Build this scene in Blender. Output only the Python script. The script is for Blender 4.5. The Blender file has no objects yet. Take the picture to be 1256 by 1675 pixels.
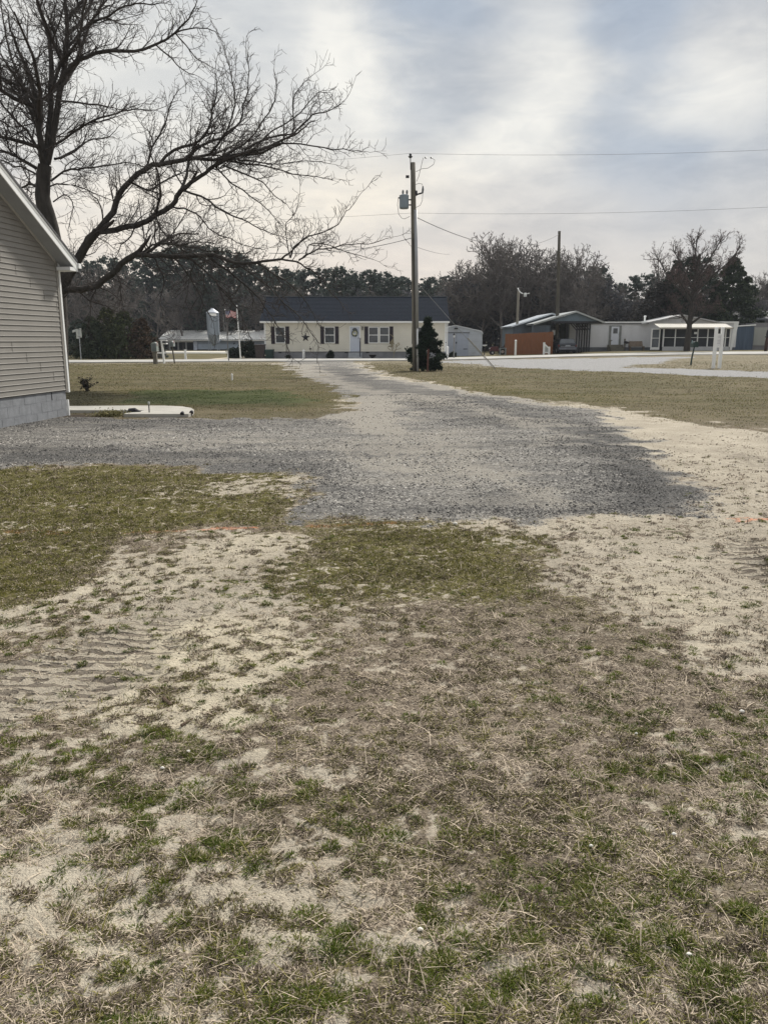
import bpy, math, random
import numpy as np
from mathutils import Vector
R = math.radians
sc = bpy.context.scene
C = sc.collection

# ------------------------------------------------------------------ camera
FPX, UC, VC, PITCH, EYE = 1290.0, 628.0, 837.5, R(12.31), 1.6
SP, CP = math.sin(PITCH), math.cos(PITCH)
cam_d = bpy.data.cameras.new('camera')
cam = bpy.data.objects.new('camera', cam_d)
C.objects.link(cam)
cam.location = (0, 0, EYE)
cam.rotation_euler = (R(90) - PITCH, 0, 0)
cam_d.sensor_fit = 'VERTICAL'
cam_d.sensor_height = 36.0
cam_d.lens = 36.0 * FPX / 1675.0
cam_d.clip_start, cam_d.clip_end = 0.05, 3000
sc.camera = cam

# ------------------------------------------------------------------ sun, sky, exposure
SUN_AZ, SUN_EL = R(32), R(42)          # azimuth from +y towards +x
sun_d = bpy.data.lights.new('sun', 'SUN')
sun_d.energy, sun_d.angle, sun_d.color = 3.6, R(6), (1.0, 0.95, 0.87)
sun = bpy.data.objects.new('sun', sun_d)
C.objects.link(sun)
sd = Vector((math.sin(SUN_AZ) * math.cos(SUN_EL), math.cos(SUN_AZ) * math.cos(SUN_EL), math.sin(SUN_EL)))
sun.rotation_euler = (-sd).to_track_quat('-Z', 'Y').to_euler()
sun.location = (0, 0, 60)

sc.view_settings.view_transform = 'Standard'
sc.view_settings.look = 'None'
sc.view_settings.exposure = 0.42
sc.view_settings.gamma = 1.0
sc.view_settings.use_curve_mapping = False

def px_dir(u, v):
    a, b = (v - VC) / FPX, (u - UC) / FPX
    return Vector((b, CP - a * SP, -SP - a * CP)).normalized()

class NT:
    """small node helper"""
    def __init__(s, tree):
        s.t = tree; s.n = tree.nodes; s.l = tree.links; s.n.clear()
    def node(s, typ, **kw):
        n = s.n.new(typ)
        for k, v in kw.items(): setattr(n, k, v)
        return n
    def put(s, sock, val):
        if val is None: return
        if hasattr(val, 'links'): s.l.new(val, sock)
        else:
            if hasattr(sock.default_value, '__len__') and not hasattr(val, '__len__'):
                val = [val] * len(sock.default_value)
            if hasattr(val, '__len__') and len(val) == 3 and len(sock.default_value) == 4: val = (*val, 1)
            sock.default_value = val
    def math(s, op, a, b=None, c=None, clamp=False):
        n = s.node('ShaderNodeMath', operation=op, use_clamp=clamp)
        s.put(n.inputs[0], a); s.put(n.inputs[1], b)
        if c is not None: s.put(n.inputs[2], c)
        return n.outputs[0]
    def mix(s, f, a, b, mode='MIX'):
        n = s.node('ShaderNodeMix', data_type='RGBA', blend_type=mode)
        s.put(n.inputs[0], f); s.put(n.inputs[6], a); s.put(n.inputs[7], b)
        return n.outputs[2]
    def noise(s, vec, scale, detail=3, rough=0.5, dim='3D', dist=0.0):
        n = s.node('ShaderNodeTexNoise', noise_dimensions=dim)
        s.put(n.inputs['Vector'], vec); n.inputs['Scale'].default_value = scale
        n.inputs['Detail'].default_value = detail; n.inputs['Roughness'].default_value = rough
        n.inputs['Distortion'].default_value = dist
        return n.outputs[0]
    def vmap(s, vec, scale=(1, 1, 1), loc=(0, 0, 0), rot=(0, 0, 0)):
        n = s.node('ShaderNodeMapping')
        s.put(n.inputs[0], vec); n.inputs['Scale'].default_value = scale
        n.inputs['Location'].default_value = loc; n.inputs['Rotation'].default_value = rot
        return n.outputs[0]
    def ramp(s, f, lo, hi, a=0.0, b=1.0, smooth=True):
        n = s.node('ShaderNodeMapRange', interpolation_type='SMOOTHSTEP' if smooth else 'LINEAR')
        s.put(n.inputs[0], f)
        for i, v in enumerate((lo, hi, a, b)): s.put(n.inputs[i + 1], v)
        return n.outputs[0]

w = bpy.data.worlds.new('World'); sc.world = w; w.use_nodes = True
N = NT(w.node_tree)
tc = N.node('ShaderNodeTexCoord').outputs['Generated']
sky = N.node('ShaderNodeTexSky', sky_type='NISHITA')
sky.sun_disc = False; sky.sun_elevation = SUN_EL; sky.sun_rotation = SUN_AZ
sky.air_density, sky.dust_density = 1.0, 2.0
sep = N.node('ShaderNodeSeparateXYZ'); N.put(sep.inputs[0], tc)
az = N.math('ARCTAN2', sep.outputs[0], sep.outputs[1])
el = N.math('ARCSINE', sep.outputs[2])
wn1 = N.noise(N.vmap(tc, (1, 1, 2.2)), 2.2, 4, 0.5)
wn2 = N.noise(N.vmap(tc, (1, 1, 2.0), (3, 1, 2)), 5.5, 5, 0.55, dist=0.3)
waz = N.math('ADD', az, N.math('MULTIPLY', N.math('SUBTRACT', wn2, 0.5), 0.22))
wel = N.math('ADD', el, N.math('MULTIPLY', N.math('SUBTRACT', wn1, 0.5), 0.16))
def blob(u, v, su, sv, rot=0.0):
    d = px_dir(u, v)
    a0, e0 = math.atan2(d.x, d.y), math.asin(d.z)
    x = N.math('SUBTRACT', waz, a0); y = N.math('SUBTRACT', wel, e0)
    c, s_ = math.cos(rot), math.sin(rot)
    xr = N.math('ADD', N.math('MULTIPLY', x, c * FPX / su), N.math('MULTIPLY', y, s_ * FPX / su))
    yr = N.math('ADD', N.math('MULTIPLY', x, -s_ * FPX / sv), N.math('MULTIPLY', y, c * FPX / sv))
    q = N.math('ADD', N.math('MULTIPLY', xr, xr), N.math('MULTIPLY', yr, yr))
    return N.math('EXPONENT', N.math('MULTIPLY', q, -1.0))
def total(lst):
    r = lst[0]
    for x in lst[1:]: r = N.math('ADD', r, x)
    return r
blue = total([blob(1035, 190, 75, 190), blob(700, 0, 110, 50), blob(1000, 20, 150, 40),
              N.math('MULTIPLY', blob(680, 175, 130, 60), 0.55), N.math('MULTIPLY', blob(400, 0, 160, 70), 0.5),
              N.math('MULTIPLY', blob(1180, 250, 120, 60), 0.55)])
white = total([blob(885, 110, 80, 110, 0.3), blob(560, 90, 60, 120), N.math('MULTIPLY', blob(810, 235, 120, 45, 0.25), 0.8),
               N.math('MULTIPLY', blob(1160, 140, 90, 70), 0.8), N.math('MULTIPLY', blob(230, 180, 300, 230), 1.0), N.math('MULTIPLY', blob(430, 330, 170, 60), 0.7),
               N.math('MULTIPLY', blob(700, 290, 130, 30, 0.3), 0.7)])
bn = N.ramp(N.noise(N.vmap(tc, (1, 1, 2.4), (7, 3, 1)), 5.0, 7, 0.6, dist=0.35), 0.36, 0.64)
col = N.mix(bn, (0.345, 0.365, 0.395), (0.545, 0.545, 0.535))
col = N.mix(N.math('MULTIPLY', blue, 0.9, clamp=True), col, (0.275, 0.33, 0.41))
col = N.mix(N.math('MULTIPLY', white, 0.85, clamp=True), col, (0.70, 0.69, 0.65))
warm = N.ramp(el, 0.24, 0.06)
warmc = N.mix(N.ramp(az, -0.1, 0.4), (0.69, 0.605, 0.53), (0.52, 0.50, 0.485))
col = N.mix(N.math('MULTIPLY', warm, 0.85), col, warmc)
col = N.mix(N.math('MULTIPLY', total([blob(590, 330, 150, 60, 0.2), blob(330, 330, 200, 90)]), 0.7, clamp=True), col, (0.74, 0.68, 0.585))
fine = N.noise(N.vmap(tc, (1, 1, 3.0), (2, 5, 4)), 10.0, 8, 0.62, dist=0.5)
col = N.mix(1.0, col, N.mix(N.ramp(fine, 0.3, 0.7), (0.85, 0.86, 0.875), (1.04, 1.03, 1.01)), 'MULTIPLY')
zen = N.ramp(el, 0.42, 1.0, 1.0, 1.6)       # an overcast sky is brighter overhead
cm = N.node('ShaderNodeVectorMath', operation='SCALE'); N.put(cm.inputs[0], col); N.put(cm.inputs['Scale'], N.math('MULTIPLY', zen, 10.0))
fin = N.mix(0.94, sky.outputs[0], cm.outputs[0])
bg = N.node('ShaderNodeBackground'); N.put(bg.inputs[0], fin); bg.inputs[1].default_value = 0.1
wo = N.node('ShaderNodeOutputWorld'); N.l.new(bg.outputs[0], wo.inputs[0])
w.cycles.sampling_method = 'MANUAL'; w.cycles.sample_map_resolution = 512
sc.cycles.max_bounces = 5; sc.cycles.diffuse_bounces = 3; sc.cycles.glossy_bounces = 2
sc.cycles.transmission_bounces = 3; sc.cycles.transparent_max_bounces = 6
sc.cycles.use_adaptive_sampling = True

# ------------------------------------------------------------------ terrain and pixel helpers
def ss(a, b, x):
    t = np.clip((np.asarray(x, dtype=float) - a) / (b - a), 0, 1)
    return t * t * (3 - 2 * t)
def hsh(ix, iy, seed):
    h = (ix.astype(np.int64) * 374761393 + iy.astype(np.int64) * 668265263 + seed * 974634777) & 0xffffffff
    h = ((h ^ (h >> 13)) * 1274126177) & 0xffffffff
    h = (h ^ (h >> 16)) & 0xffffffff
    return h / 4294967295.0
def vnoise(x, y, seed=0):
    ix, iy = np.floor(x), np.floor(y)
    fx, fy = x - ix, y - iy
    fx = fx * fx * (3 - 2 * fx); fy = fy * fy * (3 - 2 * fy)
    a, b = hsh(ix, iy, seed), hsh(ix + 1, iy, seed)
    c, d = hsh(ix, iy + 1, seed), hsh(ix + 1, iy + 1, seed)
    return (a + (b - a) * fx) * (1 - fy) + (c + (d - c) * fx) * fy
def fbm(x, y, scale, octv=3, seed=0, gain=0.5):
    x = np.asarray(x, dtype=float); y = np.asarray(y, dtype=float)
    r = 0; amp = 1; tot = 0
    for i in range(octv):
        r = r + amp * vnoise(x * scale + 17.3 * i, y * scale - 9.1 * i, seed + i * 31)
        tot += amp; amp *= gain; scale *= 2.07
    return r / tot
def terrain(x, y):
    return 0.5 * ss(46, 76, y) * ss(4, 32, x) + 0.0 * np.asarray(x)
def ray(u, v):
    a, b = (v - VC) / FPX, (u - UC) / FPX
    dy = CP - a * SP
    return b / dy, (-SP - a * CP) / dy          # dx/dy, dz/dy
def P(u, v, Y):
    sx, sz = ray(u, v)
    return Vector((sx * Y, Y, EYE + sz * Y))
def G(u, v):
    sx, sz = ray(u, v)
    y = EYE / -sz
    for _ in range(30):
        y = 0.5 * y + 0.5 * (EYE - float(terrain(sx * y, y))) / -sz
    return Vector((sx * y, y, float(terrain(sx * y, y))))
def XZ(u, v, Y):
    p = P(u, v, Y); return p.x, p.z
def TZ(x, y): return float(terrain(x, y))

# ------------------------------------------------------------------ objects
def tag(o, label=None, cat=None, group=None, kind=None):
    if label: o['label'] = label
    if cat: o['category'] = cat
    if group: o['group'] = group
    if kind: o['kind'] = kind
    return o
def thing(name, label, cat, loc, group=None, rz=0):
    o = bpy.data.objects.new(name, None); C.objects.link(o)
    o.location = loc; o.rotation_euler = (0, 0, rz); o.empty_display_size = 0.2
    return tag(o, label, cat, group)
def org(p):
    v = Vector((0, 0, 0))
    while p is not None:
        v = v + p.location; p = p.parent
    return v
def link_mesh(name, me, mats, parent=None, smooth=False, loc=None):
    o = bpy.data.objects.new(name, me); C.objects.link(o)
    for m in (mats if isinstance(mats, (list, tuple)) else [mats]): me.materials.append(m)
    if parent is not None: o.parent = parent
    if loc is not None: o.location = loc
    if smooth:
        me.shade_smooth()
    return o
class MB:
    def __init__(s): s.v = []; s.f = []; s.m = []
    def poly(s, pts, mi=0):
        b = len(s.v); s.v += [tuple(p) for p in pts]; s.f.append(list(range(b, b + len(pts)))); s.m.append(mi)
        return s
    def box(s, x0, x1, y0, y1, z0, z1, mi=0):
        b = len(s.v)
        s.v += [(x0, y0, z0), (x1, y0, z0), (x1, y1, z0), (x0, y1, z0), (x0, y0, z1), (x1, y0, z1), (x1, y1, z1), (x0, y1, z1)]
        for q in ((0, 3, 2, 1), (4, 5, 6, 7), (0, 1, 5, 4), (1, 2, 6, 5), (2, 3, 7, 6), (3, 0, 4, 7)):
            s.f.append([b + i for i in q]); s.m.append(mi)
        return s
    def obox(s, c, ax, ay, az_, mi=0):
        """box from centre and three half-axis vectors"""
        b = len(s.v); c, ax, ay, az_ = map(Vector, (c, ax, ay, az_))
        for k in (-1, 1):
            for i, j in ((-1, -1), (1, -1), (1, 1), (-1, 1)):
                s.v.append(tuple(c + ax * i + ay * j + az_ * k))
        for q in ((0, 3, 2, 1), (4, 5, 6, 7), (0, 1, 5, 4), (1, 2, 6, 5), (2, 3, 7, 6), (3, 0, 4, 7)):
            s.f.append([b + i for i in q]); s.m.append(mi)
        return s
    def beam(s, p0, p1, w_, h_, mi=0):
        p0, p1 = Vector(p0), Vector(p1); d = p1 - p0; t = d.normalized()
        up = Vector((0, 0, 1)) if abs(t.z) < 0.95 else Vector((0, 1, 0))
        sx = t.cross(up).normalized(); sz = sx.cross(t).normalized()
        return s.obox((p0 + p1) / 2, sx * w_ / 2, d / 2, sz * h_ / 2, mi)
    def prism(s, prof, a, b_, axis='y', mi=0):
        """closed profile of 2-D points pushed along an axis"""
        n = len(prof); b = len(s.v)
        for q in (a, b_):
            for (p, r) in prof:
                s.v.append({'y': (p, q, r), 'x': (q, p, r), 'z': (p, r, q)}[axis])
        s.f.append([b + i for i in range(n)]); s.m.append(mi)
        s.f.append([b + n + i for i in reversed(range(n))]); s.m.append(mi)
        for i in range(n):
            j = (i + 1) % n
            s.f.append([b + i, b + n + i, b + n + j, b + j]); s.m.append(mi)
        return s
    def tube(s, pts, r, n=8, mi=0, cap=True):
        pts = [Vector(p) for p in pts]; k = len(pts)
        rr = r if hasattr(r, '__len__') else [r] * k
        b = len(s.v)
        ref = Vector((0.31, 0.87, 0.12)).normalized()
        for i, p in enumerate(pts):
            t = (pts[min(i + 1, k - 1)] - pts[max(i - 1, 0)]).normalized()
            rf = ref if abs(t.dot(ref)) < 0.9 else Vector((1, 0, 0))
            e1 = t.cross(rf).normalized(); e2 = t.cross(e1)
            for j in range(n):
                a = 2 * math.pi * j / n
                s.v.append(tuple(p + (e1 * math.cos(a) + e2 * math.sin(a)) * rr[i]))
        for i in range(k - 1):
            for j in range(n):
                j2 = (j + 1) % n
                s.f.append([b + i * n + j, b + i * n + j2, b + (i + 1) * n + j2, b + (i + 1) * n + j]); s.m.append(mi)
        if cap:
            s.f.append([b + j for j in reversed(range(n))]); s.m.append(mi)
            s.f.append([b + (k - 1) * n + j for j in range(n)]); s.m.append(mi)
        return s
    def cyl(s, p0, p1, r0, r1=None, n=12, mi=0):
        return s.tube([p0, p1], [r0, r0 if r1 is None else r1], n, mi)
    def build(s, name, mats, parent=None, smooth=False, loc=None, bevel=0):
        o0 = org(parent) if parent is not None else Vector(loc or (0, 0, 0))
        me = bpy.data.meshes.new(name)
        me.from_pydata([(x - o0.x, y - o0.y, z - o0.z) for x, y, z in s.v], [], s.f)
        if any(s.m): me.polygons.foreach_set('material_index', s.m)
        me.update()
        o = link_mesh(name, me, mats, parent, False, None if parent is not None else o0)
        if smooth: me.shade_smooth()
        if bevel:
            md = o.modifiers.new('bevel', 'BEVEL'); md.width = bevel; md.segments = 2; md.limit_method = 'ANGLE'
        return o
def np_mesh(name, verts, faces, mats, parent=None, attrs=None, smooth=False, loc=None):
    """verts (n,3), faces (m,k) numpy, optional float attributes"""
    o0 = org(parent) if parent is not None else Vector(loc or (0, 0, 0))
    me = bpy.data.meshes.new(name)
    v = (verts - np.array(o0)[None, :]).astype(np.float32)
    groups = faces if isinstance(faces, list) else [faces]
    nl = sum(g.size for g in groups); nf = sum(len(g) for g in groups)
    me.vertices.add(len(v)); me.vertices.foreach_set('co', v.ravel())
    me.loops.add(nl); me.loops.foreach_set('vertex_index', np.concatenate([g.ravel() for g in groups]).astype(np.int32))
    ls = []; st = 0
    for g in groups:
        ls.append(st + np.arange(len(g)) * g.shape[1]); st += g.size
    me.polygons.add(nf); me.polygons.foreach_set('loop_start', np.concatenate(ls).astype(np.int32))
    me.update(calc_edges=True)
    for k, a in (attrs or {}).items():
        if a.ndim == 1:
            at = me.attributes.new(k, 'FLOAT', 'POINT'); at.data.foreach_set('value', a.astype(np.float32))
        else:
            at = me.attributes.new(k, 'FLOAT_COLOR', 'POINT')
            c4 = np.ones((len(a), 4), np.float32); c4[:, :a.shape[1]] = a
            at.data.foreach_set('color', c4.ravel())
    o = link_mesh(name, me, mats, parent, False, None if parent is not None else o0)
    me.polygons.foreach_set('use_smooth', np.full(nf, smooth))
    return o
def copy_tree(o, parent=None):
    c = o.copy(); C.objects.link(c)
    if parent is not None: c.parent = parent
    for ch in list(o.children):
        copy_tree(ch, c)
    return c

# ------------------------------------------------------------------ materials
MATS = {}
def mat(name, col, rough=0.7, var=0.15, vscale=3.0, bump=0.0, bscale=40.0, metal=0.0, spec=0.3, stretch=(1, 1, 1), dirt=None):
    if name in MATS: return MATS[name]
    m = bpy.data.materials.new(name); m.use_nodes = True; n = NT(m.node_tree)
    pb = n.node('ShaderNodeBsdfPrincipled'); out = n.node('ShaderNodeOutputMaterial')
    n.l.new(pb.outputs[0], out.inputs[0])
    co = n.vmap(n.node('ShaderNodeTexCoord').outputs['Object'], stretch)
    k = n.noise(co, vscale, 5, 0.6)
    lo = tuple(c * (1 - var) for c in col); hi = tuple(min(1, c * (1 + var)) for c in col)
    c_ = n.mix(n.ramp(k, 0.3, 0.7), lo, hi)
    if dirt:
        c_ = n.mix(n.math('MULTIPLY', n.ramp(n.noise(co, vscale * 0.6, 6, 0.7), 0.5, 0.72), dirt[1]), c_, dirt[0])
    n.put(pb.inputs['Base Color'], c_)
    pb.inputs['Roughness'].default_value = rough; pb.inputs['Metallic'].default_value = metal
    pb.inputs['Specular IOR Level'].default_value = spec
    if bump:
        b = n.node('ShaderNodeBump'); b.inputs['Strength'].default_value = bump; b.inputs['Distance'].default_value = 0.02
        n.put(b.inputs['Height'], n.noise(co, bscale, 4, 0.6)); n.put(pb.inputs['Normal'], b.outputs[0])
    MATS[name] = m
    return m
def mat_attr(name, rough=0.8, transl=0.0, bump=0.0, bscale=60):
    """colour from the per-vertex attribute 'tint' (the colour of each blade, leaf or stone itself)"""
    m = bpy.data.materials.new(name); m.use_nodes = True; n = NT(m.node_tree)
    at = n.node('ShaderNodeAttribute', attribute_name='tint')
    d = n.node('ShaderNodeBsdfPrincipled'); n.put(d.inputs['Base Color'], at.outputs['Color'])
    d.inputs['Roughness'].default_value = rough; d.inputs['Specular IOR Level'].default_value = 0.2
    out = n.node('ShaderNodeOutputMaterial')
    if transl:
        t = n.node('ShaderNodeBsdfTranslucent'); n.put(t.inputs['Color'], at.outputs['Color'])
        mx = n.node('ShaderNodeMixShader'); mx.inputs[0].default_value = transl
        n.l.new(d.outputs[0], mx.inputs[1]); n.l.new(t.outputs[0], mx.inputs[2]); n.l.new(mx.outputs[0], out.inputs[0])
    else: n.l.new(d.outputs[0], out.inputs[0])
    MATS[name] = m
    return m

# ------------------------------------------------------------------ what covers the ground, laid out in metres
def wpoly(pts): return np.array([G(u, v)[:2] for u, v in pts])
def sdf(px, py, poly):
    """signed distance, positive inside"""
    d = np.full(px.shape, 1e9); inside = np.zeros(px.shape, bool)
    n = len(poly)
    for i in range(n):
        ax, ay = poly[i]; bx, by = poly[(i + 1) % n]
        ex, ey = bx - ax, by - ay
        L = ex * ex + ey * ey + 1e-12
        t = np.clip(((px - ax) * ex + (py - ay) * ey) / L, 0, 1)
        dx, dy = px - ax - t * ex, py - ay - t * ey
        d = np.minimum(d, dx * dx + dy * dy)
        cond = (ay > py) != (by > py)
        with np.errstate(divide='ignore', invalid='ignore'):
            xi = ex * (py - ay) / (by - ay + 1e-20) + ax
        inside ^= cond & (px < xi)
    d = np.sqrt(d)
    return np.where(inside, d, -d)
REG = []   # field, value, polygon, softness
def reg(field, val, pts, soft): REG.append((field, val, wpoly(pts), soft))
# default cover: thin brown thatch
reg('cover', 0.84, [(-500, 765), (480, 765), (512, 800), (480, 852), (350, 862), (230, 885), (110, 985), (-100, 1060), (-500, 1100)], 0.25)
reg('green', 0.66, [(-500, 765), (480, 765), (512, 800), (480, 852), (350, 862), (230, 885), (110, 985), (-100, 1060), (-500, 1100)], 0.35)
reg('cover', 0.84, [(490, 853), (740, 853), (905, 890), (900, 930), (960, 985), (860, 1010), (700, 1010), (470, 1010), (430, 950), (505, 910)], 0.2)
reg('green', 0.66, [(470, 853), (740, 853), (900, 885), (890, 930), (940, 985), (820, 1000), (640, 985), (450, 1000), (430, 950), (505, 910)], 0.35)
reg('cover', 0.86, [(440, 1000), (960, 985), (1120, 1075), (1256, 1115), (1500, 1180), (1500, 1700), (700, 1700), (520, 1250), (470, 1150)], 0.4)
reg('green', 0.36, [(500, 1310), (1500, 1310), (1500, 1900), (300, 1900), (200, 1620)], 0.3)
reg('cover', 0.48, [(-300, 1190), (430, 1200), (560, 1330), (640, 1500), (200, 1620), (-300, 1640)], 0.25)
reg('cover', 0.62, [(140, 1195), (330, 1185), (470, 1270), (530, 1330), (430, 1410), (300, 1400), (190, 1330)], 0.15)
# meadows across the drive
reg('cover', 1.0, [(600, 596), (700, 600), (1600, 612), (1600, 760), (1256, 712), (1100, 690), (985, 670), (870, 654), (760, 636), (640, 618)], 0.7)
reg('green', 0.40, [(600, 596), (700, 600), (1600, 612), (1600, 760), (1256, 712), (1100, 690), (985, 670), (870, 654), (760, 636), (640, 618)], 0.7)
reg('green', 0.8, [(700, 622), (790, 628), (900, 640), (1000, 652), (1000, 662), (880, 652), (760, 634)], 0.7)
reg('cover', 1.0, [(-600, 596), (470, 596), (520, 625), (580, 655), (545, 684), (330, 684), (-600, 684)], 0.6)
reg('green', 0.45, [(-600, 596), (470, 596), (520, 625), (580, 655), (545, 684), (330, 684), (-600, 684)], 0.6)
reg('green', 1.0, [(180, 640), (300, 636), (470, 637), (545, 652), (500, 666), (330, 664), (180, 662)], 1.0)
reg('dark', 1.0, [(60, 640), (150, 641), (230, 648), (290, 653), (270, 664), (200, 667), (60, 667)], 0.8)  # tree shade by the house, with some moss, put into the ground colour
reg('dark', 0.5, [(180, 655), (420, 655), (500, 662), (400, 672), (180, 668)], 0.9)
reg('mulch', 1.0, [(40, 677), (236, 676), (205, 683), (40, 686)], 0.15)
reg('green', 0.3, [(620, 600), (800, 604), (1000, 616), (1000, 625), (800, 618), (640, 610)], 1.2)
# far side of the road
reg('cover', 1.0, [(-1500, 592), (2600, 573), (2600, 559), (-1500, 559)], 1.0)
reg('green', 0.55, [(-1500, 592), (2600, 573), (2600, 559), (-1500, 559)], 1.0)
# bare sand
reg('sand', 0.95, [(985, 673), (1090, 692), (1256, 716), (1500, 760), (1500, 1190), (1256, 1108), (1130, 1065), (1010, 1005), (925, 960), (900, 900), (850, 862), (900, 848), (1150, 848), (1185, 832), (1120, 780), (1050, 730), (1000, 700)], 0.28)
reg('sand', 0.6, [(740, 853), (1180, 842), (1180, 885), (900, 885), (780, 872)], 0.25)
reg('sand', 0.95, [(225, 925), (400, 872), (515, 876), (517, 900), (440, 935), (300, 950), (180, 965), (110, 1005), (0, 1040), (-80, 1080), (-80, 1040), (120, 975)], 0.10)
reg('sand', 0.85, [(150, 1000), (300, 955), (430, 960), (470, 1010), (300, 1030), (200, 1060)], 0.25)
reg('sand', 1.0, [(250, 1040), (330, 1015), (420, 1012), (478, 1060), (468, 1130), (425, 1190), (300, 1195), (205, 1175), (185, 1125)], 0.12)
reg('sand', 0.7, [(540, 1020), (700, 1025), (740, 1045), (600, 1050)], 0.1)
reg('sand', 0.8, [(495, 1228), (590, 1248), (600, 1268), (500, 1262)], 0.04)
reg('sand', 0.65, [(330, 1400), (430, 1430), (560, 1425), (640, 1500), (520, 1560), (300, 1530), (0, 1530), (-200, 1400), (150, 1430)], 0.10)
reg('sand', 0.8, [(770, 1590), (860, 1570), (900, 1610), (800, 1635)], 0.04)
reg('sand', 0.55, [(800, 1105), (930, 1110), (940, 1140), (830, 1145)], 0.08)
reg('sand', 0.55, [(1080, 1320), (1200, 1330), (1180, 1370), (1100, 1370)], 0.06)
reg('sand', 0.6, [(370, 777), (505, 776), (505, 800), (420, 808), (330, 800)], 0.3)
reg('sand', 0.55, [(250, 800), (330, 800), (340, 825), (250, 830)], 0.3)
reg('sand', 0.8, [(860, 648), (985, 664), (1150, 690), (1256, 706), (1300, 720), (1256, 718), (1100, 694), (985, 674)], 0.35)
reg('sand', 0.6, [(450, 594), (520, 596), (530, 620), (500, 622)], 0.8)
reg('sand', 0.75, [(570, 592), (600, 594), (610, 606), (760, 636), (870, 654), (980, 672), (860, 658), (750, 642), (600, 614)], 0.35)
reg('sand', 0.75, [(545, 655), (640, 645), (655, 690), (650, 720), (610, 722), (560, 690)], 0.7)
reg('sand', 0.8, [(598, 655), (618, 652), (640, 675), (648, 705), (640, 735), (622, 735), (630, 700), (620, 675)], 0.25)
reg('sand', 0.42, [(520, 606), (560, 622), (640, 640), (760, 655), (900, 690), (960, 730), (930, 735), (860, 700), (740, 668), (620, 650), (540, 630), (500, 608)], 0.45)
reg('sand', 0.45, [(540, 735), (700, 745), (860, 770), (960, 820), (900, 825), (760, 780), (560, 755)], 0.3)
reg('sand', 0.4, [(560, 720), (760, 700), (820, 760), (700, 800), (600, 760)], 0.8)
reg('sand', 0.3, [(100, 715), (420, 705), (520, 735), (300, 738)], 0.6)
reg('bright', 1.0, [(250, 1040), (330, 1010), (430, 1005), (490, 1060), (475, 1140), (425, 1200), (300, 1200), (200, 1180), (180, 1125)], 0.25)
reg('bright', 0.5, [(225, 925), (400, 872), (517, 880), (510, 910), (300, 955), (110, 1010), (-100, 1085), (-100, 1040)], 0.3)
reg('bright', 0.5, [(950, 930), (1256, 980), (1256, 1080), (1100, 1050)], 0.5)
reg('bright', 0.4, [(0, 1450), (560, 1425), (640, 1500), (300, 1640), (0, 1675)], 0.2)
# stone
GR = [(-900, 700), (-60, 693), (116, 683), (320, 684), (547, 684), (583, 656), (525, 625), (478, 605), (455, 590), (585, 590), (602, 604), (640, 618), (760, 637), (870, 655), (985, 672), (1020, 700), (1062, 738), (1130, 788), (1178, 828), (1150, 843), (1000, 842), (900, 850), (750, 856), (600, 855), (488, 852), (512, 806), (506, 782), (430, 768), (250, 760), (0, 767), (-900, 780)]
reg('gravel', 1.0, GR, 0.30)
reg('pale', 1.0, [(690, 592), (800, 588), (960, 586), (1130, 583), (1010, 601), (1100, 603), (1256, 608), (1500, 612), (1500, 630), (1256, 619), (1100, 612), (950, 606), (860, 603), (800, 598), (740, 594)], 1.2)
reg('heavy', 1.0, [(900, 690), (1010, 700), (1062, 738), (1130, 788), (1178, 828), (1150, 843), (1000, 842), (920, 838), (1000, 790), (960, 740)], 0.5)
reg('heavy', 0.8, [(-900, 730), (200, 730), (400, 745), (530, 760), (560, 790), (520, 800), (430, 766), (250, 758), (0, 765), (-900, 780)], 0.5)
reg('heavy', 0.7, [(-900, 690), (116, 684), (330, 686), (540, 688), (300, 700), (-900, 712)], 0.6)
reg('heavy', 0.7, [(500, 600), (570, 600), (640, 625), (900, 670), (1000, 700), (800, 700), (660, 660), (560, 630)], 0.8)
reg('heavy', 0.6, [(700, 820), (900, 800), (900, 845), (700, 845)], 0.4)
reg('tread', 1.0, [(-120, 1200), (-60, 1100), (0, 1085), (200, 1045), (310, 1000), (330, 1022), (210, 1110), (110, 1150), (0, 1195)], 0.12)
reg('rut', 1.0, [(1130, 880), (1256, 900), (1400, 930), (1400, 975), (1256, 945), (1180, 915)], 0.2)
reg('rut', 0.6, [(1100, 730), (1256, 745), (1400, 760), (1400, 790), (1256, 765)], 0.3)
# marking paint sprayed across the yard
reg('orange', 0.7, [(325, 866), (400, 863), (480, 861), (482, 863), (400, 866), (330, 868)], 0.03)
reg('orange', 0.25, [(-100, 868), (325, 866), (325, 869), (-100, 873)], 0.03)
reg('orange', 0.25, [(480, 860), (650, 857), (650, 860), (480, 864)], 0.03)
reg('orange', 0.7, [(1190, 848), (1300, 847), (1300, 853), (1190, 853)], 0.025)
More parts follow.
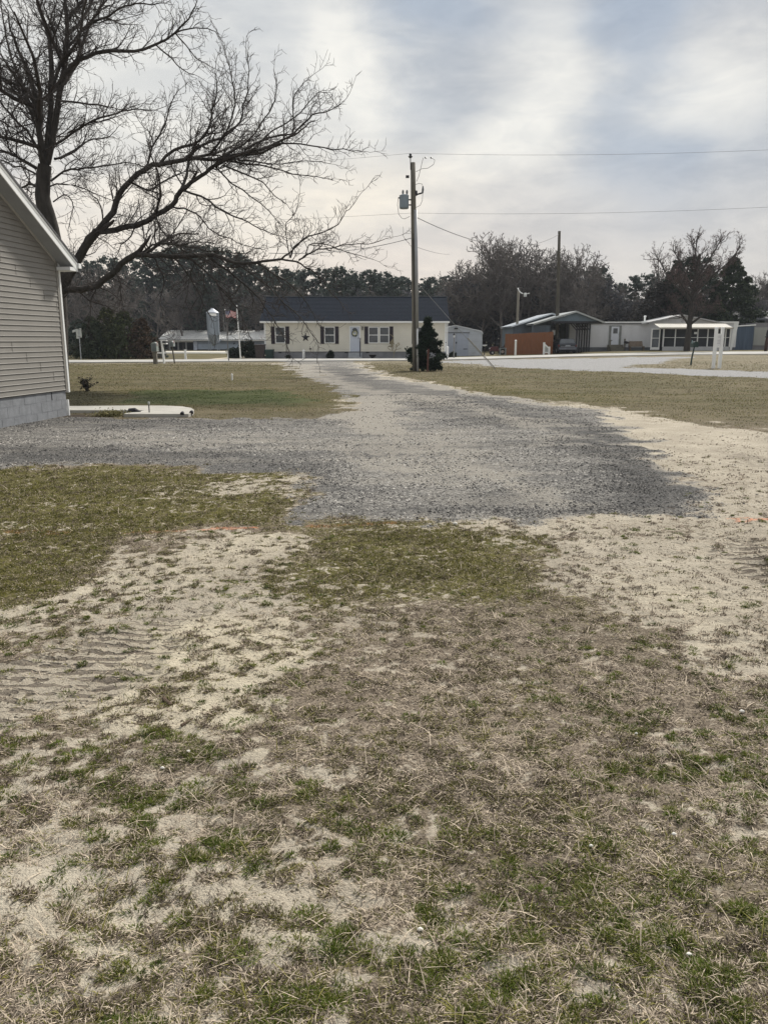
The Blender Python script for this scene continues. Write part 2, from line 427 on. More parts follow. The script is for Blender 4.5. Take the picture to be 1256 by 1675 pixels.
# green tuft density
reg('tuft', 1.0, [(130, 1195), (330, 1180), (480, 1260), (540, 1340), (460, 1420), (300, 1420), (180, 1340)], 0.12)
reg('tuft', 0.8, [(380, 1330), (560, 1300), (900, 1370), (1500, 1330), (1500, 1900), (150, 1900), (300, 1560), (560, 1480)], 0.2)
reg('tuft', 0.45, [(-300, 1180), (140, 1190), (300, 1560), (150, 1900), (-300, 1900)], 0.2)
reg('tuft', 0.7, [(-200, 1000), (100, 985), (150, 1040), (60, 1060), (-200, 1120)], 0.1)
reg('tuft', 0.5, [(100, 960), (500, 930), (500, 1000), (250, 1010), (140, 1080)], 0.2)
reg('tuft', 0.4, [(850, 1000), (1256, 1110), (1400, 1300), (900, 1300)], 0.3)
DEF = dict(cover=0.55, green=0.22, dark=0.0, mulch=0.0, sand=0.0, gravel=0.0, pale=0.0, heavy=0.0, tread=0.0, rut=0.0, orange=0.0, bright=0.0, tuft=0.12)
def fields(x, y, only=None):
    far = np.clip(np.hypot(x, y), 1.5, 60)
    amp = 0.035 * far
    wx = x + (fbm(x, y, 1.1, 4, 5) - 0.5) * amp * 1.6 + (fbm(x, y, 6.0, 3, 11) - 0.5) * 0.22
    wy = y + (fbm(x, y, 1.0, 4, 8) - 0.5) * amp * 2.2 + (fbm(x, y, 6.0, 3, 15) - 0.5) * 0.22
    e_ = np.minimum(0.10 + 0.05 * far, 0.8)
    wx = wx + (fbm(x, y, 2.6, 3, 301) - 0.5) * e_ * 1.6; wy = wy + (fbm(x, y, 2.4, 3, 305) - 0.5) * e_ * 1.8
    f = {k: np.full(x.shape, v) for k, v in DEF.items()}
    for field, val, poly, soft in REG:
        if only and field not in only: continue
        lo, hi = poly.min(0) - soft * 2, poly.max(0) + soft * 2
        m = (wx > lo[0]) & (wx < hi[0]) & (wy > lo[1]) & (wy < hi[1])
        if not m.any(): continue
        if field == 'orange': qx, qy = x[m], y[m] + (fbm(x[m], x[m], 1.5, 2, 3) - 0.5) * 0.1
        else: qx, qy = wx[m], wy[m]
        k = ss(-soft, soft, sdf(qx, qy, poly))
        f[field][m] = f[field][m] * (1 - k) + val * k
    near = 1 - ss(10, 20, far)
    isl = fbm(x * 0.9, y * 1.1, 19.0, 3, 313, 0.65)
    f['cover'] = np.clip(f['cover'] + ((fbm(x * 0.8, y * 1.2, 3.3, 3, 311, 0.6) - 0.52) * 0.75 + (isl - 0.5) * 1.5 + (fbm(x, y, 0.8, 2, 317) - 0.5) * 0.5) * near, 0, 1.1)
    f['green'] = f['green'] + (fbm(x * 0.7, y * 0.7, 0.5, 4, 331) - 0.5) * 0.35 * (1 - near) * (f['green'] < 0.9)
    if 'sand' in f:
        lf = 1 - ss(0.6, 2.2, x)
        k = ss(0.54, 0.62, isl + (fbm(x, y, 1.7, 2, 319) - 0.5) * 0.35) * near * (0.25 + 0.55 * lf)
        f['sand'] = f['sand'] * (1 - k); f['cover'] = np.maximum(f['cover'], k * 0.9); f['green'] = np.maximum(f['green'], k * 0.6)
    if 'tread' in f: f['cover'] = f['cover'] * (1 - 0.75 * f['tread'])
    f['isl'] = isl
    return f
def relief(x, y, f):
    near = 1 - ss(9, 16, np.hypot(x, y))
    z = (fbm(x, y, 0.9, 3, 21) - 0.5) * 0.05 * (0.3 + 0.7 * near)
    z += (fbm(x, y, 6.0, 3, 23) - 0.5) * 0.028 * near
    z += (fbm(x, y, 15.0, 2, 27) - 0.5) * 0.022 * near * (1 - 0.5 * f['gravel'])
    ca, sa = math.cos(-0.10), math.sin(-0.10)       # tyre bars across the track
    s_ = (x * sa + y * ca) + (fbm(x, y, 3.0, 2, 41) - 0.5) * 0.06
    bars = np.abs(np.sin(s_ * math.pi / 0.088 + 2.5 * vnoise(np.floor(x * 5.5), np.zeros_like(x), 49))) ** 0.6
    f['bars'] = (1 - bars) * ss(0.35, 0.55, fbm(x * 0.8, y * 2, 4, 2, 47))
    z += f['tread'] * near * (0.010 * bars * (0.3 + 1.2 * fbm(x, y, 5, 2, 45)) - 0.022)
    s2 = x * 0.35 + y * 0.94
    z += f['rut'] * near * (0.02 * np.sin(s2 * 2 * math.pi / 0.35) - 0.01 + (fbm(x * 0.4, y * 2.0, 6, 2, 46) - .5) * 0.04)
    z += f['gravel'] * (fbm(x, y, 2.0, 2, 51) - 0.3) * 0.02 * near
    return z
def gz(x, y):
    x = np.asarray(x, float); y = np.asarray(y, float)
    return terrain(x, y) + relief(x, y, fields(x, y, ('tread', 'rut', 'gravel')))

# ------------------------------------------------------------------ ground sheet
def axis(start, fine_to, step, growth, end):
    a = [start]
    while a[-1] < fine_to: a.append(a[-1] + step)
    s_ = step
    while a[-1] < end: s_ *= growth; a.append(a[-1] + s_)
    return a
xp = axis(0.0, 4.2, 0.024, 1.045, 900)
gx = np.array([-v for v in xp[:0:-1]] + xp)
yp = axis(1.2, 7.6, 0.0175, 1.021, 1500)
yb = axis(0.0, 0.3, 0.1, 1.25, 60)
gy = np.array([1.2 - v for v in yb[:0:-1]] + yp)
GX, GY = np.meshgrid(gx, gy)
fx, fy = GX.ravel(), GY.ravel()
FF = fields(fx, fy)
fz = terrain(fx, fy) + relief(fx, fy, FF)
nx, ny = len(gx), len(gy)
ii = (np.arange(ny - 1)[:, None] * nx + np.arange(nx - 1)[None, :]).ravel()
quads = np.stack([ii, ii + 1, ii + 1 + nx, ii + nx], 1)
def ground_mat():
    m = bpy.data.materials.new('ground_mix'); m.use_nodes = True; n = NT(m.node_tree)
    pos = n.node('ShaderNodeNewGeometry').outputs['Position']
    A = n.node('ShaderNodeAttribute', attribute_name='cA'); B = n.node('ShaderNodeAttribute', attribute_name='cB'); D = n.node('ShaderNodeAttribute', attribute_name='cC')
    def split(a):
        s_ = n.node('ShaderNodeSeparateColor'); n.l.new(a.outputs['Color'], s_.inputs[0]); return s_.outputs
    cover, green, sand = split(A); gravel, pale, heavy = split(B); dark, mulch, orange = split(D)
    tread = A.outputs['Alpha']; bright = D.outputs['Alpha']
    n1 = n.noise(pos, 1.3, 4, 0.6); n2 = n.noise(pos, 7, 4, 0.65); n3 = n.noise(pos, 32, 4, 0.7); n4 = n.noise(pos, 140, 3, 0.7)
    # sand
    sc_ = n.mix(n.ramp(n1, 0.3, 0.7), (0.44, 0.392, 0.315), (0.60, 0.54, 0.435))
    sc_ = n.mix(n.ramp(n.math('ADD', bright, n.math('MULTIPLY', n.math('SUBTRACT', n.math('MULTIPLY', n.math('ADD', n1, n2), 0.5), 0.5), 1.2)), 0.1, 0.95), sc_, (0.66, 0.592, 0.45))
    sc_ = n.mix(n.ramp(n2, 0.35, 0.7), n.mix(0.35, sc_, (0.32, 0.275, 0.21)), sc_)
    sc_ = n.mix(n.math('MULTIPLY', n.ramp(n3, 0.52, 0.72), 0.35), sc_, (0.24, 0.20, 0.15))
    sc_ = n.mix(n.math('MULTIPLY', n.ramp(n4, 0.35, 0.65), 0.35), n.mix(0.2, sc_, (0.2, 0.17, 0.13)), sc_)
    # thatch
    st = n.noise(n.vmap(pos, (1, 1, 1)), 70, 5, 0.75)
    th = n.mix(n.ramp(st, 0.32, 0.68), (0.070, 0.053, 0.042), (0.42, 0.35, 0.27))
    th = n.mix(n.ramp(n2, 0.3, 0.7), n.mix(0.4, th, (0.11, 0.085, 0.06)), th)
    gr = n.mix(n.ramp(st, 0.3, 0.7), (0.048, 0.048, 0.012), (0.19, 0.17, 0.048))
    gm = n.ramp(n.math('ADD', green, n.math('MULTIPLY', n.math('SUBTRACT', n.math('MULTIPLY', n.math('ADD', n2, n3), 0.5), 0.5), 1.6)), 0.3, 0.75)
    veg = n.mix(gm, th, gr)
    big = n.noise(n.vmap(pos, (0.35, 1.0, 1)), 0.5, 5, 0.6)
    veg = n.mix(n.ramp(big, 0.35, 0.65), n.mix(0.25, veg, (0.07, 0.065, 0.035)), veg)
    ypos = n.node('ShaderNodeSeparateXYZ'); n.put(ypos.inputs[0], pos)
    veg = n.mix(n.ramp(ypos.outputs[1], 11, 22, 0.0, 0.88), veg, n.mix(n.ramp(big, 0.3, 0.7), (0.085, 0.078, 0.036), (0.15, 0.125, 0.072)))
    veg = n.mix(n.math('MULTIPLY', n.ramp(green, 0.85, 1.0), 0.55), veg, (0.045, 0.075, 0.022))
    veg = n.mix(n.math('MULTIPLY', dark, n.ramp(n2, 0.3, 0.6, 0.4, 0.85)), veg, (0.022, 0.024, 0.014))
    # bare soil shows where cover is thin
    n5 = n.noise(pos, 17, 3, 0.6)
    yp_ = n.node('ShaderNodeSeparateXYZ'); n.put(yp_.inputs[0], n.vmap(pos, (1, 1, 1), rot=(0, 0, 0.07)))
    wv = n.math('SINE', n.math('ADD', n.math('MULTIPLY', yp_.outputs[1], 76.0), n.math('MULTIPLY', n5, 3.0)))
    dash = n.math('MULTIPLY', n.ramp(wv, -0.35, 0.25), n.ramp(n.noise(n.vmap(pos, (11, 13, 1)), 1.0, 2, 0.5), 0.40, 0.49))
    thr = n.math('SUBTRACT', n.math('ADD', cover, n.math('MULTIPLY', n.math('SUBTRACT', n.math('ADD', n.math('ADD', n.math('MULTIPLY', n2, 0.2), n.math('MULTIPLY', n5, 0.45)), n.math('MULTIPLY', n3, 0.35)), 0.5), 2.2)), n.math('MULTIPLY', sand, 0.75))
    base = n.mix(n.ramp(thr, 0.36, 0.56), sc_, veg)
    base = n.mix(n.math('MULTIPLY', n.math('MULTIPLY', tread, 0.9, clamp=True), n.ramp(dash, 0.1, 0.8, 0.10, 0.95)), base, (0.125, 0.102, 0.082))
    # crushed stone
    vo = n.node('ShaderNodeTexVoronoi'); n.put(vo.inputs['Vector'], pos); vo.inputs['Scale'].default_value = 50
    hs = n.node('ShaderNodeSeparateColor'); n.l.new(vo.outputs['Color'], hs.inputs[0])
    vo2 = n.node('ShaderNodeTexVoronoi'); n.put(vo2.inputs['Vector'], pos); vo2.inputs['Scale'].default_value = 24
    hs2 = n.node('ShaderNodeSeparateColor'); n.l.new(vo2.outputs['Color'], hs2.inputs[0])
    g1 = n.mix(n.math('POWER', hs.outputs[0], 1.5), (0.065, 0.062, 0.06), (0.55, 0.525, 0.48))
    g1 = n.mix(n.math('MULTIPLY', n.ramp(hs2.outputs[0], 0.2, 0.9), 0.3), g1, (0.31, 0.295, 0.27))
    g1 = n.mix(n.ramp(n.noise(n.vmap(pos, (0.35, 1.3, 1), (3, 7, 0)), 0.9, 5, 0.65), 0.44, 0.64, 0.0, 0.6), g1, n.mix(hs.outputs[1], (0.035, 0.035, 0.037), (0.16, 0.158, 0.155)))
    g1 = n.mix(n.math('MULTIPLY', heavy, n.ramp(n2, 0.2, 0.6, 0.6, 0.9)), g1, n.mix(hs.outputs[1], (0.03, 0.03, 0.031), (0.15, 0.148, 0.145)))
    streak = n.noise(n.vmap(pos, (0.5, 1.6, 1)), 1.1, 4, 0.6)
    worn = n.ramp(n.math('ADD', n.math('ADD', streak, n.math('MULTIPLY', n2, 0.35)), n.math('MULTIPLY', sand, 0.7)), 0.60, 0.95)
    g1 = n.mix(n.math('MULTIPLY', worn, n.ramp(sand, 0.1, 0.6, 0.45, 0.8)), g1, n.mix(n3, (0.27, 0.25, 0.22), (0.52, 0.48, 0.41)))
    gmask = n.ramp(n.math('ADD', gravel, n.math('MULTIPLY', n.math('SUBTRACT', n.math('ADD', n.math('MULTIPLY', n3, 0.5), n.math('MULTIPLY', hs.outputs[2], 0.3)), 0.4), 0.9)), 0.38, 0.60)
    base = n.mix(gmask, base, g1)
    pg = n.mix(hs.outputs[0], (0.17, 0.17, 0.17), (0.40, 0.395, 0.39))
    base = n.mix(n.ramp(n.math('ADD', pale, n.math('MULTIPLY', n.math('SUBTRACT', n1, 0.5), 0.7)), 0.35, 0.65), base, pg)
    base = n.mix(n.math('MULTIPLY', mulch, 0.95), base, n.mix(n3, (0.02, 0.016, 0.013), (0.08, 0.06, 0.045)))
    base = n.mix(n.math('MULTIPLY', orange, n.ramp(n3, 0.35, 0.6, 0.15, 0.85)), base, (0.75, 0.21, 0.08))
    pb = n.node('ShaderNodeBsdfPrincipled'); n.put(pb.inputs['Base Color'], base)
    pb.inputs['Roughness'].default_value = 0.95; pb.inputs['Specular IOR Level'].default_value = 0.1
    bp = n.node('ShaderNodeBump'); bp.inputs['Strength'].default_value = 1.0; bp.inputs['Distance'].default_value = 0.03
    vd = n.math('MULTIPLY', n.math('SUBTRACT', 0.5, vo.outputs['Distance']), gmask)
    dd = n.math('MULTIPLY', n.math('MULTIPLY', dash, tread), -1.1)
    hgt = n.math('ADD', dd, n.math('ADD', n.math('ADD', n.math('MULTIPLY', n3, 0.9), n.math('MULTIPLY', n4, 0.35)), n.math('MULTIPLY', vd, 0.9)))
    n.put(bp.inputs['Height'], hgt); n.put(pb.inputs['Normal'], bp.outputs[0])
    out = n.node('ShaderNodeOutputMaterial'); n.l.new(pb.outputs[0], out.inputs[0])
    return m
verts = np.stack([fx, fy, fz], 1)
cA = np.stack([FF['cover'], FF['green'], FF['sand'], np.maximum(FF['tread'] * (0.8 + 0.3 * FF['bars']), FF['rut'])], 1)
cB = np.stack([FF['gravel'], FF['pale'], FF['heavy']], 1)
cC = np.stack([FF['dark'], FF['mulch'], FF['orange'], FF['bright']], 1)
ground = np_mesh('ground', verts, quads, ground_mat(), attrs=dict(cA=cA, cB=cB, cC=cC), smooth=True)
tag(ground, kind='structure')

# ------------------------------------------------------------------ grass, straw and stones
rs = np.random.default_rng(7)
def blades(name, x, y, head, length, width, lift, curl, tint, matl, extra_z=0.0):
    """curved tapering blades: head = compass angle, lift = start slope angle, curl = change of slope"""
    n = len(x); z = gz(x, y) + extra_z
    hx, hy = np.cos(head), np.sin(head); sx, sy = -hy, hx
    l1, l2 = length * 0.5, length * 0.5
    p0 = np.stack([x, y, z - 0.003], 1)
    a1 = lift; a2 = lift + curl
    d1 = np.stack([hx * np.cos(a1), hy * np.cos(a1), np.sin(a1)], 1); d2 = np.stack([hx * np.cos(a2), hy * np.cos(a2), np.sin(a2)], 1)
    p1 = p0 + d1 * l1[:, None]; p2 = p1 + d2 * l2[:, None]
    p1[:, 2] = np.maximum(p1[:, 2], z + 0.002); p2[:, 2] = np.maximum(p2[:, 2], z + 0.001)
    s_ = np.stack([sx, sy, np.zeros(n)], 1) * (width * 0.5)[:, None]
    V = np.stack([p0 - s_, p0 + s_, p1 - s_ * 0.8, p1 + s_ * 0.8, p2], 1).reshape(-1, 3)
    b = np.arange(n) * 5
    q = np.stack([b, b + 1, b + 3, b + 2], 1); t = np.stack([b + 2, b + 3, b + 4], 1)
    o = np_mesh(name, V, [q, t], matl, attrs=dict(tint=np.repeat(tint, 5, 0)))
    return o
def lerp(a, b, t): return np.asarray(a)[None, :] * (1 - t[:, None]) + np.asarray(b)[None, :] * t[:, None]
def sample(nmax, y0, y1, spread=0.52, power=2.0):
    """points in front of the house, denser where one stands nearer"""
    u = rs.random(nmax)
    yy = 1.0 / (1 / y0 + u * (1 / y1 - 1 / y0)) if power == 2.0 else y0 * (y1 / y0) ** u
    xx = (rs.random(nmax) * 2 - 1) * (spread * yy + 0.35)
    return xx, yy
grass_m = mat_attr('grass_blade', 0.7, 0.3); straw_m = mat_attr('straw_blade', 0.8, 0.15)

# dry straw: fallen blades
x, y = sample(520000, 1.25, 10.0, power=1)
f = fields(x, y)
clump = fbm(x, y, 6.0, 3, 61)
den = np.clip(f['cover'] * 1.25 - f['sand'] * 0.75, 0.09, 1) * (0.12 + 1.4 * ss(0.40, 0.58, clump * 0.5 + f['isl'] * 0.5)) * (1 - f['gravel']) * (1 - 0.55 * f['tread'])
keep = rs.random(len(x)) < np.clip(den, 0, 1)
x, y = x[keep], y[keep]; g_ = f['green'][keep]; n = len(x)
dist = np.hypot(x, y)
t = np.clip(rs.beta(1.4, 1.15, n), 0, 1)
tint = lerp((0.072, 0.053, 0.043), (0.66, 0.555, 0.425), t)
gsel = rs.random(n) < g_ * 0.75 * ss(0.35, 0.65, fbm(x, y, 2.5, 3, 71) + g_ * 0.25)
tint[gsel] = lerp((0.055, 0.055, 0.012), (0.24, 0.22, 0.06), rs.random(gsel.sum()))
tag(blades('dead_grass', x, y, rs.random(n) * 6.283, (0.009 + 0.030 * rs.random(n) ** 2.2 + 0.07 * (rs.random(n) < 0.015)) * (1 + dist * 0.05), (0.0013 + 0.0014 * rs.random(n)) * (1 + dist * 0.22),
           0.08 + 0.6 * rs.random(n) ** 1.6, -0.55 * rs.random(n), tint, straw_m),
    'thin mat of dry straw coloured grass lying over the yard', 'grass', kind='stuff')

# green tufts
def tufts(n0, y0, y1, key_pow, per, rad, hmin, hmax, seed):
    r2 = np.random.default_rng(seed)
    u = r2.random(n0); ty = y0 * (y1 / y0) ** u; tx = (r2.random(n0) * 2 - 1) * (0.52 * ty + 0.35)
    f = fields(tx, ty)
    cl = (0.45 + 0.75 * ss(0.38, 0.62, fbm(tx, ty, 1.8, 2, 81))) * ss(0.55, 0.63, fbm(tx, ty, 15.0, 2, 83, 0.5)) * 1.0 + 0.03
    k = r2.random(n0) < np.clip(f['tuft'] * cl * 1.2, 0, 1) * (1 - f['gravel'])
    tx, ty = tx[k], ty[k]; m = len(tx)
    cnt = (per * (0.5 + r2.random(m))).astype(int)
    idx = np.repeat(np.arange(m), cnt); n = len(idx)
    size = (0.5 + r2.random(m) ** 1.5)[idx]
    ang = r2.random(n) * 6.283; rr = rad * np.sqrt(r2.random(n)) * size
    ex = 0.7 + 0.7 * r2.random(m)[idx]
    bx = tx[idx] + np.cos(ang) * rr * ex; by = ty[idx] + np.sin(ang) * rr / ex
    L = (hmin + (hmax - hmin) * r2.random(n)) * (0.7 + 0.5 * size)
    tone = r2.random(m)[idx] * 0.6 + r2.random(n) * 0.4
    hue = r2.random(m)[idx]
    tint = lerp((0.022, 0.036, 0.004), (0.14, 0.185, 0.02), tone)
    tint = tint * (1 - 0.35 * (hue > 0.6)[:, None]) + (np.array([0.20, 0.18, 0.04]) * 0.35)[None, :] * (hue > 0.6)[:, None]
    dry = r2.random(n) < 0.12
    tint[dry] = (0.42, 0.36, 0.22)
    d = np.hypot(bx, by)
    return bx, by, ang + (r2.random(n) - 0.5) * 1.6, L, (0.0016 + 0.0011 * r2.random(n)) * (1 + d * 0.20), 1.25 - 0.85 * rr / (rad * 1.5) + (r2.random(n) - 0.5) * 0.5, -0.9 * r2.random(n), tint
A_ = tufts(25000, 1.3, 8.5, 1, 55, 0.025, 0.008, 0.021, 91)
tag(blades('green_grass', *A_, grass_m), 'short green grass tufts scattered across the sandy yard', 'grass', kind='stuff')

# low matted clumps, brown and olive
def clumps(n0, y0, y1, per, seed):
    r2 = np.random.default_rng(seed); u = r2.random(n0); ty = y0 * (y1 / y0) ** u; tx = (r2.random(n0) * 2 - 1) * (0.52 * ty + 0.3); f = fields(tx, ty)
    p = ss(0.50, 0.60, f['isl'] + (fbm(tx, ty, 2.0, 3, 351) - 0.5) * 0.3) * (1 - f['gravel']) * (1 - 0.85 * f['tread']) * (0.18 + 0.72 * np.clip(f['cover'], 0, 1)) * (1 - 0.7 * f['sand'] * ss(0.8, 2.5, tx))
    k = r2.random(n0) < p; tx, ty, g_ = tx[k], ty[k], f['green'][k]; m = len(tx); idx = np.repeat(np.arange(m), per); n = len(idx)
    d0 = np.hypot(tx, ty)[idx]; ang = r2.random(n) * 6.283; rr = 0.016 * np.sqrt(r2.random(n)) * (1 + 0.06 * d0)
    bx, by = tx[idx] + np.cos(ang) * rr * 1.3, ty[idx] + np.sin(ang) * rr
    isg = (r2.random(m) < np.clip(g_ * 1.15 - 0.12, 0.02, 0.95))[idx]; t = r2.random(n) * 0.7 + r2.random(m)[idx] * 0.3
    tint = np.where(isg[:, None], lerp((0.035, 0.038, 0.008), (0.15, 0.145, 0.032), t), lerp((0.050, 0.038, 0.030), (0.23, 0.18, 0.135), t))
    return bx, by, ang + r2.normal(0, 0.9, n), (0.007 + 0.012 * r2.random(n)) * (1 + 0.08 * d0), (0.0016 + 0.0010 * r2.random(n)) * (1 + d0 * 0.24), 0.5 + 0.8 * r2.random(n), -0.8 * r2.random(n), tint
tag(blades('matted_turf', *clumps(60000, 1.3, 11, 13, 141), grass_m), 'small matted clumps of brown and olive turf on the bare sand', 'grass', kind='stuff')

# moss-like olive turf and the far meadows: short wide blades
def turf(n0, y0, y1, seed, hl, name, label, sel):
    r2 = np.random.default_rng(seed)
    u = r2.random(n0); ty = y0 * (y1 / y0) ** u; tx = (r2.random(n0) * 2 - 1) * (0.56 * ty + 0.3)
    f = fields(tx, ty)
    pat = fbm(tx * 0.6, ty, 3.0, 3, 95)
    dn = np.clip(f['cover'] * 1.2 - f['sand'] * 0.9 - 0.1, 0, 1) * (1 - f['gravel']) * (1 - f['pale']) * sel(f, tx, ty) * (0.15 + 1.1 * ss(0.36, 0.6, pat))
    road = (ty > 57 - 0.02 * tx) & (ty < 90)
    k = (r2.random(n0) < dn) & ~road & (f['mulch'] < 0.3)
    tx, ty, g_, dk = tx[k], ty[k], f['green'][k], f['dark'][k]; n = len(tx); d = np.hypot(tx, ty)
    t = r2.random(n)
    brown = lerp((0.085, 0.074, 0.045), (0.215, 0.18, 0.115), t); olive = lerp((0.045, 0.046, 0.010), (0.20, 0.185, 0.045), t); lush = lerp((0.03, 0.05, 0.013), (0.09, 0.125, 0.04), t)
    gg = np.clip(g_ + (fbm(tx, ty, 1.2, 3, 97) - 0.5) * 1.2, 0, 1)[:, None]
    tint = np.where(r2.random(n)[:, None] < gg, olive, brown)
    tint = np.where((r2.random(n) < ss(0.8, 1.0, g_))[:, None], lush, tint)
    tint = tint * (1 - 0.65 * dk[:, None])  # blades darkened too where that shade is painted
    return tag(blades(name, tx, ty, r2.random(n) * 6.283, hl * (0.5 + r2.random(n)) * (1 + 0.05 * d), 0.0022 * (0.6 + 0.8 * r2.random(n)) * (1 + d * 0.24),
                      0.4 + 0.9 * r2.random(n), -0.6 * r2.random(n), tint, grass_m), label, 'grass', kind='stuff')
turf(200000, 4.5, 12, 101, 0.018, 'olive_turf', 'low olive green turf beside the gravel drive', lambda f, x, y: ss(0.4, 0.6, f['green']))
turf(280000, 11, 58, 103, 0.014, 'meadow_grass', 'brownish winter grass on the fields either side of the drive', lambda f, x, y: 1.0)

# loose crushed stone
def stones(n0, y0, y1, seed):
    r2 = np.random.default_rng(seed)
    u = r2.random(n0); ty = y0 * (y1 / y0) ** u; tx = (r2.random(n0) * 2 - 1) * (0.54 * ty)
    f = fields(tx, ty)
    dn = f['gravel'] ** 1.5 * (0.45 + 0.5 * f['heavy'] - 0.45 * f['sand']) * (0.25 + 1.2 * ss(0.35, 0.65, fbm(tx, ty, 1.5, 3, 111))) + 0.006 * (f['sand'] > 0.5) * (ty > 7.5)
    k = r2.random(n0) < dn
    tx, ty, hv = tx[k], ty[k], f['heavy'][k]; n = len(tx); z = gz(tx, ty); d = np.hypot(tx, ty)
    base = np.array([(1, 0, 0), (0, 1, 0), (-1, 0, 0), (0, -1, 0), (0, 0, 1)], float)
    s_ = (0.005 + 0.0085 * r2.random(n) ** 2) * (1 + d * 0.04)
    V = base[None] * (0.6 + 0.8 * r2.random((n, 5, 1))) * s_[:, None, None]
    V[:, :, 0] *= (0.8 + 0.7 * r2.random(n))[:, None]; V[:, 4, :2] += (r2.random((n, 2)) - 0.5) * s_[:, None]
    a = r2.random(n) * 6.283; ca, sa = np.cos(a)[:, None], np.sin(a)[:, None]
    X, Y = V[:, :, 0] * ca - V[:, :, 1] * sa, V[:, :, 0] * sa + V[:, :, 1] * ca
    V[:, :, 0], V[:, :, 1] = X + tx[:, None], Y + ty[:, None]; V[:, :, 2] = V[:, :, 2] * 0.75 + z[:, None] - 0.001
    b = np.arange(n) * 5
    F = np.concatenate([np.stack([b + i, b + (i + 1) % 4, b + 4], 1) for i in range(4)])
    t = r2.random(n) ** 1.7 * (1 - 0.7 * hv)
    tint = lerp((0.05, 0.048, 0.047), (0.62, 0.585, 0.53), t)
    return np_mesh('loose_gravel', V.reshape(-1, 3), F, mat_attr('stone', 0.85), attrs=dict(tint=np.repeat(tint, 5, 0)))
def crumbs(n0, y0, y1, seed):
    r2 = np.random.default_rng(seed); u = r2.random(n0); ty = y0 * (y1 / y0) ** u; tx = (r2.random(n0) * 2 - 1) * (0.54 * ty + 0.3); f = fields(tx, ty)
    k = r2.random(n0) < (0.15 + 0.85 * ss(0.42, 0.62, fbm(tx, ty, 3.5, 3, 131))) * (1 - f['gravel']) * np.clip(0.35 + f['sand'] + f['tread'], 0, 1)
    tx, ty = tx[k], ty[k]; n = len(tx); z = gz(tx, ty); d = np.hypot(tx, ty)
    base = np.array([(1, 0, 0), (0, 1, 0), (-1, 0, 0), (0, -1, 0), (0, 0, 1)], float); s_ = (0.0015 + 0.0035 * r2.random(n) ** 3) * (1 + d * 0.18)
    V = base[None] * (0.6 + 0.8 * r2.random((n, 5, 1))) * s_[:, None, None]; a = r2.random(n) * 6.283; ca, sa = np.cos(a)[:, None], np.sin(a)[:, None]
    X, Y = V[:, :, 0] * ca * 1.5 - V[:, :, 1] * sa, V[:, :, 0] * sa * 1.5 + V[:, :, 1] * ca; V[:, :, 0], V[:, :, 1] = X + tx[:, None], Y + ty[:, None]; V[:, :, 2] = V[:, :, 2] * 0.7 + z[:, None] - 0.0005
    b = np.arange(n) * 5; F = np.concatenate([np.stack([b + i, b + (i + 1) % 4, b + 4], 1) for i in range(4)])
    tint = lerp((0.09, 0.072, 0.05), (0.50, 0.44, 0.34), r2.random(n) ** 1.3)
    return np_mesh('soil_crumbs', V.reshape(-1, 3), F, MATS['stone'], attrs=dict(tint=np.repeat(tint, 5, 0)))
tag(stones(190000, 6.6, 24, 105), 'loose grey crushed stone spread over the drive', 'gravel', kind='stuff')

tag(crumbs(90000, 1.3, 14, 107), 'small clods and crumbs of sandy soil on the bare ground', 'soil', kind='stuff')

# ------------------------------------------------------------------ road, walk
def ribbon(name, pts_back, pts_front, lift, m, rim=0.06):
    """sheet between two lines of world points, following the terrain, with a skirt"""
    mb = MB(); a = [Vector((p.x, p.y, TZ(p.x, p.y) + lift)) for p in pts_back]; b = [Vector((p.x, p.y, TZ(p.x, p.y) + lift)) for p in pts_front]
    for i in range(len(a) - 1):
        mb.poly([b[i], b[i + 1], a[i + 1], a[i]])
        for q in (b, a):
            lo0, lo1 = q[i] - Vector((0, 0, rim + lift)), q[i + 1] - Vector((0, 0, rim + lift))
            mb.poly([lo0, lo1, q[i + 1], q[i]] if q is b else [lo1, lo0, q[i], q[i + 1]])
    return mb.build(name, m)
rf = [(-1500, 599), (-600, 597.5), (-200, 596), (115, 594), (250, 593.2), (430, 591.6), (560, 591), (700, 590), (800, 588), (900, 585), (960, 583.5), (1100, 581.2), (1256, 580), (1500, 579), (2200, 578)]
fr = [G(*p) for p in rf]
bk = []
for i, p in enumerate(fr):
    t = (fr[min(i + 1, len(fr) - 1)] - fr[max(i - 1, 0)]); t.z = 0; t.normalize()
    bk.append(p + Vector((-t.y, t.x, 0)) * 6.4)
road_m = mat('road_asphalt_pale', (0.37, 0.362, 0.34), 0.9, 0.15, 0.5, 0.4, 60, dirt=((0.22, 0.215, 0.205), 0.5), stretch=(1, 1, 1))
tag(ribbon('road', bk, fr, 0.07, road_m), kind='structure')
def road_y(x):
    for i in range(len(fr) - 1):
        if fr[i].x <= x <= fr[i + 1].x:
            t = (x - fr[i].x) / (fr[i + 1].x - fr[i].x); return fr[i].y * (1 - t) + fr[i + 1].y * t
    return 60.0
conc = mat('pale_concrete', (0.40, 0.385, 0.345), 0.85, 0.1, 2.0, 0.3, 60)
top = [(60, 669), (113, 669), (220, 668), (270, 668.2), (298, 669.5), (313, 672), (318, 675.5), (316, 679.5), (309, 682.5), (203, 682.5), (207, 681), (226, 678.5), (237, 676.2), (113, 676), (60, 676)]
tp = [G(*p) for p in top]
mb = MB(); n_ = len(tp)
mb.poly([(p.x, p.y, 0.07) for p in tp][::-1])
for i in range(n_):
    a, b = tp[i], tp[(i + 1) % n_]
    mb.poly([(a.x, a.y, 0.07), (b.x, b.y, 0.07), (b.x, b.y, -0.06), (a.x, a.y, -0.06)])
tag(mb.build('path', conc), kind='structure')
